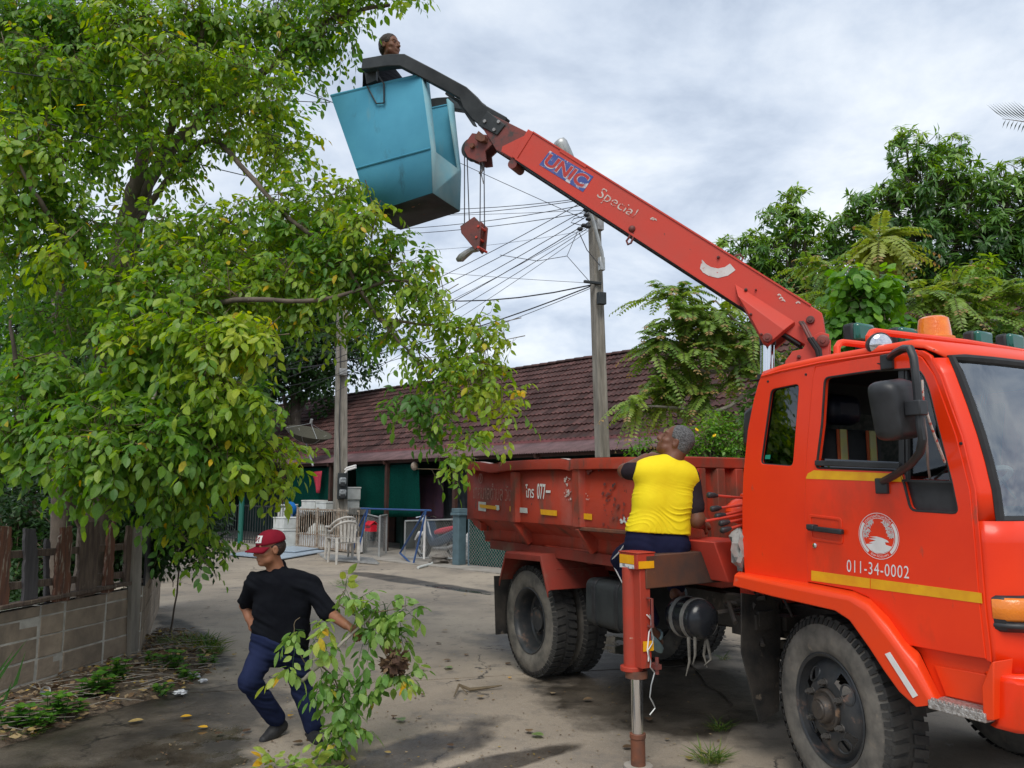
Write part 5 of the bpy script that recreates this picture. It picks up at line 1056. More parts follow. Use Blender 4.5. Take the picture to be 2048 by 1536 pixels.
# rear mudguards
mg = [(-3.70, .83), (-3.57, 1.105), (-2.90, 1.125), (-2.77, .83)]
for sg in (-1, 1):
    mb = MB(); mb.grid([[Vector((x, sg*1.12, z-.05)) for x, z in mg], [Vector((x, sg*1.12, z)) for x, z in mg], [Vector((x, sg*1.10, z+.012)) for x, z in mg], [Vector((x, sg*.45, z+.012)) for x, z in mg]]); o = tp(mb, 'mudguard', X['grimyred'], solid=.012, smooth=25, bevel=.006)
    for k in (0, 1): mb = MB(); mb.bar((-2.873 + .03*k, sg*1.0, 1.06 - .06*k), (-2.873 + .03*k, sg*.5, 1.06 - .06*k), .018, .03); tp(mb, 'pressed_rib', X['grimyred'], o, bevel=.004)
    mb = MB(); mb.prism([Vector((-3.86, sg*y, z)) for y, z in ((1.10, .86), (.48, .86), (.48, .30), (1.08, .30))], (.012, 0, 0)); tp(mb, 'mud_flap', X['chassis'])
# tanks, engine bits
ft = S(1205, 1215, .95); mb = MB(); tk = rounded([(-.98, .98), (-.45, .98), (-.45, .60), (-.98, .60)], .08, 4); mb.prism([Vector((-2.40, y, z)) for y, z in tk], (.52, 0, 0)); o = tp(mb, 'fuel_tank', X['blacksteel'], bevel=.015)
for x in (-2.30, -1.99): mb = MB(); mb.prism([Vector((x, y*1.0 + (-.006 if y < -.7 else 0), z + (.006 if z > .8 else -.006))) for y, z in tk], (.05, 0, 0)); tp(mb, 'strap', X['plastic'], o, bevel=.004)
mb = MB(); mb.tube([(-2.02, -.80, .97), (-2.02, -.86, 1.05)], .05, 12); tp(mb, 'filler_cap', X['steel'], o)
at_ = TX(1405, 1240, -.9); mb = MB(); yz = (at_.y, at_.z); mb.lathe([(0, -.26), (.09, -.25), (.125, -.21), (.13, -.18), (.13, .0), (.125, .03), (.09, .065), (0, .075)], (-.92, yz[0], yz[1]), (1, 0, 0), 28); o = tp(mb, 'air_tank', mat('black_gloss_tank', (.012, .014, .018), (.02, .022, .026), 6, .22, chips=[((.12, .11, .1), 9, .66, .1, None)]), smooth=45)
for x in (-.97, -1.08): mb = MB(); mb.lathe([(.131, 0), (.137, 0), (.137, .03), (.131, .03)], (x, yz[0], yz[1]), (1, 0, 0), 24); tp(mb, 'strap', X['steel'], o)
rr_ = random.Random(9); mb = MB()
for k in range(16):
    a = Vector((rr_.uniform(-.8, -.6), rr_.uniform(-.85, -.35), rr_.uniform(.75, 1.12))); mb.tube([a, a + Vector((rr_.uniform(-.1, .1), rr_.uniform(-.15, .15), rr_.uniform(-.1, .1))), a + Vector((rr_.uniform(-.2, .2), rr_.uniform(-.25, .25), rr_.uniform(-.2, .05)))], rr_.uniform(.008, .02), 6)
for k in range(10):
    a = Vector((rr_.uniform(-.85, -.6), rr_.uniform(-.85, -.35), rr_.uniform(.62, 1.05))); s_ = rr_.uniform(.03, .09); mb.box(tuple(a - Vector((s_, s_, s_*.7))), tuple(a + Vector((s_, s_, s_*.7))))
tp(mb, 'engine_fittings', X['chassis'], bevel=.008)
mb = MB()
for k in range(4): y = at_.y + rr_.uniform(-.13, .13); mb.tube([(-.9, y, yz[1]-.10), (-.9 + rr_.uniform(-.02, .02), y + rr_.uniform(-.02, .02), yz[1]-.2 - rr_.uniform(0, .06)), (-.9, y + rr_.uniform(-.03, .03), yz[1]-.26 - rr_.uniform(0, .08))], [.012, .009, .003], 5)
tp(mb, 'rag_strips', mat('pale_rag', (.16, .15, .13), (.09, .085, .075), 20, .9))
rg_ = TX(1480, 1112, -.56); mb = MB(); mb.ball((0, 0, 0), 1, n=14, k=10); mb.v = [rg_ + Vector((v.x*.05, v.y*.06, v.z*.13 + .04))*1.0 + Vector((0, .05*noise.noise(v*2), .0))*1 + v*.03*noise.noise(v*4) for v in mb.v]; tp(mb, 'rag', mat('grey_rag', (.32, .31, .29), (.2, .2, .19), 16, .9))
# crane: pedestal, outrigger, levers, column
pd = [TX(u, v, -.70) for (u, v) in [(1428, 1084), (1510, 1080), (1510, 1168), (1457, 1165)]]
mb = MB(); mb.prism(pd, (-.42, 0, 0)); mb.box((-1.12, -.5, .95), (-.70, .9, 1.32)); ped = tp(mb, 'crane_base', X['boom'], bevel=.008)
bm_ = [TX(u, v, -.86) for (u, v) in [(1291, 1111), (1432, 1101), (1454, 1163), (1293, 1178)]]
mb = MB(); mb.prism(bm_, (-.20, 0, 0)); ob = tp(mb, 'outrigger_beam', X['darkbox'], bevel=.006)
lo_ = bm_[0]; LX, LY = -.965, lo_.y - .012
mb = MB(); mb.box((LX-.085, LY-.055, bm_[0].z-.085), (LX+.105, LY+.085, bm_[0].z+.012)); mb.box((LX-.09, LY-.06, bm_[0].z+.012), (LX+.11, LY+.089, bm_[0].z+.02)); cp_ = tp(mb, 'outrigger_head', X['legred'], bevel=.006)
for (sz0, sz1) in ((-.085, -.01),):
    mb = MB(); mb.box((LX+.106, LY-.045, bm_[0].z-.08), (LX+.109, LY+.075, bm_[0].z-.035)); mb.box((LX-.075, LY-.059, bm_[0].z-.055), (LX+.075, LY-.056, bm_[0].z+.0)); tp(mb, 'reflective_sticker', X['yellow'], cp_)
    mb = MB(); mb.box((LX-.075, LY-.0585, bm_[0].z-.083), (LX+.075, LY-.056, bm_[0].z-.058)); tp(mb, 'torn_sticker', X['polka'], cp_)
mb = MB(); mb.tube([(LX-.02, LY-.02, .60), (LX-.02, LY-.02, bm_[0].z-.08)], .05, 20); mb.box((LX+.015, LY-.028, .605), (LX+.095, LY+.05, bm_[0].z-.06)); mb.tube([(LX-.02, LY-.02, .575), (LX-.02, LY-.02, .605)], .072, 20); leg = tp(mb, 'outrigger_leg', X['legred'], bevel=.004)
mb = MB(); mb.tube([(LX, LY, .20), (LX, LY, .60)], .036, 20); tp(mb, 'ram', X['chrome'], leg)
mb = MB(); tp(MB().tube([(LX, LY, .535), (LX, LY, .58)], .07, 20), 'gland', X['rustybar'], leg); mb.tube([(LX, LY, .012), (LX, LY, .03), (LX, LY, .17), (LX, LY, .175), (LX, LY, .20)], [.045, .045, .045, .05, .05], 18); tp(mb, 'foot', X['rustybar'], leg)
mb = MB(); mb.tube([(LX, LY, -.004), (LX, LY, .014)], .09, 20); tp(mb, 'pad', X['concrete'], leg)
mb = MB(); mb.tube([(LX+.105, LY+.02, 1.03), (LX+.15, LY+.02, 1.03), (LX+.15, LY+.02, .86), (LX+.105, LY+.02, .86)], .009, 6); tp(mb, 'grab_handle', X['boomdark'], leg)
mb = MB(); mb.box((LX+.101, LY-.02, .71), (LX+.104, LY+.06, .77)); tp(mb, 'reflective_sticker', X['yellow'], leg)
mb = MB(); mb.box((LX+.06, LY+.05, .60), (LX+.14, LY+.09, .63)); mb.tube([(LX+.12, LY+.07, .57), (LX+.12, LY+.07, .67)], .012, 8); tp(mb, 'locking_pin', X['boomdark'], leg)
for (x, m) in ((.108, X['white']), (.112, X['galv'])):
    mb = MB(); r2 = random.Random(int(x*1000)); z = .93; pts = []
    while z > (.30 if x > .11 else .62): pts.append((LX + x, LY + .03 + r2.uniform(-.028, .028), z)); z -= .035
    mb.tube(pts, .0045, 5); tp(mb, 'string', m, leg)
rods = [((1417, 990), (1500, 997)), ((1424, 1018), (1500, 1008)), ((1433, 1033), (1500, 1018)), ((1412, 1042), (1500, 1026)), ((1441, 1047), (1500, 1036)), ((1444, 1061), (1500, 1046))]
for i, (a, b_) in enumerate(rods):
    xx = -.66 + .015*i; A_, B_ = TX(*a, xx), TX(*b_, xx); d = (B_-A_).normalized()
    lv = tp(MB().tube([A_, B_ + d*.25], .0085, 8), 'lever', X['boom'])
    if i != 3: tp(MB().tube([A_ - d*.01, A_, A_ + d*.045, A_ + d*.075], [.012, .02, .018, .010], 10), 'knob', X['plastic'], lv, smooth=60)
mb = MB(); A_ = TX(1470, 1070, -.6); mb.tube([A_, A_ + Vector((0, .02, -.09))], [.018, .012], 8); mb.tube([A_, A_ + Vector((0, .0, .03)), A_ + Vector((0, .1, .05))], .007, 6); tp(mb, 'lever', X['plastic'])
mb = MB(); wc = TX(1500, 1022, -.75); mb.ball(wc, (.11, .2, .10)); mb.box(tuple(wc + Vector((-.1, 0, -.25))), tuple(wc + Vector((.1, .4, .12)))); tp(mb, 'winch', X['cabworn'], bevel=.02)
mb = MB(); mb.box((-1.06, -.19, 1.30), (-.66, .19, 2.55)); col_ = tp(mb, 'column', X['boom'], bevel=.02)
hp_ = [(1566, 760), (1569, 734), (1571, 721), (1585, 702), (1605, 698), (1617, 678), (1640, 664), (1658, 668), (1657, 760)]
mb = MB(); mb.prism([BT(u, v, .135) for u, v in hp_], TM.to_3x3().inverted() @ (BN*-.025)); mb.prism([BT(u, v, .135) + (TMI.to_3x3() @ (BN*-.27)) for u, v in hp_], TMI.to_3x3() @ (BN*.025)); tp(mb, 'column_head', X['boom'], bevel=.004)
nB = TMI.to_3x3() @ BN; dB = TMI.to_3x3() @ BD
outer = [(1065, 264), (1624, 613), (1644, 626), (1650, 667), (1640, 690), (1612, 691), (1478, 610), (1030, 318)]
mb = MB(); mb.prism([BT(u, v, .1) for u, v in outer], nB*-.2); boom = tp(mb, 'boom', X['boom'], bevel=.006)
for sg in (.103, -.108):
    mb = MB(); mb.bar(BT(1066, 264, .1) + nB*(sg-.1), BT(1622, 611, .1) + nB*(sg-.1), .012, .012); mb.bar(BT(1031, 317, .1) + nB*(sg-.1), BT(1480, 610, .1) + nB*(sg-.1), .012, .016); tp(mb, 'flange', X['boom'], boom)
mb = MB(); mb.bar(BT(1032, 320, .1) - nB*.1 - Vector((0, 0, .008)), BT(1600, 686, .1) - nB*.1 - Vector((0, 0, .008)), .19, .012); tp(mb, 'dark_underside', X['blacksteel'], boom)  # black sheet paints shade and grime onto the boom's underside
mb = MB(); mb.prism([BT(u, v, .108) for u, v in [(1056, 258), (1067, 264), (1033, 319), (1023, 313)]], nB*-.216); tp(mb, 'collar', X['boom'], boom, bevel=.004)
mb = MB(); mb.prism([BT(u, v, .104) for u, v in [(1122, 298), (1174, 331), (1171, 336), (1119, 303)]], nB*.004); tp(mb, 'raised_strip', X['boom'], boom)
mb = MB(); mb.prism([BT(u, v, .085) for u, v in [(1062, 267), (1049, 261), (970, 222), (950, 232), (992, 300), (1027, 320)]], nB*-.17); inn = tp(mb, 'inner_boom', X['boomdark'], bevel=.005)
mb = MB(); mb.prism([BT(u, v, .0855) for u, v in [(1052, 270), (1058, 268), (1027, 317), (1003, 303), (1005, 293)]], nB*.003); tp(mb, 'paint_patch', X['boom'], inn)
# bracket holding the lifting ram
for sg in (1, -1):
    f = lambda u, v, off: (BT(u, v, off) if sg > 0 else BT(u, v, off) - nB*2*off)
    mb = MB(); A = [f(*p, .102) for p in [(1470, 568), (1589, 643)]]; Bq = [f(*p, .175) for p in [(1476, 592), (1568, 660)]]; Cq = [f(*p, .175) for p in [(1500, 632), (1527, 684), (1535, 689), (1556, 671)]]; D = [f(*p, .102) for p in [(1474, 592), (1500, 640), (1527, 690), (1536, 694), (1590, 650)]]
    pts = [A[0], A[1], Bq[0], Bq[1]] + Cq + D
    mb.add(pts, [(0, 1, 3, 2), (2, 3, 7, 6, 5, 4), (0, 2, 8), (2, 4, 9, 8), (4, 5, 10, 9), (5, 6, 11, 10), (6, 7, 12, 11), (7, 3, 1, 12)]); tp(mb, 'ram_bracket', X['boom'], boom, smooth=20, bevel=.004)
for (u, v, r_, o_) in ((1535, 676, .036, .178), (1621, 640, .03, .102), (1646, 682, .045, .138), (1502, 629, .01, .176), (1523, 669, .01, .176), (1598, 714, .014, .138), (1437, 515, .012, .101), (1492, 580, .012, .101), (1512, 580, .008, .101)):
    c = BT(u, v, o_); mb = MB(); mb.lathe([(r_, -.02), (r_, .012), (r_*.8, .018), (r_*.45, .018), (r_*.4, .026), (0, .027)], c, nB, 14); tp(mb, 'bolt', X['boomdark'], boom)
ct = BT(1535, 678, 0); cb = BT(1534, 860, 0); mb = MB(); mb.tube([ct, ct.lerp(cb, .45)], .052, 24); ram = tp(mb, 'lifting_ram', X['chrome'], smooth=50)
mb = MB(); mb.tube([ct.lerp(cb, .40), cb], .075, 20); tp(mb, 'ram_body', X['blacksteel'], ram); tp(MB().tube([ct - Vector((0, 0, .05)), ct + Vector((0, 0, .03))], .06, 14), 'ram_eye', X['blacksteel'], ram)
for dx in (0, 5):
    mb = MB(); mb.tube([BT(1600+dx, 644, .12), BT(1606+dx, 652, .16), BT(1618+dx, 676, .18)], .012, 8); tp(mb, 'hose_fitting', X['boomdark'], ram); mb = MB(); mb.tube([BT(1618+dx, 676, .18), BT(1634+dx, 700, .18), BT(1640+dx*.5, 728, .17), BT(1640, 760, .16)], .016, 8); tp(mb, 'hose', X['rubber'], ram)
# lettering and marks on the boom
X['unicblue'] = mat('worn_blue_sticker', (.045, .075, .27), (.07, .10, .30), 9, .5, chips=[((.55, .56, .60), 12, .55, .06, None), ((.48, .06, .04), 16, .66, .03, None)])
mb = MB(); mb.prism([BT(u, v, .1015) for u, v in [(1100, 301.5), (1187, 353), (1166, 384), (1078.5, 329.5)]], nB*.0015); ub = tp(mb, 'maker_sticker', X['unicblue'], boom, smooth=0)
def blet(txt, px, m, d_=.1035, name='lettering', **k):
    vs, fs = fit_text(txt, [BT(u, v, d_) for (u, v) in px], **k); mb = MB(); mb.add(vs, fs); return tp(mb, name, m, boom, smooth=0, fix=False)
blet('UNIC', [(1083.5, 328.5), (1165, 378.5), (1183, 354), (1100.5, 305.5)], mat('worn_white_border', (.55, .52, .53), (.3, .16, .2), 25, .5), .1034, off=.05)
blet('UNIC', [(1085, 327), (1163.5, 375.5), (1181, 354), (1101, 307.5)], mat('red_letters', (.46, .03, .025), (.40, .05, .04), 12, .5), .1040, off=.03)
blet('Special', [(1190, 399), (1268, 444), (1278, 420), (1202, 372)], X['wornwhite'], shear=.25, off=-.002)
sc_ = []
for k in range(9): a = R(200 + 140*k/8); sc_.append((1436 + 36*math.cos(a), 508 - 48*math.sin(a)*1.0))
ip = [(1404, 519), (1412, 528), (1422, 534), (1436, 537), (1450, 534), (1460, 527)]; op_ = [(1400, 537), (1406, 545), (1418, 552), (1436, 556), (1456, 551), (1471, 540)]
mb = MB(); rows = [[BT(u, v, .103) for u, v in ip], [BT((a[0]+b[0])/2, (a[1]+b[1])/2, .103) for a, b in zip(ip, op_)], [BT(u, v, .103) for u, v in op_]]; mb.grid(rows); tp(mb, 'load_scale', mat('torn_white_scale', (.62, .60, .58), (.5, .47, .46), 12, .6, chips=[((.48, .07, .05), 18, .60, .03, None)]), boom, smooth=0)
for k, (u, v) in enumerate([(1309, 438), (1305, 436), (1558, 589), (1562, 595), (1566, 600), (1596, 604)]):
    mb = MB(); mb.prism([BT(u + dx, v + dy, .1025) for dx, dy in ((-5, 1), (0, -2), (4, 0), (5, 4), (0, 1), (-3, 4))], nB*.001); tp(mb, 'paint_chip', X['wornwhite'], boom, smooth=0)
mb = MB(); mb.tube([BT(1261, 462, .09), BT(1260, 472, .10), BT(1253, 482, .10), BT(1256, 489, .10), BT(1262, 486, .1), BT(1267, 474, .1), BT(1266, 463, .09)], .010, 6); mb.ball(BT(1264, 458, .1), .03); tp(mb, 'shackle', X['boomdark'], boom)
mb = MB(); mb.tube([BT(1463, 520, .06), BT(1472, 511, .05), BT(1480, 509, .0), BT(1486, 516, -.02), BT(1480, 528, .05)], .009, 6); tp(mb, 'loop', X['boomdark'], boom)
mb = MB(); c = BT(1033, 335, .0); mb.tube([BT(1040, 322, .0), c], [.04, .045], 10); mb.lathe([(.04, -.09), (.045, .09), (0, .09)], c, nB, 14); tp(mb, 'lug', X['boomdark'], boom)
# tip: sheave, black mounting plate, ropes, hook block
hd_ = [(944, 266), (994, 272), (988, 285), (970, 302), (972, 322), (958, 324), (935, 314), (928, 300), (930, 286)]
for o_ in (.075, -.055): mb = MB(); mb.prism([BT(u, v, o_) if o_ > 0 else BT(u, v, .075) - nB*.13 for u, v in hd_], nB*-.02); tp(mb, 'sheave_cheek', X['boomdark'], inn, bevel=.003)
c = BT(946, 300, .0); mb = MB(); mb.lathe([(.10, -.045), (.085, -.02), (.085, .02), (.10, .045), (.03, .05), (0, .05)], c, nB, 28); tp(mb, 'sheave', X['blacksteel'], inn)
mb = MB(); mb.lathe([(.025, 0), (.025, .03), (0, .03)], BT(946, 293, .076), nB, 6); mb.prism([BT(u, v, .077) for u, v in [(957, 276), (963, 267), (976, 277), (975, 286), (968, 288), (955, 282)]], nB*.06); tp(mb, 'bolt', X['rustybar'], inn)
mb = MB(); mb.prism([BT(u, v, .10) for u, v in [(950, 220), (972, 219), (1010, 249), (994, 270), (956, 250), (945, 230)]], nB*-.2); armp = tp(mb, 'mounting_plate', X['blacksteel'], bevel=.006)
for (u, v) in ((998, 244), (989, 260), (970, 243)): mb = MB(); mb.lathe([(.017, 0), (.017, .014), (0, .014)], BT(u, v, .101), nB, 6); tp(mb, 'bolt', X['steel'], armp)
ha_ = [(1004, 256, .0, .10), (958, 226, .085, .085), (941, 205, .11, .08), (927, 187, .14, .06), (866, 154, .30, .06), (806, 123, .44, .06), (780, 124, .445, .06), (728, 132, .45, .055)]
for sg in (1, -1):
    pts = []
    for (u, v, o_, r_) in ha_: p = BT(u, v, o_); pts.append(p if sg > 0 else p - nB*2*o_)
    for i in range(len(pts)-1):
        pass
    mb = MB(); rows = []
    for i, p in enumerate(pts):
        d = (pts[min(i+1, len(pts)-1)] - pts[max(0, i-1)]).normalized(); z_ = nB.cross(d).normalized(); z_ = z_ if z_.z > 0 else -z_; h = ha_[i][3]; x_ = d.cross(z_).normalized()
        rows.append([p + x_*.04 + z_*h, p - x_*.04 + z_*h, p - x_*.04 - z_*h, p + x_*.04 - z_*h])
    mb.grid(rows, closed=True); mb.f += [(0, 1, 2, 3), tuple(len(mb.v)-4+i for i in range(4))]; mb.m += [0, 0]; tp(mb, 'bucket_arm', X['blacksteel'], bevel=.008, smooth=25)
mb = MB(); mb.prism([BT(u, v, .112) for u, v in [(892, 182), (930, 208), (952, 252), (945, 250), (915, 205), (890, 188)]], nB*-.03); tp(mb, 'stiffener', X['blacksteel'], armp)
HBc = BT(949, 470, 0)
def rope(p, q, parent, r_=.0055, name='rope'): mb = MB(); mb.tube([p, q], r_, 6); return tp(mb, name, X['wire'], parent)
hb = []
for (o_, pts) in ((.075, [(920, 452), (948, 433), (962, 447), (958, 492), (950, 500), (922, 466)]),):
    for sg in (.0, -.13): mb = MB(); mb.prism([BT(u, v, o_) + nB*sg for u, v in pts], nB*-.018); hb.append(tp(mb, 'hook_block' if not hb else 'cheek_plate', X['boomdark'] if 0 else X['hookred'] if 'hookred' in X else X['boomdark'], hb[0] if hb else None, bevel=.005))
c = BT(944, 459, 0); tp(MB().lathe([(.075, -.04), (.06, 0), (.075, .04), (0, .04)], c, nB, 24), 'sheave', X['blacksteel'], hb[0])
for (u, v) in ((952, 474), (956, 452), (956, 494)): tp(MB().tube([BT(u, v, .085), BT(u, v, .085) - nB*.17], .012, 8), 'pin', X['boom'], hb[0])
mb = MB(); mb.tube([BT(956, 497, 0), BT(944, 500, 0), BT(932, 508, .0), BT(922, 516, 0), BT(914, 520, 0)], [.03, .028, .035, .04, .02], 10); tp(mb, 'hook', X['steel'], hb[0])
for (a, b_) in (((929, 308), (929, 455)), ((934, 309), (939, 452)), ((961, 325), (960, 447)), ((968, 322), (969, 455))): rope(BT(*a, .03), BT(*b_, .03), hb[0])
mb = MB(); mb.tube([BT(962, 324, 0), BT(965, 340, 0), BT(960, 347, .02)], [.02, .012, .015], 8); mb.tube([BT(962, 347, 0), BT(967, 367, .02)], .006, 5); tp(mb, 'rope_clamp', X['steel'], hb[0])
rope(BT(992, 302, 0), BT(1610, 702, 0), boom, .007)

# bucket
T1, T4 = BT(842, 150, .36), BT(663, 192, .36); M1, M4 = BT(862, 298, .33), BT(714, 338, .33); B1, B4 = BT(865, 386, .30), BT(742, 426, .30)
mir = lambda p, o_: p - nB*(1.68*o_)
T2, T3 = mir(T1, .36), mir(T4, .36); M2, M3 = mir(M1, .33), mir(M4, .33); B2, B3 = mir(B1, .30), mir(B4, .30)
def wall(name, pts, fs, m, **k): mb = MB(); mb.add(pts, fs); return tp(mb, name, m, bucket if bucket else None, solid=.018, smooth=20, **k)
bucket = None
bucket = wall('bucket', [T1, T4, M4, M1, B4, B1, T2, T3, M3, M2, B3, B2], [(0, 1, 2, 3), (3, 2, 4, 5), (6, 9, 8, 7), (9, 11, 10, 8), (1, 7, 8, 2), (2, 8, 10, 4)], X['bluepaint'])
L_ = lambda a, b, t: a.lerp(b, t)
wall('end_wall', [L_(T1, M1, 0), L_(T1, T2, .22), L_(M1, M2, .14), M1, L_(T1, T2, .80), T2, M2, L_(M1, M2, .9), B1, B2], [(0, 1, 2, 3), (4, 5, 6, 7), (3, 2, 7, 6, 9, 8)], X['bluelight'])
wall('bucket_floor', [B1, B2, B3, B4], [(0, 1, 2, 3)], X['boomdark2'] if 'boomdark2' in X else X['blacksteel'])
mb = MB(); mb.tube([T2, T3, T4, T1], .016, 6); tp(mb, 'rim', X['bluepaint'], bucket)
mb = MB(); mb.tube([M1 + nB*.012, M4 + nB*.012], .010, 6); tp(mb, 'moulding', X['bluepaint'], bucket)
mb = MB(); mb.tube([BT(734, 172, .385), BT(753, 207, .378), BT(768, 206, .378)], .007, 5); mb.tube([BT(755, 135, .45), BT(757, 152, .42), BT(768, 168, .39), BT(768, 206, .378)], .008, 5); tp(mb, 'wire_hook', X['blacksteel'], bucket)
mb = MB(); mb.prism([BT(u, v, .40) for u, v in [(728, 140), (752, 138), (752, 160), (733, 168)]], nB*-.03); tp(mb, 'hanger', X['blacksteel'], bucket)
# ------------------------------------------------------------------ leaves
def leaf_tpl(full=True, point=1.0, width=.27, fold=.10, curl=.10):
    """one leaf of length 1 along x, folded along its midrib, tip drooping a little"""
    if full:
        xs = [0, .22, .5, .78, 1.0]; ws = [0, .8*width, width, .62*width, 0]
        V = [(x, 0, -curl*x*x) for x in xs]; F = []
        for sg in (1, -1):
            b = len(V); V += [(xs[i], sg*ws[i], fold*ws[i]/width*.35 - curl*xs[i]**2) for i in (1, 2, 3)]
            q = [(0, b, 1), (1, b, b+1, 2), (2, b+1, b+2, 3), (3, b+2, 4)]
            F += q if sg < 0 else [tuple(reversed(f)) for f in q]
        return np.array(V), F
    V = [(0, 0, 0), (.45, width, fold*.35 - .2*curl), (1, 0, -curl), (.45, -width, fold*.35 - .2*curl), (.5, 0, -.2*curl)]
    return np.array(V), [(0, 4, 1), (1, 4, 2), (0, 3, 4), (4, 3, 2)]
def nrmz(a): return a/np.maximum(1e-9, np.linalg.norm(a, axis=-1, keepdims=True))
def frames(pos, d, up, size, wid=None):
    """stack of 3x4 transforms with x along d and z near up"""
    d = nrmz(d); y = nrmz(np.cross(up, d)); z = np.cross(d, y); s = size[:, None]; w = s if wid is None else wid[:, None]
    M = np.zeros((len(pos), 3, 4)); M[:, :, 0] = d*s; M[:, :, 1] = y*w; M[:, :, 2] = z*s; M[:, :, 3] = pos; return M
def leaves_mesh(name, M, tpl, m, parent, tint, kind='stuff'):
    V, F = tpl; vv = np.einsum('nij,vj->nvi', M[:, :, :3], V) + M[:, None, :, 3]
    return fastmesh(name, vv.reshape(-1, 3), F, len(M), len(V), m, parent, np.repeat(tint, len(V)), kind)
def sticks(name, A, B, ra, rb, m, parent, kind='stuff'):
    """thin three-sided twigs from A to B"""
    d = nrmz(B-A); h = np.where(np.abs(d[:, 2:3]) < .9, np.array([[0, 0, 1.]]), np.array([[1., 0, 0]])); x = nrmz(np.cross(d, h)); y = np.cross(d, x); n = len(A); vv = np.zeros((n, 6, 3))
    for k in range(3):
        o = x*math.cos(2*PI*k/3) + y*math.sin(2*PI*k/3); vv[:, k] = A + o*np.reshape(ra, (-1, 1)); vv[:, 3+k] = B + o*np.reshape(rb, (-1, 1))
    return fastmesh(name, vv.reshape(-1, 3), [(0, 1, 4, 3), (1, 2, 5, 4), (2, 0, 3, 5)], n, 6, m, parent, None, kind, 0)
UP = np.array([0, 0, 1.0])
def crown(clusters, per, leafn, llen, rach=.24, droop=.55, spread=.8, rng=RNG, per_leaf=5, shell=.45, upb=.15, hang=.3, twl=(.18, .4)):
    """clusters: (centre, (rx, ry, rz), weight, tint). Twigs reach out to points in each ellipsoid and carry compound leaves.
    returns leaflet transforms, tints, twig segments, rachis segments"""
    C_, R_, W_, T_ = [np.array([np.array(q[i], float) if i < 2 else q[i] for q in clusters], float) for i in range(4)]
    cnt = np.maximum(1, (W_*per).astype(int)); idx = np.repeat(np.arange(len(clusters)), cnt); n = len(idx)
    u = nrmz(rng.normal(size=(n, 3))); rad = (shell + (1-shell)*rng.random((n, 1)))**.8
    tip = C_[idx] + u*R_[idx]*rad; dirn = nrmz(u*.9 + rng.normal(size=(n, 3))*.4 + UP*upb)
    root = tip - dirn*rng.uniform(twl[0], twl[1], (n, 1)) - u*R_[idx]*.2
    # compound leaves
    N = n*per_leaf; pi = np.repeat(np.arange(n), per_leaf); t = np.tile(np.linspace(.35, 1, per_leaf), n)[:, None]
    base = root[pi]*(1-t) + tip[pi]*t
    ld = nrmz(dirn[pi]*(.35 + .5*t) + rng.normal(size=(N, 3))*spread - UP*.15*droop)
    L = rach*rng.uniform(.65, 1.2, (N, 1))
    ctint = np.clip(T_[idx][pi] + rng.normal(size=N)*.10, .02, .98)
    # leaflets, alternating along a rachis that bends down
    K = N*leafn; qi = np.repeat(np.arange(N), leafn); s = np.tile(np.linspace(.22, 1.0, leafn), N)[:, None]; side = np.tile(np.array([1 if k % 2 else -1 for k in range(leafn-1)] + [0]), N)[:, None]
    down = np.array([0, 0, -1.0])
    pos = base[qi] + (ld[qi]*s + down*droop*.55*s*s)*L[qi]
    tan = nrmz(ld[qi] + down*droop*1.1*s); lat = nrmz(np.cross(tan, UP) + rng.normal(size=(K, 3))*.12)
    dd = nrmz(lat*side*.95 + tan*(.45 + .6*(side == 0)) + down*(.12 + hang*rng.random((K, 1))) + rng.normal(size=(K, 3))*.14)
    nn = nrmz(np.cross(lat, tan)); nn = nn*np.sign(nn[:, 2:3] + 1e-6) + rng.normal(size=(K, 3))*.30
    sz = llen*rng.uniform(.72, 1.18, K)*(.8 + .25*s[:, 0])
    M = frames(pos + dd*.012, dd, nn, sz)
    tint = np.clip(ctint[qi] + rng.normal(size=K)*.05, 0, 1)
    # a few yellow leaves
    tint = np.where(rng.random(K) < .012, .97, tint)
    end = base + (ld + down*droop*.55)*L
    return M, tint, (root, tip), (base, end)
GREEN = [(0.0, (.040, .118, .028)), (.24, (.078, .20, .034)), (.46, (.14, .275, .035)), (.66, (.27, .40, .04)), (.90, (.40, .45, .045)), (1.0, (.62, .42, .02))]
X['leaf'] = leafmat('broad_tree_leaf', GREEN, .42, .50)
X['leafdark'] = leafmat('dark_leaf', [(0, (.016, .045, .014)), (.5, (.035, .09, .02)), (1, (.09, .17, .03))], .45, .36)  # darker greens of the background trees and shrubs
LEAF = leaf_tpl(True); LEAFS = leaf_tpl(False)
def limb(parent, pts, r0, r1, m, name='branch', n=9, wob=.02, seed=0):
    P = [Vector(p) for p in pts]; out = []; k = 5*(len(P)-1); rr = []
    for i in range(k+1):
        t = i/k*(len(P)-1); j = min(int(t), len(P)-2); f = t-j; p0 = P[max(j-1, 0)]; p1 = P[j]; p2 = P[j+1]; p3 = P[min(j+2, len(P)-1)]
        q = .5*((2*p1) + (p2-p0)*f + (2*p0-5*p1+4*p2-p3)*f*f + (3*p1-p0-3*p2+p3)*f**3)
        out.append(q + Vector([noise.noise(Vector((i*.6, seed, c)))*wob for c in range(3)])); rr.append((r0 + (r1-r0)*i/k)*(1 + .12*noise.noise(Vector((i*.9, seed, 9)))))
    mb = MB(); mb.tube(out, rr, n); return mb.build(name, m, parent, smooth=70)
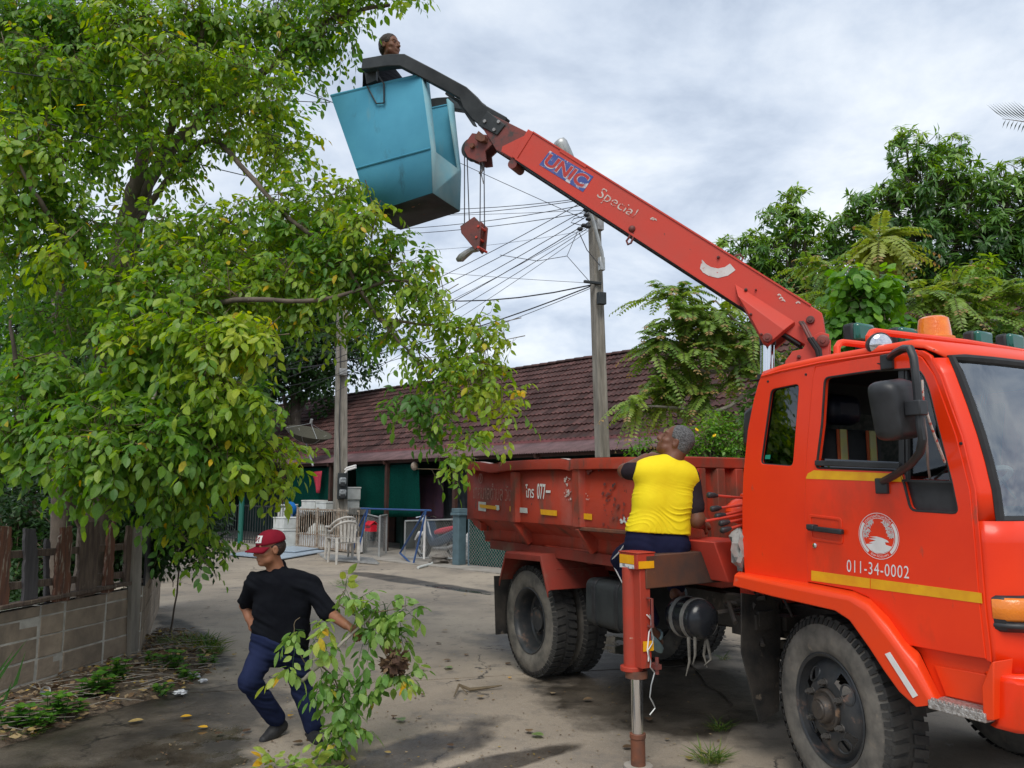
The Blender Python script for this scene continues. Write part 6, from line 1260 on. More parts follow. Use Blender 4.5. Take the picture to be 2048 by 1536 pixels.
def pick_leaf_parts(M, tint, n, parent, m, tpl, tris=4, name='leaf', near=None):
    """the leaves that show largest become objects of their own; returns the mask of the others"""
    pos = M[:, :, 3]; d = pos - np.array([0, 0, CAM_H]); yc = d[:, 1]*math.cos(TH) + d[:, 2]*math.sin(TH); zc = -d[:, 1]*math.sin(TH) + d[:, 2]*math.cos(TH)
    u = 1024 + FPX*d[:, 0]/yc; v = 768 - FPX*zc/yc; ok = (yc > .5) & (u > 0) & (u < 2048) & (v > 0) & (v < 1536)
    score = np.where(ok, np.linalg.norm(M[:, :, 0], axis=1)/yc, 0)
    # front layer only: nearest leaf of each small picture cell
    cell = (u//26).astype(int)*1000 + (v//26).astype(int); order = np.lexsort((yc, cell)); first = np.zeros(len(M), bool); _, fi = np.unique(cell[order], return_index=True); first[order[fi]] = True
    score = np.where(first, score, 0); sel = np.argsort(-score)[:n]; sel = sel[score[sel] > 0]
    bins = 8; meshes = []
    for b in range(bins):
        me = bpy.data.meshes.new(name); me.from_pydata([tuple(p) for p in tpl[0]], [], tpl[1]); me.materials.append(m); me.update()
        a = me.attributes.new('tint', 'FLOAT', 'POINT'); a.data.foreach_set('value', np.full(len(tpl[0]), (b+.5)/bins, np.float32)); meshes.append(me)
    I = BASE[parent.name]
    for i in sel:
        o = bpy.data.objects.new(name, meshes[min(bins-1, int(tint[i]*bins))]); COL.objects.link(o); o.parent = parent
        q = M[i]; o.matrix_local = I @ Matrix(((*q[0, :3], q[0, 3]), (*q[1, :3], q[1, 3]), (*q[2, :3], q[2, 3]), (0, 0, 0, 1)))
    keep = np.ones(len(M), bool); keep[sel] = False; return keep
def A3(u, v, Y): return np.array(at(u, v, Y))
# ---- the big tree being cut
tb = gz(215, 1372) + Vector((-.75, .95, 0)); tb = Vector((at(182, 1150, 7.9).x, 7.9, 0))
tree = empty('broadleaf_tree', tb, 'large broadleaf tree behind the block wall reaching over the lane towards the blue bucket', 'tree')
TYD = 7.9
limb(tree, [tb, at(185, 1130, 7.9), at(205, 900, 7.85), at(222, 640, 7.8), at(262, 440, 7.75), at(285, 360, 7.7)], .18, .12, X['bark'], 'trunk', 14, .03, 1)
limb(tree, [at(272, 400, 7.72), at(288, 290, 7.7), at(292, 180, 7.65), at(290, 40, 7.6), at(300, -120, 7.5)], .075, .035, X['bark'], 'branch', 10, .02, 2)
limb(tree, [at(270, 410, 7.72), at(340, 300, 7.75), at(420, 225, 7.8), at(520, 150, 7.6), at(590, 90, 7.4), at(680, 30, 7.2), at(780, 10, 7.0)], .075, .015, X['bark'], 'branch', 10, .03, 3)
limb(tree, [at(250, 480, 7.74), at(400, 285, 7.4), at(480, 330, 7.1), at(560, 420, 6.9), at(680, 520, 6.8), at(760, 640, 6.8), at(850, 740, 6.8), at(920, 850, 6.8)], .035, .007, X['bark'], 'branch', 8, .03, 4)
limb(tree, [at(240, 520, 7.75), at(310, 340, 7.6), at(360, 200, 7.3), at(400, 80, 7.2), at(400, -60, 7.1)], .05, .02, X['bark'], 'branch', 8, .03, 5)
limb(tree, [at(230, 640, 7.75), at(330, 620, 7.0), at(470, 600, 6.5), at(640, 600, 6.6), at(800, 560, 6.8), at(880, 590, 6.9)], .035, .008, X['bark'], 'branch', 8, .03, 6)
limb(tree, [at(225, 720, 7.75), at(330, 700, 6.9), at(440, 660, 6.2), at(540, 690, 6.0)], .06, .012, X['bark'], 'branch', 8, .03, 7)
limb(tree, [at(205, 900, 7.8), at(300, 880, 6.9), at(420, 900, 6.5), at(560, 930, 6.6)], .06, .012, X['bark'], 'branch', 8, .03, 8)
limb(tree, [at(300, 690, 6.3), at(318, 740, 6.1), at(305, 800, 6.0), at(290, 860, 6.0)], .022, .008, X['palebark'], 'branch', 7, .015, 9)
limb(tree, [at(200, 960, 7.7), at(230, 900, 6.6), at(290, 860, 6.0), at(360, 870, 5.9)], .04, .008, X['bark'], 'branch', 7, .02, 10)
limb(tree, [at(170, 1060, 7.8), at(90, 900, 7.0), at(40, 760, 6.4), at(20, 640, 6.2)], .05, .01, X['bark'], 'branch', 7, .02, 11)
limb(tree, [at(250, 560, 7.7), at(160, 500, 6.9), at(90, 420, 6.4), at(40, 330, 6.2)], .05, .01, X['bark'], 'branch', 7, .02, 12)
limb(tree, [at(760, 640, 6.8), at(860, 650, 6.8), at(980, 660, 6.9)], .018, .006, X['twig'], 'branch', 6, .02, 13)
tt0 = at(125, 1060, 8.3); tt0.z = 0
tr2 = empty('slender_tree', tt0, 'slender straight trunk standing left of the big tree behind the plank fence', 'tree')
limb(tr2, [tt0, at(128, 900, 8.3), at(124, 740, 8.3), at(116, 540, 8.3), at(112, 360, 8.3), at(118, 180, 8.2), at(150, 20, 8.1)], .10, .05, X['bark'], 'trunk', 12, .02, 21)
limb(tr2, [at(116, 340, 8.3), at(165, 240, 8.0), at(210, 120, 7.8)], .04, .015, X['bark'], 'branch', 8, .02, 22)
limb(tr2, [at(114, 400, 8.3), at(60, 280, 8.0), at(20, 150, 7.8)], .04, .015, X['bark'], 'branch', 8, .02, 23)
CL = []
def cl(u, v, Y, rpx, w=1, tint=.42, asp=(1, .8, .8)):
    if v > 880 and u < 480: v -= 62
    if v < 260: w *= 1.5
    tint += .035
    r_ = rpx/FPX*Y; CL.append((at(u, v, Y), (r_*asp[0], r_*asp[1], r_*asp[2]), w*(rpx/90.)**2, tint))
# top
for q in [(480, 125, 6.9, 60, .7, .5), (545, 165, 7.0, 50, .6, .5), (400, 200, 6.9, 60, .7, .5), (350, 160, 6.9, 50, .6, .5), (310, 300, 6.9, 50, .6, .46), (240, 240, 6.9, 60, .7, .46), (60, 110, 6.8, 80, .8, .44), (150, 130, 6.8, 70, .8, .46), (290, 230, 7.3, 60, .6, .5), (330, 350, 7.2, 55, .5, .5), (430, 270, 7.3, 60, .55, .5), (200, 340, 7.2, 60, .6, .45), (420, 120, 7.0, 60, .6, .5), (560, 110, 7.2, 50, .5, .5), (250, 450, 7.2, 60, .6, .45), (40, 40, 7.2, 110, 1, .30), (150, 60, 7.3, 110, 1, .32), (260, 40, 7.0, 110, 1.1, .50), (330, 110, 6.8, 80, .9, .55), (390, 30, 7.2, 90, 1, .45), (480, 60, 7.4, 85, .8, .42), (560, 20, 7.4, 90, .9, .45), (640, 70, 7.3, 70, .8, .34), (680, -10, 7.2, 75, .9, .42), (750, -35, 7.0, 60, .8, .48), (805, -30, 6.9, 45, .5, .46), (690, 60, 7.1, 45, .4, .42), (625, 140, 7.3, 40, .4, .30), (610, 80, 7.4, 60, .5, .34),
          (50, 180, 7.4, 100, 1, .34), (160, 190, 7.6, 90, .9, .32), (230, 130, 7.4, 70, .7, .42), (450, 170, 7.8, 70, .7, .42), (520, 220, 7.6, 70, .7, .5), (560, 300, 7.3, 75, .8, .58), (480, 260, 7.5, 55, .5, .55), (600, 330, 7.2, 40, .3, .55),
          # middle
          (60, 290, 6.4, 95, 1.2, .50), (30, 400, 6.4, 90, 1, .46), (110, 360, 6.6, 70, .8, .48), (170, 440, 6.8, 90, .9, .42), (60, 500, 6.8, 100, 1, .40), (120, 500, 6.3, 60, .6, .62), (250, 540, 6.6, 100, 1, .45), (330, 440, 7.0, 80, .8, .48), (380, 520, 6.8, 90, 1, .52), (340, 600, 6.5, 90, 1, .46), (450, 430, 7.0, 85, .8, .5), (500, 500, 6.9, 90, .9, .52), (460, 590, 6.6, 90, 1, .52),
          (580, 400, 7.0, 85, .9, .52), (640, 470, 7.0, 95, 1.1, .38), (570, 560, 6.8, 90, 1, .52), (680, 390, 7.0, 70, .8, .58), (730, 440, 6.7, 65, .8, .60), (760, 420, 6.6, 40, .5, .62), (700, 530, 6.9, 90, 1.1, .38), (780, 520, 6.8, 85, 1, .40), (640, 570, 6.9, 70, .7, .55), (840, 570, 6.8, 70, .9, .48), (880, 600, 6.8, 50, .5, .56), (720, 610, 6.9, 60, .6, .40), (800, 640, 6.8, 60, .5, .50),
          # right hanging branch
          (880, 650, 6.8, 60, .6, .60), (950, 660, 6.9, 60, .6, .58), (1010, 660, 6.9, 50, .5, .60), (840, 700, 6.8, 55, .5, .45), (900, 720, 6.8, 70, .8, .52), (960, 740, 6.8, 70, .9, .60), (1000, 790, 6.8, 50, .7, .60), (830, 790, 6.8, 55, .9, .28), (850, 840, 6.8, 50, .9, .28), (920, 790, 6.8, 55, .6, .50), (930, 890, 6.7, 48, .9, .50), (905, 930, 6.7, 32, .4, .5), (760, 680, 6.9, 50, .4, .45), (985, 700, 6.8, 45, .4, .66),
          # lower mass
          (270, 690, 6.1, 85, 1, .50), (350, 660, 6.0, 80, 1, .48), (420, 680, 5.9, 80, .9, .56), (500, 680, 5.9, 70, .8, .68), (540, 660, 5.9, 45, .4, .74), (430, 760, 5.9, 75, .9, .55), (470, 800, 5.9, 60, .7, .52), (300, 780, 6.2, 90, 1.1, .40), (220, 760, 6.5, 90, 1, .36), (200, 660, 7.0, 80, .7, .34), (100, 640, 7.4, 90, .8, .30), (60, 740, 6.4, 90, 1, .40), (130, 820, 6.3, 95, 1.1, .36), (40, 850, 6.2, 90, 1.1, .38), (230, 850, 6.0, 90, 1.1, .40), (340, 860, 6.0, 90, 1.1, .40), (430, 870, 6.3, 80, .9, .48), (520, 900, 6.5, 80, .9, .58), (540, 940, 6.5, 50, .7, .62), (455, 960, 6.3, 65, .9, .52), (400, 960, 6.0, 80, 1, .38), (300, 950, 5.8, 85, 1.1, .38), (200, 930, 5.8, 80, 1.1, .42), (110, 920, 6.2, 80, 1, .34), (170, 990, 5.8, 60, .9, .40), (250, 1010, 5.9, 60, .8, .38), (350, 1020, 6.2, 70, .9, .36), (395, 1030, 6.4, 50, .7, .50), (470, 1000, 6.5, 45, .6, .58), (30, 950, 6.6, 70, .8, .3), (590, 900, 6.8, 40, .3, .64),
          (380, 1120, 6.6, 55, .6, .34), (420, 1160, 6.6, 45, .4, .36), (360, 1060, 6.6, 60, .7, .32), (330, 1110, 6.8, 45, .5, .28), (180, 590, 7.2, 70, .6, .3), (390, 340, 7.4, 60, .35, .4), (640, 660, 7.0, 60, .5, .5), (600, 620, 7.0, 60, .5, .5)]:
    cl(*q)
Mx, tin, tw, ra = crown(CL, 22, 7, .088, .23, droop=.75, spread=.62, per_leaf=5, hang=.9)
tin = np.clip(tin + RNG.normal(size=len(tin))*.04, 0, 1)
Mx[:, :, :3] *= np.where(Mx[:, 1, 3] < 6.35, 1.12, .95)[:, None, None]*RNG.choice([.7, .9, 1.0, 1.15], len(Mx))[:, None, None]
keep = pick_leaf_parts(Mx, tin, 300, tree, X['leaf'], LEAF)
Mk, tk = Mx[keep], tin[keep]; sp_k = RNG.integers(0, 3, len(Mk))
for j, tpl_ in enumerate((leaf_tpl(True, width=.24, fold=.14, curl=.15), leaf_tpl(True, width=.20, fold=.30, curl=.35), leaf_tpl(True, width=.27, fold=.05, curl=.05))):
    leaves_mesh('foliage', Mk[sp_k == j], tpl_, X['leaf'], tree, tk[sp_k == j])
sticks('twigs', np.concatenate([tw[0], ra[0]]), np.concatenate([tw[1], ra[1]]), np.concatenate([np.full(len(tw[0]), .005), np.full(len(ra[0]), .0017)]), np.concatenate([np.full(len(tw[0]), .003), np.full(len(ra[0]), .001)]), X['twig'], tree)
print('tree leaves', len(Mx))
# foliage of the slender tree
CL2 = [(at(u, v, Y), (r_/FPX*Y,)*3, w, t) for (u, v, Y, r_, w, t) in [(60, 120, 8.3, 110, 1.5, .30), (170, 120, 8.4, 120, 1.5, .28), (110, 20, 8.2, 120, 1.5, .34), (30, 260, 8.2, 90, 1, .26), (200, 280, 8.4, 80, .9, .28), (60, 620, 8.8, 110, 1.2, .2), (40, 760, 8.8, 110, 1.2, .18), (180, 800, 8.6, 90, 1, .2), (300, 760, 8.4, 110, 1.3, .22), (380, 900, 8.0, 110, 1.3, .25), (260, 900, 8.3, 100, 1.2, .2), (330, 280, 8.6, 90, .8, .28), (420, 130, 8.5, 100, .8, .3), (280, 600, 8.6, 110, .9, .22), (420, 640, 8.3, 120, 1.2, .28), (560, 520, 8.2, 130, 1.4, .3), (660, 460, 8.0, 110, 1.3, .28), (540, 260, 8.4, 90, .7, .3), (430, 500, 8.4, 120, 1.1, .28), (470, 800, 8.2, 110, 1.1, .26)]]
M2_, t2_, tw2, ra2 = crown(CL2, 27, 7, .10, .24, droop=.6, per_leaf=5)
leaves_mesh('foliage', M2_, LEAFS, X['leaf'], tr2, np.clip(t2_ + .04, 0, .7)); sticks('twigs', tw2[0], tw2[1], .005, .003, X['twig'], tr2)
# ---- dark trees and shrubs behind the fence and the house
def simple_tree(name, base, label, clusters, m, tints, group=None, trunk_r=.12, leaf=.11, per=40, leafn=7, bark='bark', tpl=LEAFS, tr_top=None, droop=.5, rach=.24, cat='tree', spread=.8, per_leaf=5):
    o = empty(name, base, label, cat, group)
    cs = [(at(u, v, Y), (r_/FPX*Y,)*3, w*(r_/FPX*Y/.5)**2, t) for (u, v, Y, r_, w, t) in clusters]
    top = tr_top or cs[0][0]
    if trunk_r: limb(o, [base, base.lerp(top, .5) + Vector((.05, 0, 0)), top], trunk_r, trunk_r*.4, X[bark], 'trunk', 10, .03, len(label))
    for i, c in enumerate(cs[1:]):
        a = base.lerp(top, .45 + .4*((i*7) % 5)/5)
        if trunk_r: limb(o, [a, a.lerp(c[0], .5) + Vector((0, 0, .1)), c[0]], trunk_r*.35, .012, X[bark], 'branch', 6, .03, i)
    M_, t_, tw_, ra_ = crown(cs, per, leafn, leaf, rach, droop=droop, per_leaf=per_leaf, spread=spread)
    leaves_mesh('foliage', M_, tpl, m, o, np.clip(t_ + tints, 0, 1)); sticks('twigs', tw_[0], tw_[1], .006, .003, X['twig'], o); return o, cs
def base_at(u, Y): p = at(u, 1000, Y); p.z = 0; return p
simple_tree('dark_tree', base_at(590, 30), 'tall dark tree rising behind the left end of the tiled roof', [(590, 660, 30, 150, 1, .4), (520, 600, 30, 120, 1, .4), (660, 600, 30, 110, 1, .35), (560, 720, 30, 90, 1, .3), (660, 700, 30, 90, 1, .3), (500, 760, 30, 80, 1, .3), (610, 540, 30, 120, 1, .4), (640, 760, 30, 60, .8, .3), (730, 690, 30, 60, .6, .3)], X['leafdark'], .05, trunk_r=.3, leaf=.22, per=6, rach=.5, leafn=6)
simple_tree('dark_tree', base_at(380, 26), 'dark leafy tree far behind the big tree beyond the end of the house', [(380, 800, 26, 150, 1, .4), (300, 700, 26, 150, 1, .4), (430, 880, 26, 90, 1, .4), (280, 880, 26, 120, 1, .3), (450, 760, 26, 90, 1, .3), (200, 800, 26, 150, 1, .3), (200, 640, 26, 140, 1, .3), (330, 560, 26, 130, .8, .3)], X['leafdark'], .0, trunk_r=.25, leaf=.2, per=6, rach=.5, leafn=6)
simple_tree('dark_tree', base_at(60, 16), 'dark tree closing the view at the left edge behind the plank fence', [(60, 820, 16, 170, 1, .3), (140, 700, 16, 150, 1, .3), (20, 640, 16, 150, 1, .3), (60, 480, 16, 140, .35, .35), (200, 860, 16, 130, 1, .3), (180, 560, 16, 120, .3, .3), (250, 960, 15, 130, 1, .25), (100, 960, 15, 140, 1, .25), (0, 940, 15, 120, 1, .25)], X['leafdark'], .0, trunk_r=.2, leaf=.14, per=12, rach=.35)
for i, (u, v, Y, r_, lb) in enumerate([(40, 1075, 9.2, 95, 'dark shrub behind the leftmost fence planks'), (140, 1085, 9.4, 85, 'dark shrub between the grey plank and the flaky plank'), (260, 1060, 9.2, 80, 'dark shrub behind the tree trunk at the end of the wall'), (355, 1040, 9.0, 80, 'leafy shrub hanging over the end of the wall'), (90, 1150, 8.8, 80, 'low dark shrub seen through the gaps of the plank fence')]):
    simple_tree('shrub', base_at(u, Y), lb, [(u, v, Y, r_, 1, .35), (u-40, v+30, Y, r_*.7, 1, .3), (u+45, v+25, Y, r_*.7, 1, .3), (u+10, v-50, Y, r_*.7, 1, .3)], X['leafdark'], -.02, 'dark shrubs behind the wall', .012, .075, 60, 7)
X['gardensoil'] = X['earth']

# ---- trees on the right behind the truck
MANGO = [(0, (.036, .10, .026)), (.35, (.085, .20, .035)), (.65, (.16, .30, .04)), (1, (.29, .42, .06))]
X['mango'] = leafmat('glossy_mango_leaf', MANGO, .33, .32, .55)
LANCE = leaf_tpl(False, width=.13, curl=.28)
def whorl_tree(base, label, tips_cl, per, llen, m, tpl, nl=13, group=None, trunk_r=.14, name='mango_tree'):
    """branch tips each bearing a rosette of long drooping leaves"""
    o = empty(name, base, label, 'tree', group); rng = RNG
    cs = [(at(u, v, Y), np.array([r_/FPX*Y*1.05, r_/FPX*Y*.8, r_/FPX*Y*.85]), w, t) for (u, v, Y, r_, w, t) in tips_cl]
    top = cs[0][0]; limb(o, [base, base.lerp(top, .5) + Vector((.1, 0, 0)), top], trunk_r, trunk_r*.4, X['bark'], 'trunk', 10, .05, 3)
    for i, c in enumerate(cs[1:]): a = base.lerp(top, .4 + .1*(i % 5)); limb(o, [a, a.lerp(c[0], .55) + Vector((0, 0, .2)), c[0]], trunk_r*.4, .02, X['bark'], 'branch', 7, .05, i)
    P, D, T, RT = [], [], [], []
    for c in cs:
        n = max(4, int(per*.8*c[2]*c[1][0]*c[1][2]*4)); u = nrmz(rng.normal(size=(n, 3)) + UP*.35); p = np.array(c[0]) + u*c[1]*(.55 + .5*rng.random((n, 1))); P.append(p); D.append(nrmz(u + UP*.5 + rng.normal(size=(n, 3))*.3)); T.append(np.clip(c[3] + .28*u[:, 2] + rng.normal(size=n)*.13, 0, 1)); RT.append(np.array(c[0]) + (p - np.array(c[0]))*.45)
    P, D, T, RT = map(np.concatenate, (P, D, T, RT)); n = len(P); i = np.repeat(np.arange(n), nl); k = n*nl
    ax = D[i]; ra_ = nrmz(np.cross(ax, rng.normal(size=(k, 3)))); el = rng.uniform(-.25, .75, (k, 1)); dd = nrmz(ra_ + ax*el - UP*rng.uniform(.0, .55, (k, 1)))
    M_ = frames(P[i] - ax*rng.uniform(0, .08, (k, 1)), dd, ax + UP*.6 + rng.normal(size=(k, 3))*.2, llen*rng.uniform(.65, 1.15, k))
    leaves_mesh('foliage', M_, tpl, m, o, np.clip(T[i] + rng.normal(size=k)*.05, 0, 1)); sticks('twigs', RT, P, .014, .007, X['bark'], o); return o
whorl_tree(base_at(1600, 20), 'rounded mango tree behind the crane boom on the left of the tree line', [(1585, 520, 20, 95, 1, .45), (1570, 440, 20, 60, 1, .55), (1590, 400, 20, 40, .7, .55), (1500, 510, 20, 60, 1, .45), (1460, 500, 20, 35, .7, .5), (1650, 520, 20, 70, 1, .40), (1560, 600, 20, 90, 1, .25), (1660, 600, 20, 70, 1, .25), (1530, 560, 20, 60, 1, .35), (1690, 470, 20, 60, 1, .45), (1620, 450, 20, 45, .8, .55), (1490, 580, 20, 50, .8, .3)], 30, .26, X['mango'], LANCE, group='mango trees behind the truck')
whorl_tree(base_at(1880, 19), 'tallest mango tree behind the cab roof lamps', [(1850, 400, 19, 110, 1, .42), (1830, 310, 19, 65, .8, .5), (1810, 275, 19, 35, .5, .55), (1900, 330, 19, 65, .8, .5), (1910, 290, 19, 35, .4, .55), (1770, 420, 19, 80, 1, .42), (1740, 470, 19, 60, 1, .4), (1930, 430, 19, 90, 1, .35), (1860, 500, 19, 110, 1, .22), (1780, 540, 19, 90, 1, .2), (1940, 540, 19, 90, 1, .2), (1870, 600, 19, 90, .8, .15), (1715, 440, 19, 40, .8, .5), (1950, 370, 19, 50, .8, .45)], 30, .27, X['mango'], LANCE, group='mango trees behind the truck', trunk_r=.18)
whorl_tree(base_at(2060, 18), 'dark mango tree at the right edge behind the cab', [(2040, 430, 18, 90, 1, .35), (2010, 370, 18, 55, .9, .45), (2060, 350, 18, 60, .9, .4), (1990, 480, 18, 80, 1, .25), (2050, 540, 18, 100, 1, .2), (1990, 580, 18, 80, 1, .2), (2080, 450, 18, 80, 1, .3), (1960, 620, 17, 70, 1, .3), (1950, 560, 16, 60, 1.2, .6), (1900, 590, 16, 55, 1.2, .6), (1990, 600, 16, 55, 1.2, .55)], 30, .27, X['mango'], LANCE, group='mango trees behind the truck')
# pinnate-leaved trees (long fronds of many leaflets, bronze at the tips)
PIN = [(0, (.05, .125, .030)), (.4, (.13, .24, .045)), (.7, (.24, .34, .055)), (.88, (.33, .34, .07)), (1, (.36, .19, .10))]
X['pin'] = leafmat('feathery_leaf', PIN, .45, .38)
PINL = leaf_tpl(False, width=.24, fold=.05, curl=.12)
def pinnate_tree(base, label, cls, fr_len, nfr, npair, lf, branches=(), name='feather_leaf_tree', trunk_r=.07, trunk=None, bark='palebark', rng=RNG, group=None):
    o = empty(name, base, label, 'tree', group)
    tr = trunk or [base, base.lerp(cls[0][0], .6), cls[0][0]]
    limb(o, tr, trunk_r, trunk_r*.45, X[bark], 'trunk', 9, .03, 5)
    for i, b in enumerate(branches): limb(o, b, trunk_r*.55, .012, X[bark], 'branch', 7, .03, i+30)
    P, D, T = [], [], []
    for (c, r_, n, t) in cls:
        u = nrmz(rng.normal(size=(n, 3)) + UP*.25); p = np.array(c) + u*np.array(r_)*rng.random((n, 1))**.5; P.append(p); D.append(nrmz(u + rng.normal(size=(n, 3))*.25)); T.append(np.clip(np.full(n, t) + rng.normal(size=n)*.1, 0, 1))
    P, D, T = map(np.concatenate, (P, D, T)); n = len(P); i0 = np.repeat(np.arange(n), nfr); N = n*nfr
    fd = nrmz(D[i0]*.5 + rng.normal(size=(N, 3))*np.array([1, 1, .45])); L = fr_len*rng.uniform(.7, 1.15, (N, 1)); ns = npair*2
    q = np.repeat(np.arange(N), ns); s = np.tile(np.repeat(np.linspace(.12, 1, npair), 2), N)[:, None]; side = np.tile(np.array([1, -1]*npair), N)[:, None]; dn = -UP
    pos = P[i0][q] + (fd[q]*s + dn*.5*s*s)*L[q]; tan = nrmz(fd[q] + dn*1.0*s); lat = nrmz(np.cross(tan, UP))
    dd = nrmz(lat*side + tan*.35 + dn*.22 + rng.normal(size=(len(q), 3))*.08); nn = np.cross(lat, tan); nn *= np.sign(nn[:, 2:3] + 1e-6)
    sz = lf*(np.sin(PI*np.clip(s[:, 0]*.85 + .12, 0, 1))*.55 + .5)*rng.uniform(.85, 1.1, len(q)); M_ = frames(pos, dd, nn + rng.normal(size=(len(q), 3))*.15, sz)
    tt = np.clip(T[i0][q] + rng.normal(size=len(q))*.05, 0, .8); tt = np.where((s[:, 0] > .86) & (np.repeat(rng.random(N) < .45, ns)), .96, tt)
    leaves_mesh('foliage', M_, PINL, X['pin'], o, tt)
    A_ = P[i0]; m_ = A_ + (fd*.5 + dn*.125)*L; e_ = A_ + (fd + dn*.5)*L; sticks('leaf_stalks', np.concatenate([A_, m_]), np.concatenate([m_, e_]), .004, .003, X['twig'], o); return o
def pc(u, v, Y, r_, n, t): k = r_/FPX*Y; return (at(u, v, Y), (k, k*.8, k*.8), int(n*1.4) if n > 3 else n, min(.75, t + .08))
b1 = base_at(1560, 11.5)
pinnate_tree(b1, 'spreading feather leaved tree under the crane boom in front of the roof', [pc(1420, 660, 11.5, 60, 8, .4), pc(1350, 640, 11.5, 50, 8, .4), pc(1340, 720, 11.5, 50, 8, .45), pc(1400, 740, 11.5, 60, 8, .4), pc(1470, 700, 11.5, 60, 8, .45), pc(1390, 600, 11.6, 40, 5, .4), pc(1450, 640, 11.5, 50, 7, .5), pc(1330, 790, 11.5, 40, 6, .5), pc(1270, 800, 11.5, 30, 4, .5), pc(1420, 790, 11.5, 50, 6, .45), pc(1330, 600, 11.6, 35, 4, .4), pc(1490, 770, 11.5, 40, 5, .45), pc(1310, 680, 11.5, 30, 4, .35)], .55, 4, 12, .115,
             [[at(1540, 735, 11.5), at(1470, 720, 11.5), at(1420, 700, 11.5), at(1370, 650, 11.5)], [at(1500, 725, 11.5), at(1420, 745, 11.5), at(1360, 720, 11.5), at(1320, 690, 11.5)], [at(1530, 760, 11.5), at(1440, 820, 11.4), at(1350, 815, 11.4), at(1270, 810, 11.4)], [at(1560, 720, 11.5), at(1480, 650, 11.5), at(1430, 600, 11.5)]], trunk=[b1, at(1580, 800, 11.5), at(1555, 720, 11.5), at(1500, 640, 11.5)], group='feather leaved trees behind the truck')
b2 = base_at(1900, 11)
pinnate_tree(b2, 'feather leaved tree with bronze tips behind the roof lamps', [pc(1900, 600, 11, 60, 8, .5), pc(1980, 610, 11, 60, 8, .5), pc(2050, 620, 11, 60, 7, .5), pc(1840, 610, 11, 50, 7, .5), pc(1950, 660, 11, 60, 6, .4), pc(2030, 660, 11, 60, 6, .4), pc(1880, 660, 11, 50, 6, .4), pc(1680, 560, 13, 55, 7, .5), pc(1620, 560, 13, 50, 6, .5), pc(1700, 620, 12, 50, 6, .45), pc(1600, 620, 12, 50, 6, .45)], .55, 4, 12, .11,
             [[at(1900, 680, 11), at(1850, 640, 11), at(1780, 640, 11.5), at(1690, 600, 12)], [at(1910, 680, 11), at(1990, 640, 11), at(2050, 620, 11)]], group='feather leaved trees behind the truck')
b3 = base_at(1770, 15)
pinnate_tree(b3, 'slim palm like sapling with a rosette of yellow green fronds before the mango trees', [pc(1760, 480, 15, 12, 5, .72), pc(1760, 500, 15, 10, 3, .7)], 1.0, 5, 13, .2, trunk=[b3, at(1766, 620, 15), at(1760, 490, 15)], trunk_r=.075)
# heart-leaved vine, bush with yellow flowers
HEART = leaf_tpl(True, width=.42, curl=.15)
X['vine'] = leafmat('bright_vine_leaf', [(0, (.02, .08, .015)), (.5, (.10, .25, .03)), (1, (.22, .40, .04))], .42, .44)
simple_tree('vine', base_at(1720, 10.5), 'heart leaved vine climbing behind the crane column', [(1720, 600, 10.5, 60, 1, .5), (1700, 560, 10.5, 45, 1, .6), (1750, 570, 10.5, 45, 1, .6), (1690, 640, 10.5, 50, 1, .4), (1760, 640, 10.5, 50, 1, .4), (1720, 680, 10.5, 60, 1, .35), (1790, 660, 10.5, 50, 1, .45), (1660, 690, 10.5, 40, 1, .35), (1830, 690, 10.5, 50, 1, .3)], X['vine'], 0, None, .04, .15, 16, 5, tpl=HEART, droop=.9, cat='vine')
bo, bcs = simple_tree('flowering_bush', base_at(1400, 10.3), 'bright green bush with small yellow flowers behind the dump body', [(1420, 870, 10.3, 45, 1, .6), (1370, 890, 10.3, 35, 1, .6), (1460, 890, 10.3, 45, 1, .55), (1320, 905, 10.3, 30, 1, .55), (1270, 900, 10.3, 25, .8, .6), (1440, 850, 10.3, 30, 1, .65), (1400, 920, 10.3, 50, 1, .3), (1470, 930, 10.3, 40, 1, .3), (1300, 880, 10.3, 20, .5, .6), (1500, 860, 10.3, 40, 1, .5)], X['vine'], 0, None, .03, .06, 70, 5, tpl=LEAFS, droop=.2, rach=.14, cat='bush')
X['flower'] = mat('yellow_flower', (.8, .55, .01), None, 5, .6)
for k, (u, v, ax_) in enumerate([(1391, 862, (.5, -.6, .6)), (1431, 874, (-.6, -.4, .7))]):
    mb = MB(); c = at(u, v, 9.95); mb.lathe([(.0, 0), (.014, .02), (.02, .035), (.03, .03)], c, ax_, 6); mb.build('flower', X['flower'], bo)
simple_tree('shrub', base_at(1620, 10.6), 'leafy shrub filling the gap behind the crane column and the cab', [(1620, 740, 10.6, 70, 1, .4), (1560, 790, 10.6, 60, 1, .4), (1640, 800, 10.6, 70, 1, .35), (1500, 840, 10.6, 50, 1, .4), (1560, 870, 10.6, 60, 1, .3), (1700, 760, 10.6, 70, 1, .35), (1790, 740, 10.8, 60, 1, .3), (1900, 730, 10.8, 70, 1, .3), (2000, 720, 10.8, 70, 1, .3)], X['leafdark'], .25, 'dark shrubs behind the wall' if 0 else None, .05, .1, 30, 7)
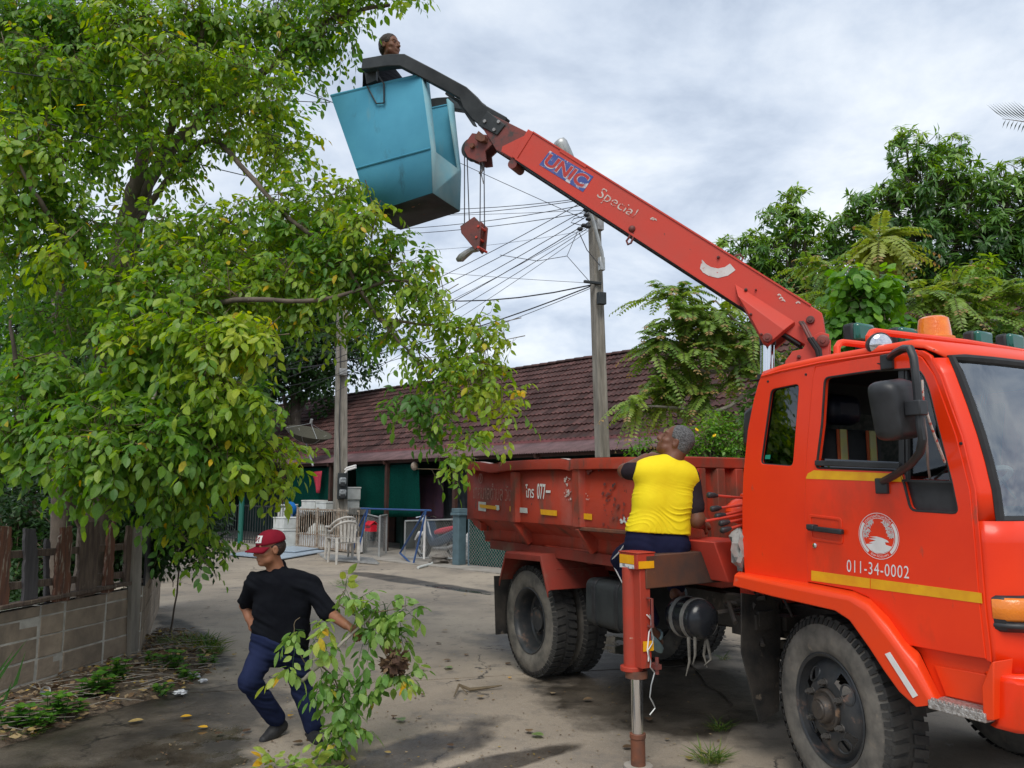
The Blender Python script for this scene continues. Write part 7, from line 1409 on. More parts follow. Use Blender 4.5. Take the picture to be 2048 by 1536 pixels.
# coconut palm whose frond enters at the upper right
X['palm'] = leafmat('grey_green_palm', [(0, (.03, .04, .028)), (1, (.055, .065, .045))], .6, .1, .2)
pb_ = base_at(2150, 16); palm = empty('palm_tree', pb_, 'palm tree at the right edge with one grey green frond against the sky', 'palm tree')
limb(palm, [pb_, at(2150, 600, 16), at(2140, 270, 16)], .16, .11, X['bark'], 'trunk', 12, .05, 2)
def frond(p0, d, L, n=34, dr=.35, wl=.5):
    d = Vector(d).normalized(); pts = [p0 + d*(L*t) - hz*(dr*L*t*t) for t in [k/12 for k in range(13)]]
    mb = MB(); mb.tube(pts, [.022 - .0015*k for k in range(13)], 6); fr = mb.build('frond_stalk', X['twig'], palm); Ms = []; 
    for k in range(n):
        t = .12 + .88*k/n; p = p0 + d*(L*t) - hz*(dr*L*t*t); tg = (d - hz*2*dr*t).normalized(); la = tg.cross(hz).normalized(); up_ = la.cross(tg)
        for sg in (1, -1): Ms.append((np.array(p), np.array((la*.35 + up_*.75)*sg + tg*.75), np.array(la), wl*(1 - .65*abs(t-.4))))
    P_, D_, U_, S_ = [np.array(z) for z in zip(*Ms)]
    leaves_mesh('frond', frames(P_, D_, U_, S_, S_), leaf_tpl(False, width=.025, fold=.01, curl=.1), X['palm'], palm, RNG.random(len(P_)))
pk = at(2140, 262, 16)
frond(pk, Vector(at(1990, 225, 15.6) - pk), 1.75, 15, .06, .80); frond(pk, (.5, .3, .8), 2.4); frond(pk, (1, -.4, .5), 2.4); frond(pk, (.2, .9, .4), 2.4); frond(pk, (.6, -.6, -.1), 2.4); frond(pk, (.9, .5, .1), 2.4)

# ------------------------------------------------------------------ block wall with planks, soil bed
WB0, WB1 = gz(-120, 1452), gz(278, 1322); wd_ = (WB1-WB0); wd_.z = 0; WL = wd_.length; wd_.normalize(); wn = Vector((wd_.y, -wd_.x, 0)); wn = wn if wn.y < 0 else -wn
WH = .73
X['block'] = mat('stained_concrete_block', (.36, .29, .215), (.23, .185, .14), 5, .95, bump=.5, bscale=30, tint=.16, chips=[((.085, .075, .062), 2.2, .58, .2, (1, 1, .5)), ((.24, .21, .17), 14, .64, .08, None)])
X['mortar'] = mat('pale_mortar', (.56, .54, .48), (.34, .32, .28), 7, .95, bump=.5, chips=[((.06, .055, .045), 4, .6, .1, None)])
wall_o = empty('block_wall', WB0, 'low stained concrete block wall at the left carrying old planks', 'wall')
mb = MB(); mb.prism([WB0 - wn*.004, WB1 - wn*.004, WB1 - wn*.004 + hz*WH, WB0 - wn*.004 + hz*WH], wn*-.09); core = mb.build('mortar_core', X['mortar'], wall_o, smooth=0)
pxs = [-120, -30, 68, 118, 200, 276]     # measured upright joints of the second and fourth courses
rows_z = [(-.05, .105), (.115, .285), (.297, .465), (.477, .632), (.644, WH)]
rr2 = random.Random(4)
def along(u): p = gz(u, 1390); r_ = ray(u, 1390); t = ((WB0 - EYE).dot(wn))/r_.dot(wn); q = EYE + r_*t; return (q - WB0).dot(wd_)
joints = [along(u) for u in pxs]; joints[0] = 0; joints[-1] = WL
for i, (z0, z1) in enumerate(rows_z):
    for a, b in zip(joints[:-1], joints[1:]):
        g = rr2.uniform(.010, .016); q0 = WB0 + wd_*(a + g); q1 = WB0 + wd_*(b - g); o_ = rr2.uniform(-.004, .005); mb = MB(); mb.prism([q0 + hz*z0 + wn*o_, q1 + hz*(z0 + rr2.uniform(-.004, .004)) + wn*o_, q1 + hz*z1 + wn*(o_ + rr2.uniform(-.003, .003)), q0 + hz*z1 + wn*o_], wn*-.09); mb.build('block', X['block'], wall_o, bevel=.006)
# return of the wall going away from the lane
WR = gz(318, 1216); rd = (WR - WB1); rd.z = 0; RL = rd.length; rd.normalize()
rside = Vector((rd.y, -rd.x, 0))
mb = MB(); mb.prism([WB1 + hz*0 - wn*.02, WB1 + rd*RL - wn*.02, WB1 + rd*RL - wn*.02 + hz*WH, WB1 - wn*.02 + hz*WH], rside*-.09); mb.build('mortar_core', X['mortar'], wall_o, smooth=0)
for i, (z0, z1) in enumerate(rows_z):
    k = 0
    while k*.39 < RL: 
        q0 = WB1 + rd*(k*.39 + .012) + rside*.004; q1 = WB1 + rd*min(RL, k*.39 + .378) + rside*.004; mb = MB(); mb.prism([q0 + hz*z0, q1 + hz*z0, q1 + hz*z1, q0 + hz*z1], rside*-.098); mb.build('block', X['block'], wall_o, bevel=.006); k += 1
# corner stake and planks
fence = empty('plank_fence', WB0 + hz*WH, 'row of old uneven planks standing on the block wall', 'fence')
def wpt(u, v, off=.02): 
    r_ = ray(u, v); p0 = WB0 + wn*off; t = (p0 - EYE).dot(wn)/r_.dot(wn); return EYE + r_*t
planks = [([(-20, 1052), (26, 1054), (22, 1130), (16, 1216), (-24, 1222)], 'woodred'), ([(50, 1057), (73, 1057), (77, 1120), (76, 1208), (47, 1213), (50, 1110)], 'woodgrey'), ([(124, 1056), (146, 1052), (143, 1120), (139, 1200), (108, 1204), (113, 1120)], 'woodred'), ([(164, 1042), (201, 1042), (200, 1090), (192, 1188), (156, 1198), (160, 1100)], 'wood'), ([(217, 1060), (231, 1040), (228, 1120), (228, 1182), (206, 1188), (214, 1110)], 'woodred'), ([(256, 1052), (268, 1050), (265, 1160), (249, 1172)], 'wood'), ([(92, 1078), (100, 1076), (101, 1206), (92, 1208)], 'woodgrey')]
for k, (px, mn) in enumerate(planks):
    off = .02 if k != 6 else -.04; px = [(a_[0] + (b_[0]-a_[0])*j/n_ + rr2.uniform(-1.8, 1.8), a_[1] + (b_[1]-a_[1])*j/n_ + rr2.uniform(-1.5, 1.5)) for a_, b_ in zip(px, px[1:] + px[:1]) for n_ in [max(1, int(math.hypot(b_[0]-a_[0], b_[1]-a_[1])/9))] for j in range(n_)]; P_ = [wpt(u, v, off) for u, v in px]; mb = MB(); n0 = len(P_); mb.prism(P_, wn*-.028); o = mb.build('plank', X[mn], fence, bevel=.004, smooth=0)
for v0, v1 in ((1108, 1095), (1172, 1150)):
    mb = MB(); mb.bar(wpt(-40, v0 + 6, -.03), wpt(280, v1 - 4, -.03), .05, .06); mb.build('rail', X['wood'], fence, bevel=.004)
mb = MB(); mb.bar(wpt(-60, 1226, -.0), wpt(278, 1162, -.0), .09, .035); mb.build('sill_board', X['wood'], fence, bevel=.006)
sk = empty('stake', gz(270, 1340), 'pale upright timber stake fixed to the corner of the block wall', 'post')
mb = MB(); mb.prism([wpt(u, v, .05) for u, v in [(271, 1056), (286, 1052), (283, 1170), (274, 1346), (261, 1352), (263, 1200)]], wn*-.05); mb.build('post', X['pole'], sk, bevel=.006)
mb = MB(); mb.prism([WB1 + rd*.05 + rside*.01 + hz*WH, WB1 + rd*RL + rside*.01 + hz*WH, WB1 + rd*RL + rside*.01 + hz*1.35, WB1 + rd*.05 + rside*.01 + hz*1.35], rside*-.02); tag(mb.build('board_screen', X['plastic']), 'dark board screen standing on the end of the block wall', 'screen')
# soil bed between wall and lane
bedpx = [(-200, 1560), (-80, 1520), (60, 1482), (150, 1448), (230, 1420), (310, 1400), (380, 1376), (432, 1346), (444, 1312), (430, 1284), (380, 1266), (330, 1268)]
rows = []
edge_ = [gz(*p) for p in bedpx]; inner = [WB0 - wd_*.5, WB0, WB0 + wd_*WL*.25, WB0 + wd_*WL*.42, WB0 + wd_*WL*.58, WB0 + wd_*WL*.72, WB0 + wd_*WL*.86, WB1, WB1 + rd*.15, WB1 + rd*.3, WB1 + rd*.55, WB1 + rd*.9]
for t in np.linspace(0, 1, 9):
    rows.append([a.lerp(b, t) + hz*(.004 + .09*min(1, (1-t)*2.2)*(.7 + .5*noise.noise(Vector((i*.9, t*5, 2)))) - (.02 if t == 1 else 0)) for i, (a, b) in enumerate(zip(inner, edge_))])
mb = MB(); mb.grid(rows); bed = mb.build('soil_bed', X['soil'] if 'soil' in X else mat('leaf_littered_soil', (.075, .052, .035), (.13, .10, .07), 9, .95, bump=.9, bscale=35, chips=[((.26, .21, .15), 22, .63, .05, None), ((.03, .05, .012), 4, .6, .15, None)]), kind='structure', sub=2, smooth=80)
def bedpt(i, t): 
    a = min(int(i), len(inner)-2); f = i-a; p = inner[a].lerp(inner[a+1], f).lerp(edge_[a].lerp(edge_[a+1], f), t); p.z = .02 + .075*min(1, (1-t)*2.2); return p
# dead leaves and sticks lying in the bed (a litter nobody could count)
n = 1500; ii = RNG.uniform(0, 11, n); tq = RNG.random(n)**.8; P_ = np.array([np.array(bedpt(a, b)) for a, b in zip(ii, tq)]); P_[:, 2] += RNG.uniform(0, .03, n)
th_ = RNG.uniform(0, 2*PI, n); D_ = np.stack([np.cos(th_), np.sin(th_), RNG.normal(size=n)*.25], 1); U_ = np.stack([RNG.normal(size=n)*.5, RNG.normal(size=n)*.5, np.ones(n)], 1)
X['litter'] = leafmat('dead_leaf', [(0, (.07, .04, .025)), (.45, (.17, .11, .06)), (.8, (.30, .23, .14)), (1, (.40, .28, .05))], .8, .1, .2)
lt = leaves_mesh('leaf_litter', frames(P_, D_, U_, RNG.uniform(.03, .085, n)), LEAFS, X['litter'], None, RNG.random(n)); 
n = 160; ii = RNG.uniform(1, 11, n); tq = RNG.random(n)*.9; A_ = np.array([np.array(bedpt(a, b)) for a, b in zip(ii, tq)]) + [0, 0, .025]; th_ = RNG.normal(size=n)*.7 + .5; B_ = A_ + np.stack([np.cos(th_), np.sin(th_), RNG.normal(size=n)*.08], 1)*RNG.uniform(.08, .35, (n, 1)); sticks('dead_sticks', A_, B_, .004, .002, X['palebark'], None)
# weeds
X['weed'] = leafmat('weed_leaf', [(0, (.03, .10, .015)), (.5, (.065, .19, .02)), (1, (.14, .29, .03))], .5, .4)
WEED = leaf_tpl(True, width=.34, curl=.25)
def weed(c, label, stems, h, lf, rng, group='weeds along the foot of the block wall'):
    o = empty('weed', c, label, 'weed', group); Ms = []; T = []; A_, B_ = [], []
    for s in range(stems):
        a = rng.uniform(0, 6.28); r_ = rng.uniform(0, .10); b = c + Vector((r_*math.cos(a), r_*math.sin(a), 0)); hh = h*rng.uniform(.6, 1.15); tip = b + Vector((rng.uniform(-.06, .06), rng.uniform(-.06, .06), hh)); A_.append(np.array(b)); B_.append(np.array(tip))
        for k in range(4):
            t = .3 + .7*k/3; p = b.lerp(tip, t)
            for j in range(3 if k < 3 else 5):
                q = 2*PI*j/(3 if k < 3 else 5) + k*1.1 + rng.uniform(-.3, .3); Ms.append((np.array(p), np.array((math.cos(q), math.sin(q), .35 + (.3 if k == 3 else 0))), np.array((-.3*math.cos(q), -.3*math.sin(q), 1)), lf*(1.1 - .25*k/3)*rng.uniform(.8, 1.15))); T.append(rng.uniform(.2, .8) + (.15 if k == 3 else 0))
    P_, D_, U_, S_ = [np.array(z) for z in zip(*Ms)]; leaves_mesh('leaves', frames(P_, D_, U_, S_), WEED, X['weed'], o, np.clip(np.array(T), 0, 1)); sticks('stems', np.array(A_), np.array(B_), .004, .003, X['weed'], o); return o
wr = random.Random(8)
for (u, v, st, h, lf, lb) in [(25, 1470, 6, .14, .075, 'bright weed nearest the bottom left corner'), (122, 1446, 6, .16, .075, 'bright weed on the edge of the bed below the paper cup'), (185, 1405, 7, .17, .08, 'broad leaved weed at the middle of the block wall'), (240, 1375, 7, .2, .08, 'tallest bright weed against the block wall by the stake'), (345, 1350, 6, .15, .08, 'weed with large leaves in the bed beyond the stake'), (365, 1368, 5, .10, .06, 'small weed beside the white plastic scraps'), (300, 1345, 5, .13, .06, 'weed at the foot of the wall corner'), (320, 1395, 6, .07, .04, 'low weed on the bed edge facing the puddle'), (420, 1335, 5, .08, .05, 'small weed at the outer end of the bed'), (70, 1462, 5, .08, .05, 'low weed beside the bottom left corner weed')]:
    weed(gz(u, v) + hz*.03, lb, st, h, lf, wr)
# grass clumps
X['grass'] = leafmat('grass_blade', [(0, (.04, .11, .015)), (.6, (.10, .19, .03)), (1, (.28, .26, .08))], .55, .35)
BLADE = leaf_tpl(False, width=.028, fold=.02, curl=.45)
def tuft(c, n, L, rad, label, group=None, rng=RNG):
    a = rng.uniform(0, 2*PI, n); r_ = rad*np.sqrt(rng.random(n)); P_ = np.array(c) + np.stack([r_*np.cos(a), r_*np.sin(a)*.8, np.zeros(n)], 1); th_ = rng.uniform(0, 2*PI, n); le = rng.uniform(.35, 1.1, n); D_ = np.stack([np.cos(th_)*le, np.sin(th_)*le, np.full(n, 1.)], 1)
    o = leaves_mesh('grass_clump', frames(P_, D_, np.stack([-np.cos(th_), -np.sin(th_), np.full(n, .6)], 1), L*rng.uniform(.5, 1.15, n)), BLADE, X['grass'], None, rng.random(n), kind=None)
    return tag(o, label, 'grass', group)
tuft(gz(385, 1300), 500, .24, .26, 'dense grass clump at the far end of the soil bed'); tuft(gz(420, 1310), 180, .16, .12, 'shorter grass clump on the outer edge of the bed'); tuft(gz(340, 1305), 200, .2, .14, 'grass clump against the end of the block wall')
tuft(gz(1440, 1463), 70, .13, .05, 'grass tuft in the broken slab edge near the mud flap'); tuft(gz(1420, 1528), 110, .16, .07, 'grass tuft in the broken slab edge at the bottom of the photo'); tuft(gz(1448, 1322), 30, .12, .03, 'thin grass tuft in the crack under the air tank'); tuft(gz(690, 1172)+hz*0, 60, .2, .2, 'sparse grass at the lane edge below the folding rack'); tuft(gz(30, 1470), 160, .1, .2, 'short grass at the bottom left corner of the bed')
mb = MB()
for k, (a, b, c) in enumerate([((-30, 1400), (15, 1330), (55, 1278)), ((-30, 1420), (30, 1370), (52, 1300)), ((-40, 1380), (0, 1340), (28, 1300)), ((-30, 1440), (10, 1400), (25, 1360))]):
    A_, B_, C_ = [at(u, v, 5.3) for u, v in (a, b, c)]; w = Vector((.018, 0, .008))
    mb.add([A_-w, A_+w, B_-w*.8, B_+w*.8, C_], [(0, 1, 3, 2), (2, 3, 4)])
tag(mb.build('agave_leaves', X['weed'], smooth=0), 'long stiff green blades leaning in at the left edge', 'plant')
# litter: scraps, cup, fallen leaves, twig
X['paper'] = mat('white_scrap', (.70, .72, .74), (.5, .52, .55), 20, .6, bump=.4)
for k, (u, v, r_, lb) in enumerate([(385, 1358, .06, 'crumpled white plastic scrap at the end of the bed'), (405, 1368, .035, 'smaller white scrap beside the crumpled plastic'), (360, 1392, .045, 'grey plastic scrap on the bed edge')]):
    lump('plastic_scrap', gz(u, v) + hz*.03, r_, X['paper'], lb, 'litter', k+2, .7, .35)
cu_ = gz(87, 1405) + hz*.08; mb = MB(); mb.lathe([(0, 0), (.028, 0), (.036, .07), (.037, .075), (.034, .07), (.026, .005), (0, .005)], cu_, (.5, -.7, .3), 16); tag(mb.build('paper_cup', X['paper']), 'white paper cup lying against the block wall', 'cup')
me_cache = {}
def fallen(u, v, L, tint, rot, label, curl=.25, group='fallen leaves on the lane', lift=.006):
    t = leaf_tpl(True, width=.40, fold=.12, curl=curl*.5); mb = MB(); p = gz(u, v) + hz*(lift + L*curl*.5); M_ = Matrix.Translation(p) @ Matrix.Rotation(rot, 4, 'Z') @ Matrix.Rotation(R(-8), 4, 'Y'); mb.add([M_ @ Vector(tuple(q*L)) for q in t[0]], t[1]); o = mb.build('fallen_leaf', X['litter'] if tint < .99 else X['yleaf'], smooth=60)
    a = o.data.attributes.new('tint', 'FLOAT', 'POINT'); a.data.foreach_set('value', np.full(len(o.data.vertices), tint, np.float32)); return tag(o, label, 'leaf', group)
X['yleaf'] = leafmat('yellow_fallen_leaf', [(0, (.6, .34, .01)), (1, (.75, .42, .015))], .5, .2); X['gleaf'] = leafmat('green_fallen_leaf', [(0, (.10, .18, .05)), (1, (.22, .30, .10))], .5, .2)
for (u, v, L, lb) in [(384, 1435, .085, 'larger yellow leaf on the wet concrete left of the man'), (416, 1458, .075, 'yellow leaf nearer the man on the wet concrete'), (584, 1432, .06, 'yellow leaf between the shoes of the man in the cap'), (1020, 1356, .05, 'small yellow leaf before the rear tyre')]: fallen(u, v, L, 1, wr.uniform(0, 6), lb, .2, 'yellow fallen leaves')
X['petal'] = X['paper']
fallen(255, 1447, .11, .9, .2, 'pale long fallen petal on the edge of the puddle', .12); fallen(430, 1475, .07, .1, 1, 'curled brown leaf below the yellow leaves', .5)
lv = [(790, 1440), (835, 1440), (880, 1290), (905, 1318), (895, 1338), (850, 1345), (930, 1312), (1085, 1325), (640, 1250), (700, 1290), (740, 1330), (760, 1240), (890, 1265), (960, 1260), (990, 1225), (820, 1280), (600, 1210), (560, 1180), (470, 1310), (450, 1345), (500, 1352), (490, 1470), (610, 1490), (650, 1510), (780, 1505), (910, 1500), (1060, 1470), (1250, 1500), (1180, 1400), (1110, 1390), (960, 1400), (1010, 1330), (850, 1390), (800, 1385), (700, 1400), (460, 1240), (520, 1240), (420, 1220), (380, 1200), (860, 1215), (930, 1195), (1000, 1300), (770, 1360), (920, 1360), (1340, 1480), (1380, 1520), (1300, 1440), (660, 1320), (580, 1290), (400, 1160), (350, 1180), (620, 1165), (720, 1195)]
MARKS = [((545, 1480), 'the black shoe'), ((790, 1330), 'the dry leaf nest'), ((1075, 1345), 'the rear tyre'), ((955, 1388), 'the curled twig'), ((690, 1130), 'the plastic chair'), ((385, 1300), 'the grass clump'), ((1270, 1530), 'the outrigger foot'), ((400, 1440), 'the yellow leaves'), ((590, 1530), 'the bottom edge sprig'), ((870, 1165), 'the long wet streak'), ((700, 1255), 'the held branch'), ((1420, 1528), 'the bottom grass tuft'), ((680, 1440), 'the cut branch')]
SEEN = {}
def leaf_label(u, v, tn):
    (mu, mv), nm = min(MARKS, key=lambda q: (q[0][0]-u)**2 + 2.5*(q[0][1]-v)**2); du, dv = u-mu, v-mv
    rel = ('right of' if du > 0 else 'left of') if abs(du) > 1.3*abs(dv) else ('below' if dv > 0 else 'above')
    d = math.hypot(du, dv); far = 'just ' if d < 55 else ('well ' if d > 130 else '')
    lb = '%s dry leaf on the lane %s%s %s' % ({.1: 'dark brown', .3: 'brown', .5: 'tan', .75: 'pale', .9: 'straw coloured'}[tn], far, rel, nm); SEEN[lb] = SEEN.get(lb, 0) + 1
    return lb if SEEN[lb] == 1 else lb.replace('dry leaf', ['', 'smaller dry leaf', 'curled dry leaf', 'third dry leaf', 'fourth dry leaf'][min(4, SEEN[lb]-1)] if SEEN[lb] > 1 else 'dry leaf')
places = 'left of the man|by the cut branch|before the rear tyre|in the middle of the lane|near the bottom edge|on the far lane'.split('|')
for k, (u, v) in enumerate(lv): o = fallen(u + wr.uniform(-6, 6), v + wr.uniform(-4, 4), wr.uniform(.04, .085), (tn := wr.choice([.1, .3, .5, .75, .9])), wr.uniform(0, 6.28), leaf_label(u, v, tn), wr.uniform(.1, .5), 'small dry leaves scattered on the lane')
for k, (u, v, lb) in enumerate([(1063, 1472, 'pale green leaf on the bare concrete right of the branch'), (798, 1440, 'green leaf on the lane right of the cut branch'), (890, 1337, 'green leaf on the lane among dry ones')]):
    o = fallen(u, v, .10, .5, wr.uniform(0, 6), lb, .2, 'green fallen leaves'); o.data.materials[0] = X['gleaf']
n = 1300; P_ = np.array([np.array(gz(RNG.uniform(300, 1500), RNG.uniform(1150, 1536))) for _ in range(n)]) + [0, 0, .004]; th_ = RNG.uniform(0, 2*PI, n); leaves_mesh('ground_crumbs', frames(P_, np.stack([np.cos(th_), np.sin(th_), np.zeros(n)], 1), np.stack([RNG.normal(size=n)*.2, RNG.normal(size=n)*.2, np.ones(n)], 1), RNG.uniform(.006, .03, n)), LEAFS, X['litter'], None, RNG.random(n))
mb = MB(); mb.tube([gz(908, 1398) + hz*.02, gz(918, 1382) + hz*.05, gz(940, 1384) + hz*.02, gz(975, 1380) + hz*.02, gz(1004, 1378) + hz*.03], [.005, .013, .016, .013, .005], 6); mb.tube([gz(918, 1382) + hz*.05, gz(935, 1390) + hz*.01], .005, 5); tag(mb.build('dry_twig', X['twig']), 'dry curled brown twig on the lane before the rear tyre', 'twig')
# ------------------------------------------------------------------ people: smooth continuous bodies grown from blended shapes
def V3(p): return np.array([p[0], p[1], p[2]], float)
class Blob:
    """distance field on a grid; shapes are blended into each other and the zero level becomes one mesh"""
    def __init__(s): s.p = []
    def cap(s, a, b, ra, rb=None, k=.02): s.p.append(('c', V3(a), V3(b), ra, ra if rb is None else rb, k)); return s
    def ell(s, c, r, ax=None, k=.02, neg=False): s.p.append(('e', V3(c), np.array(r, float), np.eye(3) if ax is None else ax, k, neg)); return s
    def cut(s, p, n): s.p.append(('h', V3(p), V3(n)/np.linalg.norm(V3(n)))); return s
    def mesh(s, res=.006, wob=None, big=.06):
        los, his = [], []
        for q in s.p:
            if q[0] == 'c': r = max(q[3], q[4]); los.append(np.minimum(q[1], q[2])-r); his.append(np.maximum(q[1], q[2])+r)
            elif q[0] == 'e' and not q[5]: r = q[2].max(); los.append(q[1]-r); his.append(q[1]+r)
        lo = np.min(los, 0) - .03; hi = np.max(his, 0) + .03; n = np.ceil((hi-lo)/res).astype(int)+1
        D = np.full(n, big, np.float32); ax = [lo[i] + res*np.arange(n[i], dtype=np.float32) for i in range(3)]
        for q in s.p:
            if q[0] == 'h':
                d = (ax[0][:, None, None]-q[1][0])*q[2][0] + (ax[1][None, :, None]-q[1][1])*q[2][1] + (ax[2][None, None, :]-q[1][2])*q[2][2]
                D = np.maximum(D, d.astype(np.float32)); continue
            if q[0] == 'c': r = max(q[3], q[4]); l = np.minimum(q[1], q[2])-r-big; h = np.maximum(q[1], q[2])+r+big
            else: r = q[2].max(); l = q[1]-r-big; h = q[1]+r+big
            i0 = np.clip(np.floor((l-lo)/res).astype(int), 0, n); i1 = np.clip(np.ceil((h-lo)/res).astype(int)+1, 0, n)
            if (i1 <= i0).any(): continue
            sl = tuple(slice(a, b) for a, b in zip(i0, i1)); X_ = ax[0][sl[0]][:, None, None]; Y_ = ax[1][sl[1]][None, :, None]; Z_ = ax[2][sl[2]][None, None, :]
            if q[0] == 'c':
                a, b = q[1], q[2]; ba = b-a; L2 = max(1e-9, ba@ba); px, py, pz = X_-a[0], Y_-a[1], Z_-a[2]
                h_ = np.clip((px*ba[0]+py*ba[1]+pz*ba[2])/L2, 0, 1); d = np.sqrt((px-h_*ba[0])**2+(py-h_*ba[1])**2+(pz-h_*ba[2])**2) - (q[3]+(q[4]-q[3])*h_); k = q[5]; neg = False
            else:
                A = q[3]; px, py, pz = X_-q[1][0], Y_-q[1][1], Z_-q[1][2]
                c = [(px*A[i][0]+py*A[i][1]+pz*A[i][2]) for i in range(3)]; k0 = np.sqrt(sum((c[i]/q[2][i])**2 for i in range(3))); k1 = np.sqrt(sum((c[i]/q[2][i]**2)**2 for i in range(3)))+1e-6; d = k0*(k0-1)/k1; k = q[4]; neg = q[5]
            d = d.astype(np.float32); o = D[sl]
            if neg: hh = np.clip(.5-.5*(o+d)/k, 0, 1); D[sl] = o*(1-hh) + (-d)*hh + k*hh*(1-hh)
            else: hh = np.clip(.5+.5*(o-d)/k, 0, 1); D[sl] = o*(1-hh) + d*hh - k*hh*(1-hh)
        return s.nets(D, lo, res)
    @staticmethod
    def nets(D, lo, res):
        S_ = D < 0; n = np.array(D.shape); c = np.zeros(n-1, np.int8)
        for dx in (0, 1):
            for dy in (0, 1):
                for dz in (0, 1): c += S_[dx:n[0]-1+dx, dy:n[1]-1+dy, dz:n[2]-1+dz]
        act = np.argwhere((c > 0) & (c < 8)); idx = np.full(n-1, -1, np.int32); idx[tuple(act.T)] = np.arange(len(act))
        acc = np.zeros((len(act), 3)); cnt = np.zeros(len(act)); cor = [(x, y, z) for x in (0, 1) for y in (0, 1) for z in (0, 1)]
        val = {q: D[act[:, 0]+q[0], act[:, 1]+q[1], act[:, 2]+q[2]] for q in cor}
        for a in cor:
            for b in cor:
                if sum(b)-sum(a) == 1 and all(y >= x for x, y in zip(a, b)):
                    va, vb = val[a], val[b]; m = (va < 0) != (vb < 0); t = np.where(m, va/np.where(m, va-vb, 1), 0)[:, None]
                    acc += np.where(m[:, None], np.array(a) + t*(np.array(b)-np.array(a)), 0); cnt += m
        P = lo + (act + acc/cnt[:, None])*res; F = []
        for axis in range(3):
            o1, o2 = [(1, 2), (2, 0), (0, 1)][axis]; s0 = [slice(None)]*3; s1 = [slice(None)]*3; s0[axis] = slice(0, -1); s1[axis] = slice(1, None)
            e = np.argwhere(S_[tuple(s0)] != S_[tuple(s1)]); e = e[(e[:, o1] > 0) & (e[:, o2] > 0) & (e[:, o1] < n[o1]-1) & (e[:, o2] < n[o2]-1)]
            def sh(a, b): q = e.copy(); q[:, o1] -= a; q[:, o2] -= b; return idx[tuple(q.T)]
            f = np.stack([sh(0, 0), sh(1, 0), sh(1, 1), sh(0, 1)], 1); flip = S_[tuple(e.T)]; f[~flip] = f[~flip][:, ::-1]; F.append(f)
        F = np.concatenate(F); return P, F[(F >= 0).all(1)]
def relax(P, F, it=1):
    E = np.concatenate([F[:, [0, 1]], F[:, [1, 2]], F[:, [2, 3]], F[:, [3, 0]]])
    for _ in range(it):
        acc = np.zeros_like(P); cnt = np.zeros(len(P))
        for a, b in ((0, 1), (1, 0)): 
            for k in range(3): acc[:, k] += np.bincount(E[:, a], P[E[:, b], k], len(P))
            cnt += np.bincount(E[:, a], minlength=len(P))
        P = P*.4 + .6*acc/np.maximum(1, cnt)[:, None]
    return P
def vnormals(P, F):
    n = np.cross(P[F[:, 2]]-P[F[:, 0]], P[F[:, 3]]-P[F[:, 1]]); N_ = np.zeros_like(P)
    for k in range(4):
        for c in range(3): N_[:, c] += np.bincount(F[:, k], n[:, c], len(P))
    return nrmz(N_)
def blob_obj(name, blob, m, parent, res=.006, fold=None, rel=1):
    P, F = blob.mesh(res); P = relax(P, F, rel)
    if fold is not None: N_ = vnormals(P, F); P = P + N_*fold(P, N_)[:, None]
    I = np.array(BASE[parent.name]); P = P @ I[:3, :3].T + I[:3, 3]
    me = bpy.data.meshes.new(name); me.vertices.add(len(P)); me.vertices.foreach_set('co', P.astype(np.float32).ravel()); me.loops.add(F.size); me.loops.foreach_set('vertex_index', F.astype(np.int32).ravel()); me.polygons.add(len(F)); me.polygons.foreach_set('loop_start', np.arange(0, F.size, 4, dtype=np.int32)); me.polygons.foreach_set('loop_total', np.full(len(F), 4, np.int32)); me.materials.append(m); me.update(calc_edges=True); me.validate(); me.polygons.foreach_set('use_smooth', [True]*len(me.polygons))
    o = bpy.data.objects.new(name, me); COL.objects.link(o); o.parent = parent; return o
def basis(f, up=(0, 0, 1)):
    f = nrmz(V3(f)); r_ = nrmz(np.cross(f, V3(up))); u = np.cross(r_, f); return f, r_, u
def head_prims(b, c, f, up=(0, 0, 1), s=1.0, jaw=1.0):
    c = V3(c); f, r_, u = basis(f, up); A = np.array([r_, f, u]); p = lambda x, y, z: c + s*(x*r_ + y*f + z*u)
    b.ell(p(0, -.012, .035), (.074*s, .094*s, .086*s), A, .02); b.ell(p(0, .022, -.038), (.060*s*jaw, .070*s, .078*s), A, .03)
    b.ell(p(0, .066, -.094), (.026*s, .022*s, .020*s), A, .025); b.cap(p(-.046, .035, -.072), p(.046, .035, -.072), .024*s, k=.03)
    b.cap(p(0, .090, .012), p(0, .107, -.028), .009*s, .0145*s, .012); b.cap(p(-.013, .094, -.033), p(.013, .094, -.033), .0085*s, k=.008)
    b.cap(p(-.038, .078, .030), p(.038, .078, .030), .011*s, k=.015)
    for x in (-1, 1):
        b.ell(p(x*.033, .090, .010), (.017*s, .012*s, .010*s), A, .01, neg=True); b.ell(p(x*.032, .0745, .009), (.013*s, .012*s, .011*s), A, .006)
        b.ell(p(x*.045, .055, -.025), (.022*s, .022*s, .018*s), A, .02)
        b.ell(p(x*.077, -.012, -.006), (.009*s, .021*s, .032*s), A, .008); b.ell(p(x*.084, -.004, -.004), (.006*s, .010*s, .016*s), A, .006, neg=True)
    b.cap(p(-.020, .086, -.055), p(.020, .086, -.055), .0075*s, k=.008); b.cap(p(-.016, .086, -.067), p(.016, .086, -.067), .0085*s, k=.008); b.ell(p(0, .098, -.061), (.024*s, .008*s, .0022*s), A, .003, neg=True)
    return p
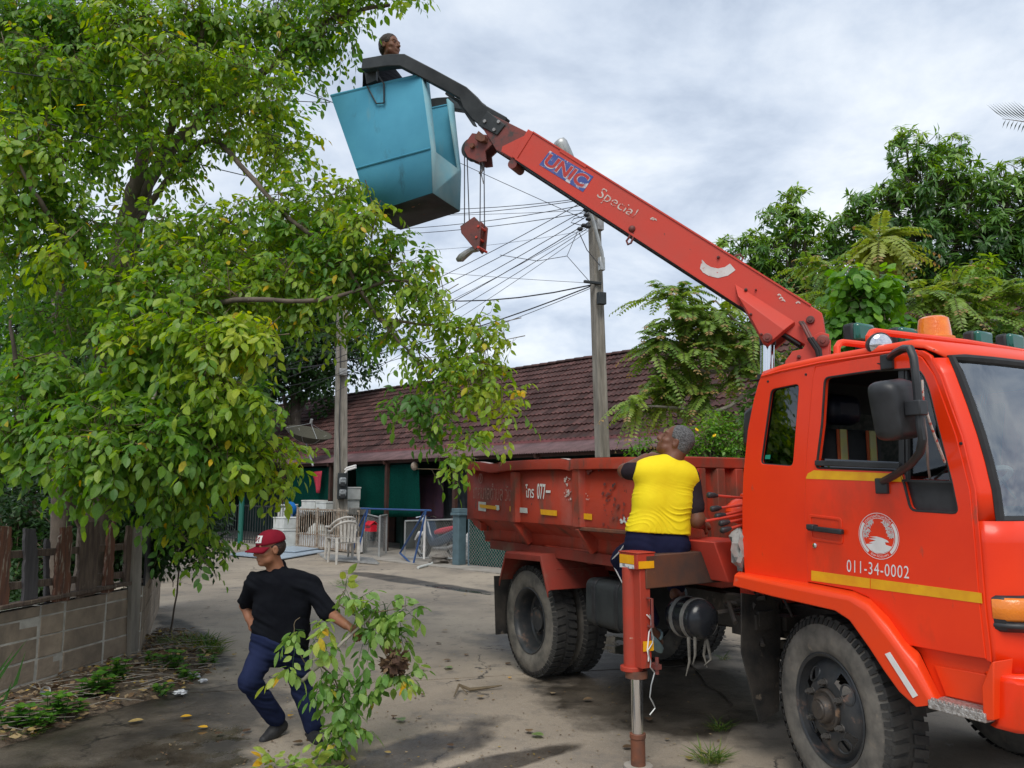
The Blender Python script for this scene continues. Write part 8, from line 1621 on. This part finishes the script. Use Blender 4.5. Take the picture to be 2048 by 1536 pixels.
def hand_prims(b, w, d, n, curl=.6, s=1.0, thumb=1, spread=.05):
    """wrist, direction of the palm, normal out of the back of the hand, how far the fingers close"""
    w = V3(w); d = nrmz(V3(d)); n = nrmz(V3(n) - d*(V3(n)@d)); x = np.cross(d, n)*thumb
    for k in (-1.5, -.5, .5, 1.5): b.cap(w + d*.012*s, w + d*.082*s + x*k*.019*s, .017*s, .0125*s, .012)
    for k, L in ((-1.5, .062), (-.5, .074), (.5, .080), (1.5, .070)):
        p = w + d*.085*s + x*k*.0195*s; a = 0
        for j, (fr, rr) in enumerate(((.45, .0098), (.32, .009), (.25, .008))):
            a += curl*(.9 if j else .6); dd = nrmz(d*math.cos(a) - n*math.sin(a) + x*k*spread); q = p + dd*L*fr*1.05*s; b.cap(p, q, rr*s, (rr-.0008)*s, .006); p = q
    p = w + d*.025*s + x*.022*s; q = p + (d*.55 + x*.75 - n*.3)*.040*s; b.cap(p, q, .014*s, .0115*s, .012); q2 = q + nrmz(d*.8 + x*.15 - n*(.25 + curl*.4))*.030*s; b.cap(q, q2, .011*s, .010*s, .006); b.cap(q2, q2 + nrmz(d*.7 - x*.15 - n*(.3 + curl*.5))*.024*s, .010*s, .0085*s, .006)
def torso(b, J, g=0.0, w=1.0, belly=0.0, fr=(0, -1, 0)):
    """chest, ribs, belly, shoulders from neck base, shoulders, hips"""
    nk, sl_, sr, hl, hr_ = [V3(J[k]) for k in ('neck', 'shl', 'shr', 'hil', 'hir')]; fr = nrmz(V3(fr)); sm = (sl_+sr)/2; hm = (hl+hr_)/2; lat = nrmz(sr-sl_); hw = np.linalg.norm(sr-sl_)/2
    b.cap(sl_, sr, .058+g, k=.04); b.cap(nk + (sm-nk)*.2, sm + (sl_-sm)*.75, .045+g, .05+g, .05); b.cap(nk + (sm-nk)*.2, sm + (sr-sm)*.75, .045+g, .05+g, .05)
    for x in (-1, 1):
        top = sm + lat*x*hw*.52; lo_ = hm + lat*x*hw*.42; m1 = top*.62 + lo_*.38; m2 = top*.3 + lo_*.7
        b.cap(top, m1, (.092*w+g), (.096*w+g), .05); b.cap(m1, m2, (.096*w+g), (.092*w+belly+g), .05); b.cap(m2, lo_, (.092*w+belly+g), (.098*w+g), .05)
    b.cap(sm + fr*.012, hm + fr*(.012+belly), .098*w+g, .104*w+g+belly*.6, .06)
def limb3(b, a, c, d, r1, r2, r3, r4, k=.025): b.cap(a, c, r1, r2, k); b.cap(c, d, r3, r4, k)
def fbm(P, s, o=0): return np.array([noise.noise(Vector((p[0]*s+o, p[1]*s, p[2]*s))) for p in P])
def folds(dirv, freq, amp, seed=0, extra=2.2):
    dv = nrmz(np.array(dirv, float))
    def f(P, N_):
        w = fbm(P, 5.5, seed)*extra; m = np.clip(fbm(P, 4.0, seed+7)*1.6 + .45, 0, 1); t = (P @ dv)*freq + w
        return amp*m*(np.sin(t) + .45*np.sin(2.3*t + 1.7)) + .0016*fbm(P, 26, seed+3)
    return f
def foot_prims(b, ank, heel, toe, s=1.0, g=0): b.cap(ank, heel, .036*s+g, .034*s+g, .02); b.cap(heel, (V3(heel)+V3(toe))/2, .034*s+g, .040*s+g, .02); b.cap((V3(heel)+V3(toe))/2, toe, .040*s+g, .026*s+g, .02)

# ---- man in black with a maroon cap, striding along the lane
mp = gz(560, 1482); man1 = empty('person', Vector((mp.x, 5.6, 0)), 'man in black shirt and maroon cap striding along the lane with a cut branch', 'person')
P1 = dict(head=at(540, 1097, 5.60), neck=at(556, 1146, 5.66), shl=at(511, 1165, 5.62), shr=at(622, 1172, 5.70), ell=at(492, 1210, 5.80), wrl=at(499, 1238, 5.72), elr=at(655, 1222, 5.62), wrr=at(692, 1250, 5.50),
          hil=at(532, 1292, 5.66), hir=at(588, 1294, 5.72), knl=at(499, 1362, 5.46), knr=at(604, 1380, 5.78), anl=at(551, 1440, 5.70), anr=at(627, 1455, 5.72))
fr1 = nrmz(np.array([-.35, -.9, 0.]))
f1 = (-.79, -.60, -.10)
b = Blob(); hp1 = head_prims(b, P1['head'], f1, (.06, 0, 1), 1.0); b.cap(V3(P1['head']) + [.012, .02, -.07], V3(P1['neck']) + [0, 0, -.01], .056, .062, .03); torso(b, P1, -.012, .94, .0, fr1)
limb3(b, P1['shl'], P1['ell'], P1['wrl'], .052, .042, .042, .030); limb3(b, P1['shr'], P1['elr'], P1['wrr'], .052, .043, .043, .031)
hand_prims(b, P1['wrl'], V3(at(508, 1252, 5.64)) - V3(P1['wrl']), (-.8, -.2, .3), .95, 1.0, 1)
hand_prims(b, P1['wrr'], V3(at(716, 1264, 5.46)) - V3(P1['wrr']), (.25, -.35, .9), .85, 1.05, -1)
limb3(b, P1['hil'], P1['knl'], P1['anl'], .082, .056, .055, .038); limb3(b, P1['hir'], P1['knr'], P1['anr'], .082, .056, .055, .038)
h1, t1 = at(563, 1452, 5.74), at(528, 1480, 5.60); foot_prims(b, P1['anl'], h1, t1, .9); h2, t2 = at(622, 1472, 5.75), at(636, 1483, 5.54); foot_prims(b, P1['anr'], h2, t2, .9)
blob_obj('body', b, X['skin'], man1, .0055)
b = Blob(); torso(b, P1, .008, .94, .006, fr1); b.cap(V3(P1['neck']) + [-.006, .008, .036], V3(P1['neck']) + [0, 0, -.03], .066, .078, .02)
sl1 = V3(P1['shr'])*.0 + V3(P1['elr']); limb3(b, P1['shr'], P1['elr'], V3(P1['elr']) + (V3(P1['wrr'])-V3(P1['elr']))*.10, .072, .064, .064, .060); e_ = V3(P1['shl'])*.15 + V3(P1['ell'])*.85; b.cap(P1['shl'], e_, .072, .064, .025)
hm1 = (V3(P1['hil'])+V3(P1['hir']))/2; lat1 = nrmz(V3(P1['hir'])-V3(P1['hil'])); b.cap(hm1 - lat1*.075 + [0, 0, .05], hm1 + lat1*.075 + [0, 0, .05], .115, k=.05); b.cut(hm1 + [0, 0, -.035], (-.05, 0, -1))
b.cut(V3(P1['neck']) + [-.004, .012, .045], (0, -.15, 1)) if 0 else None
blob_obj('shirt', b, X['blackcloth'], man1, .006, folds((.5, .2, .8), 62, .0062, 3))
b = Blob(); b.cap(hm1 - lat1*.07 + [0, 0, .03], hm1 + lat1*.07 + [0, 0, .03], .108, k=.05); b.cap(hm1 - lat1*.07 + [0, 0, .07], hm1 + lat1*.07 + [0, 0, .07], .106, k=.05); b.cap(hm1 - lat1*.07 + fr1*.028 + [0, 0, .03], hm1 + lat1*.07 + fr1*.028 + [0, 0, .03], .112, k=.05); b.cap(hm1 - lat1*.06 - [0, 0, .04], hm1 + lat1*.06 - [0, 0, .04], .10, k=.05)
for a, k_, e in (('hil', 'knl', 'anl'), ('hir', 'knr', 'anr')): limb3(b, P1[a], P1[k_], V3(P1[e]) + [0, 0, .015], .098, .072, .070, .066)
blob_obj('trousers', b, X['jean'], man1, .006, folds((.35, .1, 1), 78, .0048, 9))
X['shoe'] = mat('black_trainer', (.014, .014, .016), (.03, .03, .032), 14, .6, bump=.2)
for k, (an, h_, t_) in enumerate(((P1['anl'], h1, t1), (P1['anr'], h2, t2))):
    b = Blob(); foot_prims(b, V3(an) - [0, 0, .0], h_, t_, .95, .008); blob_obj('shoe', b, X['shoe'], man1, .005, None, 1)
# cap with a peak and a patch
hc = V3(P1['head']); f_, r_, u_ = basis(f1, (.06, 0, 1)); cp = lambda x, y, z: Vector(hc + x*r_ + y*f_ + z*u_)
rows = []
for i in range(11):
    t = i/10*PI/2; rows.append([cp(.084*math.cos(t)**.8*math.cos(a), -.008 + .104*math.cos(t)**.8*math.sin(a), .042 + .088*math.sin(t) - .012*math.sin(a)*(1-math.sin(t))) for a in [2*PI*k/32 for k in range(32)]])
mb = MB(); mb.grid(rows, closed=True); capo = mb.build('cap', X['maroon'], man1, smooth=70, solid=.004)
rows = []
for j in range(5):
    t = j/4; rows.append([cp(.084*math.sin(a)*(1 - .12*t), -.008 + .100*math.cos(a) + .085*t*math.cos(a*.72), .036 - .022*t - .012*math.cos(a) - .030*(a/1.25)**2*(.4 + .6*t)) for a in [(-1.25 + 2.5*k/16) for k in range(17)]])
mb = MB(); mb.grid(rows); mb.build('peak', X['maroon'], capo, smooth=70, solid=.006)
def on_cap(a, h, o=.0045):                    # a: angle from the front, h: 0..1 up the dome
    t = h*PI/2; return cp((.084*math.cos(t)**.8 + o)*math.sin(a), -.008 + (.104*math.cos(t)**.8 + o)*math.cos(a), .042 + .088*math.sin(t) - .012*math.cos(a)*(1-math.sin(t)) + o*math.sin(t))
mb = MB(); mb.grid([[on_cap(-.62 + 1.24*i/10, .14 + .34*j/4) for i in range(11)] for j in range(5)]); pt = mb.build('patch', X['foam'], capo, smooth=70)
vs, fs = text_mesh('NB', 1, off=.02); x0, x1, y0, y1 = min(v.x for v in vs), max(v.x for v in vs), min(v.y for v in vs), max(v.y for v in vs); mb = MB(); mb.add([on_cap((-.40 + .80*(v.x-x0)/(x1-x0))*(1), .19 + .24*(v.y-y0)/(y1-y0), .0062) for v in vs], fs); mb.build('lettering', X['maroon'], capo, smooth=0, fix=False)
b = Blob(); A_ = np.array([r_, f_, u_]); b.ell(hc + u_*.012 - f_*.024, (.079, .090, .080), A_, .01); b.cut(hc + f_*.012, f_ - .5*u_); b.cut(hc - u_*.055, -u_); b.ell(hc + f_*.005 - u_*.03, (.12, .03, .045), A_, .01, True); blob_obj('hair', b, X['hairblack'], man1, .005)
for x in (-1, 1): mb = MB(); mb.ball(hp1(x*.032, .0835, .008), .0062, n=8, k=6); mb.build('eye', X['plastic'], man1)
# ---- seated man in yellow working the crane levers, back to the camera
m2 = at(1312, 1095, 5.25); man2 = empty('person', m2, 'grey haired man in yellow shirt sitting on the outrigger beam looking up', 'person')
P2 = dict(head=at(1350, 884, 5.28), neck=at(1336, 929, 5.26), shl=at(1284, 944, 5.24), shr=at(1380, 956, 5.30), ell=at(1250, 942, 5.34), wrl=at(1292, 916, 5.44), elr=at(1394, 1040, 5.26), wrr=at(1401, 1048, 5.44),
          hil=at(1286, 1094, 5.28), hir=at(1342, 1094, 5.30), knl=at(1246, 1118, 5.62), knr=at(1352, 1122, 5.75), anl=at(1300, 1238, 5.56), anr=at(1352, 1170, 5.66))
fr2 = np.array([-.15, .98, 0])
b = Blob(); f2 = (-.82, .22, .50); hp2 = head_prims(b, P2['head'], f2, (.50, -.10, .86), 1.02); b.cap(V3(P2['head']) + [.012, -.01, -.06], V3(P2['neck']) + [.004, 0, -.01], .064, .068, .03); torso(b, P2, -.010, 1.06, .004, fr2)
limb3(b, P2['shl'], P2['ell'], P2['wrl'], .056, .046, .046, .034); limb3(b, P2['shr'], P2['elr'], P2['wrr'], .058, .050, .052, .036)
hand_prims(b, P2['wrl'], (.5, .3, .2), (0, -.3, 1), .8, 1.05, -1); hand_prims(b, P2['wrr'], V3(at(1420, 1046, 5.52)) - V3(P2['wrr']), (.5, -.55, .35), 1.0, 1.05, 1)
limb3(b, P2['hil'], P2['knl'], P2['anl'], .085, .06, .055, .038); limb3(b, P2['hir'], P2['knr'], P2['anr'], .085, .06, .055, .038)
h3, t3 = at(1299, 1256, 5.50), at(1320, 1284, 5.60); h4, t4 = at(1350, 1190, 5.60), at(1366, 1184, 5.78)
foot_prims(b, P2['anl'], h3, t3, .95); foot_prims(b, P2['anr'], h4, t4, .95); blob_obj('body', b, X['skindark'], man2, .0055)
hc = V3(P2['head']); f_, r_, u_ = basis(f2, (.50, -.10, .86)); A_ = np.array([r_, f_, u_]); b = Blob(); b.ell(hc + u_*.038 - f_*.020, (.084, .099, .091), A_, .01); b.ell(hc - u_*.02 - f_*.045, (.072, .064, .07), A_, .03); b.cut(hc + f_*.035 + u_*.03, f_*.9 - u_*.30); b.ell(hc + f_*.02 - u_*.028, (.13, .042, .05), A_, .01, True)
blob_obj('hair', b, X['hairgrey'], man2, .005, lambda P, N_: .0025*fbm(P, 60) + .002*fbm(P, 130))
# yellow sleeveless front over dark short sleeves
b = Blob(); torso(b, P2, .014, 1.06, .006, fr2); hm2 = (V3(P2['hil'])+V3(P2['hir']))/2; lat2 = nrmz(V3(P2['hir'])-V3(P2['hil'])); b.cap(hm2 - lat2*.10 + [0, 0, .10], hm2 + lat2*.10 + [0, 0, .10], .106, k=.05); b.cap(V3(P2['neck']) + [.003, 0, .0], V3(P2['neck']) + [0, 0, -.04], .072, .085, .02)
b.cut(hm2 + [0, 0, .095], (-.06, 0, -1)); b.cut(V3(P2['shl']) + [-.052, 0, 0], (-1, .1, .28)); b.cut(V3(P2['shr']) + [.050, 0, -.01], (1, 0, .25))
def yf(P, N_):
    lat = P[:, 0]*.95 + P[:, 1]*.1; t = (P[:, 2]*1.0 + lat*.42); rel = np.clip((V3(P2['neck'])[2] - .07 - P[:, 2])/.22, 0, 1)
    w = fbm(P*np.array([.55, .55, 1]), 7.5, 2)*1.3; m = np.clip(fbm(P*np.array([.5, .5, 1.2]), 6, 9)*2.2 + .45, 0, 1)*rel
    s_ = (1 - np.abs(np.sin(t*52 + w*5.2)))**2.6; s2 = (1 - np.abs(np.sin(t*83 + w*8 + 1)))**3; return .0100*m*s_ + .0045*rel*s2*np.clip(fbm(P, 5, 31)*2 + .4, 0, 1) + .0008*fbm(P, 30)
blob_obj('yellow_shirt', b, X['yellowcloth'], man2, .005, yf)
b = Blob(); e_ = V3(P2['shl'])*.25 + V3(P2['ell'])*.75; b.cap(P2['shl'], e_, .064, .060, .02); blob_obj('sleeve', b, X['greycloth'], man2, .006, folds((0, 0, 1), 70, .004, 2))
b = Blob(); e_ = V3(P2['shr'])*.28 + V3(P2['elr'])*.72; b.cap(P2['shr'], e_, .068, .064, .02); blob_obj('sleeve', b, X['greycloth'], man2, .006, folds((.3, 0, 1), 60, .004, 5))
b = Blob(); b.cap(hm2 - lat2*.085 + [0, 0, .06], hm2 + lat2*.085 + [0, 0, .06], .116, k=.05); b.cap(hm2 - lat2*.09 + [0, 0, .0], hm2 + lat2*.09 + [0, 0, .0], .128, k=.05); b.cap(hm2 - lat2*.09 + [0, -.02, -.015], hm2 + lat2*.09 + [0, -.02, -.015], .105, k=.05)
for a, k_, e in (('hil', 'knl', 'anl'), ('hir', 'knr', 'anr')): limb3(b, P2[a], P2[k_], V3(P2[e]), .104, .082, .078, .066)
zb = (TM @ bm_[0]).z + .027; b.p.append(('h', np.array([0, 0, -9.]), np.array([0, 0, -1.]))); tr_o = blob_obj('trousers', b, X['navy'], man2, .006, folds((.2, .3, 1), 60, .004, 4))
mb = MB(); pts = [V3(P2['hil']) + [-.107, .05, .02], (V3(P2['hil'])+V3(P2['knl']))/2 + [-.097, 0, 0], V3(P2['knl']) + [-.084, 0, -.01], (V3(P2['knl'])+V3(P2['anl']))/2 + [-.078, -.02, 0]]; mb.tube([Vector(p) for p in pts], .006, 6); mb.build('side_stripe', X['white'], tr_o)
X['sandal'] = mat('blue_grey_rubber_sandal', (.26, .36, .38), (.18, .27, .29), 9, .7, bump=.2)
for (h_, t_) in ((h3, t3), (h4, t4)):
    d = (t_ - h_).normalized(); side = d.cross(hz).normalized(); up_ = side.cross(d).normalized(); q0, q1 = h_ - d*.040 - up_*.038, t_ + d*.050 - up_*.030
    out = []; 
    for k in range(16): a = 2*PI*k/16; out.append((q0+q1)/2 + (q1-q0)*.5*math.cos(a) + side*(.047 + .006*math.cos(a))*math.sin(a))
    mb = MB(); mb.prism(out, up_*-.030); so = mb.build('sandal', X['sandal'], man2, bevel=.006)
    mid_ = h_.lerp(t_, .55); mb = MB(); mb.tube([mid_ + (side*math.cos(a) + up_*math.sin(a))*.048 for a in np.linspace(-.5, PI+.5, 9)], .011, 6); mb.build('strap', X['sandal'], so)
# ---- man standing in the bucket
bkc = (TM @ ((T1 + T2 + T3 + T4 + B1 + B2 + B3 + B4)/8)); m3f = TM @ ((B1 + B2 + B3 + B4)/4)
man3 = empty('person', m3f, 'dark haired man in a dark shirt standing in the blue bucket', 'person')
HY = at(779, 96, 7.62).y; sh_ = at(768, 152, 7.62)
P3 = dict(head=at(780, 94, 7.62), neck=at(775, 134, 7.64), shl=sh_ + Vector((-.13, -.12, 0)), shr=sh_ + Vector((.12, .14, 0)), ell=sh_ + Vector((-.16, -.02, -.26)), wrl=sh_ + Vector((-.02, -.16, -.36)), elr=sh_ + Vector((.17, .18, -.27)), wrr=sh_ + Vector((.26, .0, -.36)),
          hil=m3f + Vector((-.05, -.08, .80)), hir=m3f + Vector((.05, .08, .80)), knl=m3f + Vector((-.02, -.10, .45)), knr=m3f + Vector((.06, .08, .45)), anl=m3f + Vector((-.06, -.10, .09)), anr=m3f + Vector((.02, .10, .09)))
f3 = (.84, -.50, .04); b = Blob(); hp3 = head_prims(b, P3['head'], f3, (-.05, 0, 1), 1.14); b.cap(V3(P3['head']) + [-.01, .01, -.07], V3(P3['neck']), .054, .060, .03); torso(b, P3, -.008, 1, .0, (.7, -.6, 0))
limb3(b, P3['shl'], P3['ell'], P3['wrl'], .050, .042, .042, .030); limb3(b, P3['shr'], P3['elr'], P3['wrr'], .050, .042, .042, .030); hand_prims(b, P3['wrl'], (.6, -.3, -.2), (0, 0, 1), .8); hand_prims(b, P3['wrr'], (.7, -.4, -.1), (0, 0, 1), .8)
limb3(b, P3['hil'], P3['knl'], P3['anl'], .08, .055, .054, .038); limb3(b, P3['hir'], P3['knr'], P3['anr'], .08, .055, .054, .038)
for an in ('anl', 'anr'): foot_prims(b, P3[an], V3(P3[an]) + [-.03, .02, -.05], V3(P3[an]) + [.12, -.09, -.06], .9)
blob_obj('body', b, X['skinmid'], man3, .006)
b = Blob(); torso(b, P3, .012, 1, .005, (.7, -.6, 0)); b.cap(P3['shl'], V3(P3['shl'])*.2+V3(P3['ell'])*.8, .068, .06); b.cap(P3['shr'], V3(P3['shr'])*.2+V3(P3['elr'])*.8, .068, .06); b.cap(V3(P3['neck']) + [-.004, 0, .005], V3(P3['neck']) - [0, 0, .04], .066, .08); blob_obj('shirt', b, X['blackcloth'], man3, .007, folds((.4, .2, .8), 60, .004, 1))
b = Blob(); hm3 = (V3(P3['hil'])+V3(P3['hir']))/2; b.cap(hm3 - [.05, .07, -.03], hm3 + [.05, .07, .03], .10, k=.05)
for a, k_, e in (('hil', 'knl', 'anl'), ('hir', 'knr', 'anr')): limb3(b, P3[a], P3[k_], P3[e], .094, .07, .068, .06)
blob_obj('trousers', b, X['navy'], man3, .008)
hc = V3(P3['head']); f_, r_, u_ = basis(f3, (-.05, 0, 1)); A_ = np.array([r_, f_, u_]); b = Blob(); b.ell(hc + u_*.042 - f_*.020, (.093, .114, .106), A_, .01); b.ell(hc - u_*.02 - f_*.056, (.076, .064, .07), A_, .03); b.cut(hc + f_*.058 + u_*.055, f_ - u_*.35); b.ell(hc + f_*.02 - u_*.03, (.13, .045, .05), A_, .01, True); blob_obj('hair', b, X['hairblack'], man3, .005, lambda P, N_: .003*fbm(P, 45))
for x in (-1, 1): mb = MB(); mb.ball(hp3(x*.032, .0835, .008), .007, n=8, k=6); mb.build('eye', X['plastic'], man3)

# ------------------------------------------------------------------ the cut branch the man drags, and a sprig at the bottom edge
X['fresh'] = leafmat('fresh_cut_leaf', [(0, (.04, .12, .025)), (.45, (.12, .26, .05)), (.75, (.27, .41, .10)), (.95, (.40, .46, .08)), (1, (.6, .36, .02))], .45, .45)
BA = at(612, 1362, 5.25)
br = empty('cut_branch', at(720, 1420, 5.3), 'leafy freshly cut branch held in the left hand of the man in black', 'branch')
hnd = at(712, 1260, 5.44)
limb(br, [at(603, 1362, 5.2), at(645, 1325, 5.28), at(680, 1290, 5.36), hnd, at(735, 1240, 5.46), at(752, 1215, 5.5)], .013, .007, X['palebark'], 'stem', 8, .006, 1)
limb(br, [at(735, 1240, 5.46), at(752, 1268, 5.44), at(765, 1300, 5.42), at(790, 1340, 5.4)], .006, .003, X['twig'], 'stem', 6, .006, 2)
limb(br, [at(640, 1330, 5.27), at(670, 1360, 5.25), at(680, 1420, 5.25), at(690, 1470, 5.25)], .006, .003, X['twig'], 'stem', 6, .006, 3)
limb(br, [at(745, 1225, 5.48), at(780, 1220, 5.5), at(815, 1210, 5.5)], .006, .003, X['twig'], 'stem', 6, .006, 4)
limb(br, [at(735, 1240, 5.46), at(700, 1225, 5.45), at(678, 1205, 5.45), at(690, 1180, 5.45)], .006, .003, X['twig'], 'stem', 6, .006, 5)
limb(br, [at(625, 1345, 5.24), at(595, 1300, 5.2), at(588, 1250, 5.2), at(600, 1235, 5.2)], .004, .002, X['twig'], 'stem', 6, .004, 6)
def bl(u, v, Y, r_, w, t, d=(0, 0, 0)): k = r_/FPX*Y*.75; return (at(u, v, Y), (k, k*.7, k), w, t)
bc1 = [bl(690, 1180, 5.45, 20, 4, .62), bl(720, 1205, 5.45, 32, 7, .60), bl(775, 1215, 5.5, 32, 7, .62), bl(815, 1215, 5.5, 22, 5, .62), bl(760, 1265, 5.44, 28, 5, .55), bl(800, 1265, 5.46, 28, 6, .56), bl(735, 1290, 5.42, 20, 2, .45), bl(745, 1340, 5.4, 24, 4, .38), bl(790, 1350, 5.4, 26, 6, .55), bl(815, 1350, 5.4, 18, 4, .66), bl(770, 1380, 5.38, 14, 2, .35)]
bc2 = [bl(640, 1250, 5.26, 22, 3, .70), bl(598, 1262, 5.2, 20, 3, .70), bl(625, 1290, 5.22, 18, 3, .64), bl(640, 1315, 5.24, 16, 2, .6), bl(572, 1345, 5.2, 22, 3, .82), bl(660, 1370, 5.25, 30, 6, .55), bl(690, 1400, 5.25, 32, 8, .52), bl(675, 1440, 5.25, 32, 8, .54), bl(700, 1460, 5.22, 28, 6, .60), bl(655, 1478, 5.2, 24, 3, .70), bl(680, 1345, 5.25, 24, 4, .5), bl(705, 1340, 5.28, 14, 2, .48)]
for part, kk, dr in ((bc1, 1.0, .5), (bc2, 1.0, .9)):
    Mb, tb_, twb, rab = crown(part, .74, 6, .084, .14, droop=dr, per_leaf=2, spread=.5, hang=1.2, upb=0, twl=(.03, .07))
    zmin = Mb[:, 2, 3] < .03; Mb[zmin, 2, 3] = .03
    kp = pick_leaf_parts(Mb, tb_, 120, br, X['fresh'], LEAF); leaves_mesh('leaves', Mb[kp], LEAF, X['fresh'], br, tb_[kp]); sticks('twigs', np.concatenate([twb[0], rab[0]]), np.concatenate([twb[1], rab[1]]), .0022, .0014, X['fresh'], br)
lump_m = X['litter']
rows = None
o = lump('nest', at(788, 1332, 5.38), .075, mat('dry_brown_leaf_nest', (.10, .055, .035), (.05, .03, .02), 14, .9, bump=.9), 'ball of dry brown leaves caught in the cut branch', 'leaf nest', 3, .7, .8)
n = 90; th_ = nrmz(RNG.normal(size=(n, 3))); P_ = V3(at(788, 1332, 5.38)) + th_*.06 + [0, 0, .03]; leaves_mesh('dry_leaves', frames(P_, nrmz(th_ + RNG.normal(size=(n, 3))*.6), RNG.normal(size=(n, 3)), RNG.uniform(.03, .075, n)), LEAFS, X['litter'], None, RNG.random(n)*.5); dl = [q for q in COL.objects if q.name == 'dry_leaves'][0]; dl.parent = o; dl.matrix_parent_inverse = o.matrix_world.inverted() if 0 else Matrix.Translation(-o.location)
sg = empty('leaf_sprig', gz(575, 1530), 'yellow green sprig lying at the bottom edge below the man in black', 'sprig')
bc3 = [bl(555, 1530, 4.9, 20, 4, .78), bl(590, 1528, 4.9, 20, 4, .8), bl(615, 1534, 4.9, 16, 3, .75)]
bc3 = [(Vector((c.x, c.y, max(.04, c.z))), (r_[0], r_[1], .03), w, t) for c, r_, w, t in bc3]
Mb, tb_, twb, rab = crown(bc3, .6, 6, .085, .13, twl=(.03, .06), droop=.3, per_leaf=3, spread=.5, hang=.2, upb=.3); Mb[:, 2, 3] = np.maximum(Mb[:, 2, 3], .02)
leaves_mesh('leaves', Mb, LEAF, X['fresh'], sg, tb_); sticks('twigs', twb[0], twb[1], .003, .002, X['fresh'], sg)
sg2 = empty('leaf_sprig', gz(660, 1525), 'green sprig of four leaves lying on the concrete near the bottom edge', 'sprig')
Mb, tb_, twb, rab = crown([(gz(665, 1524) + hz*.03, (.04, .04, .01), 2, .5)], 1, 5, .085, .12, droop=.1, per_leaf=2, spread=.3, hang=0, upb=0); Mb[:, 2, 3] = np.maximum(Mb[:, 2, 3], .015); leaves_mesh('leaves', Mb, LEAF, X['fresh'], sg2, tb_)
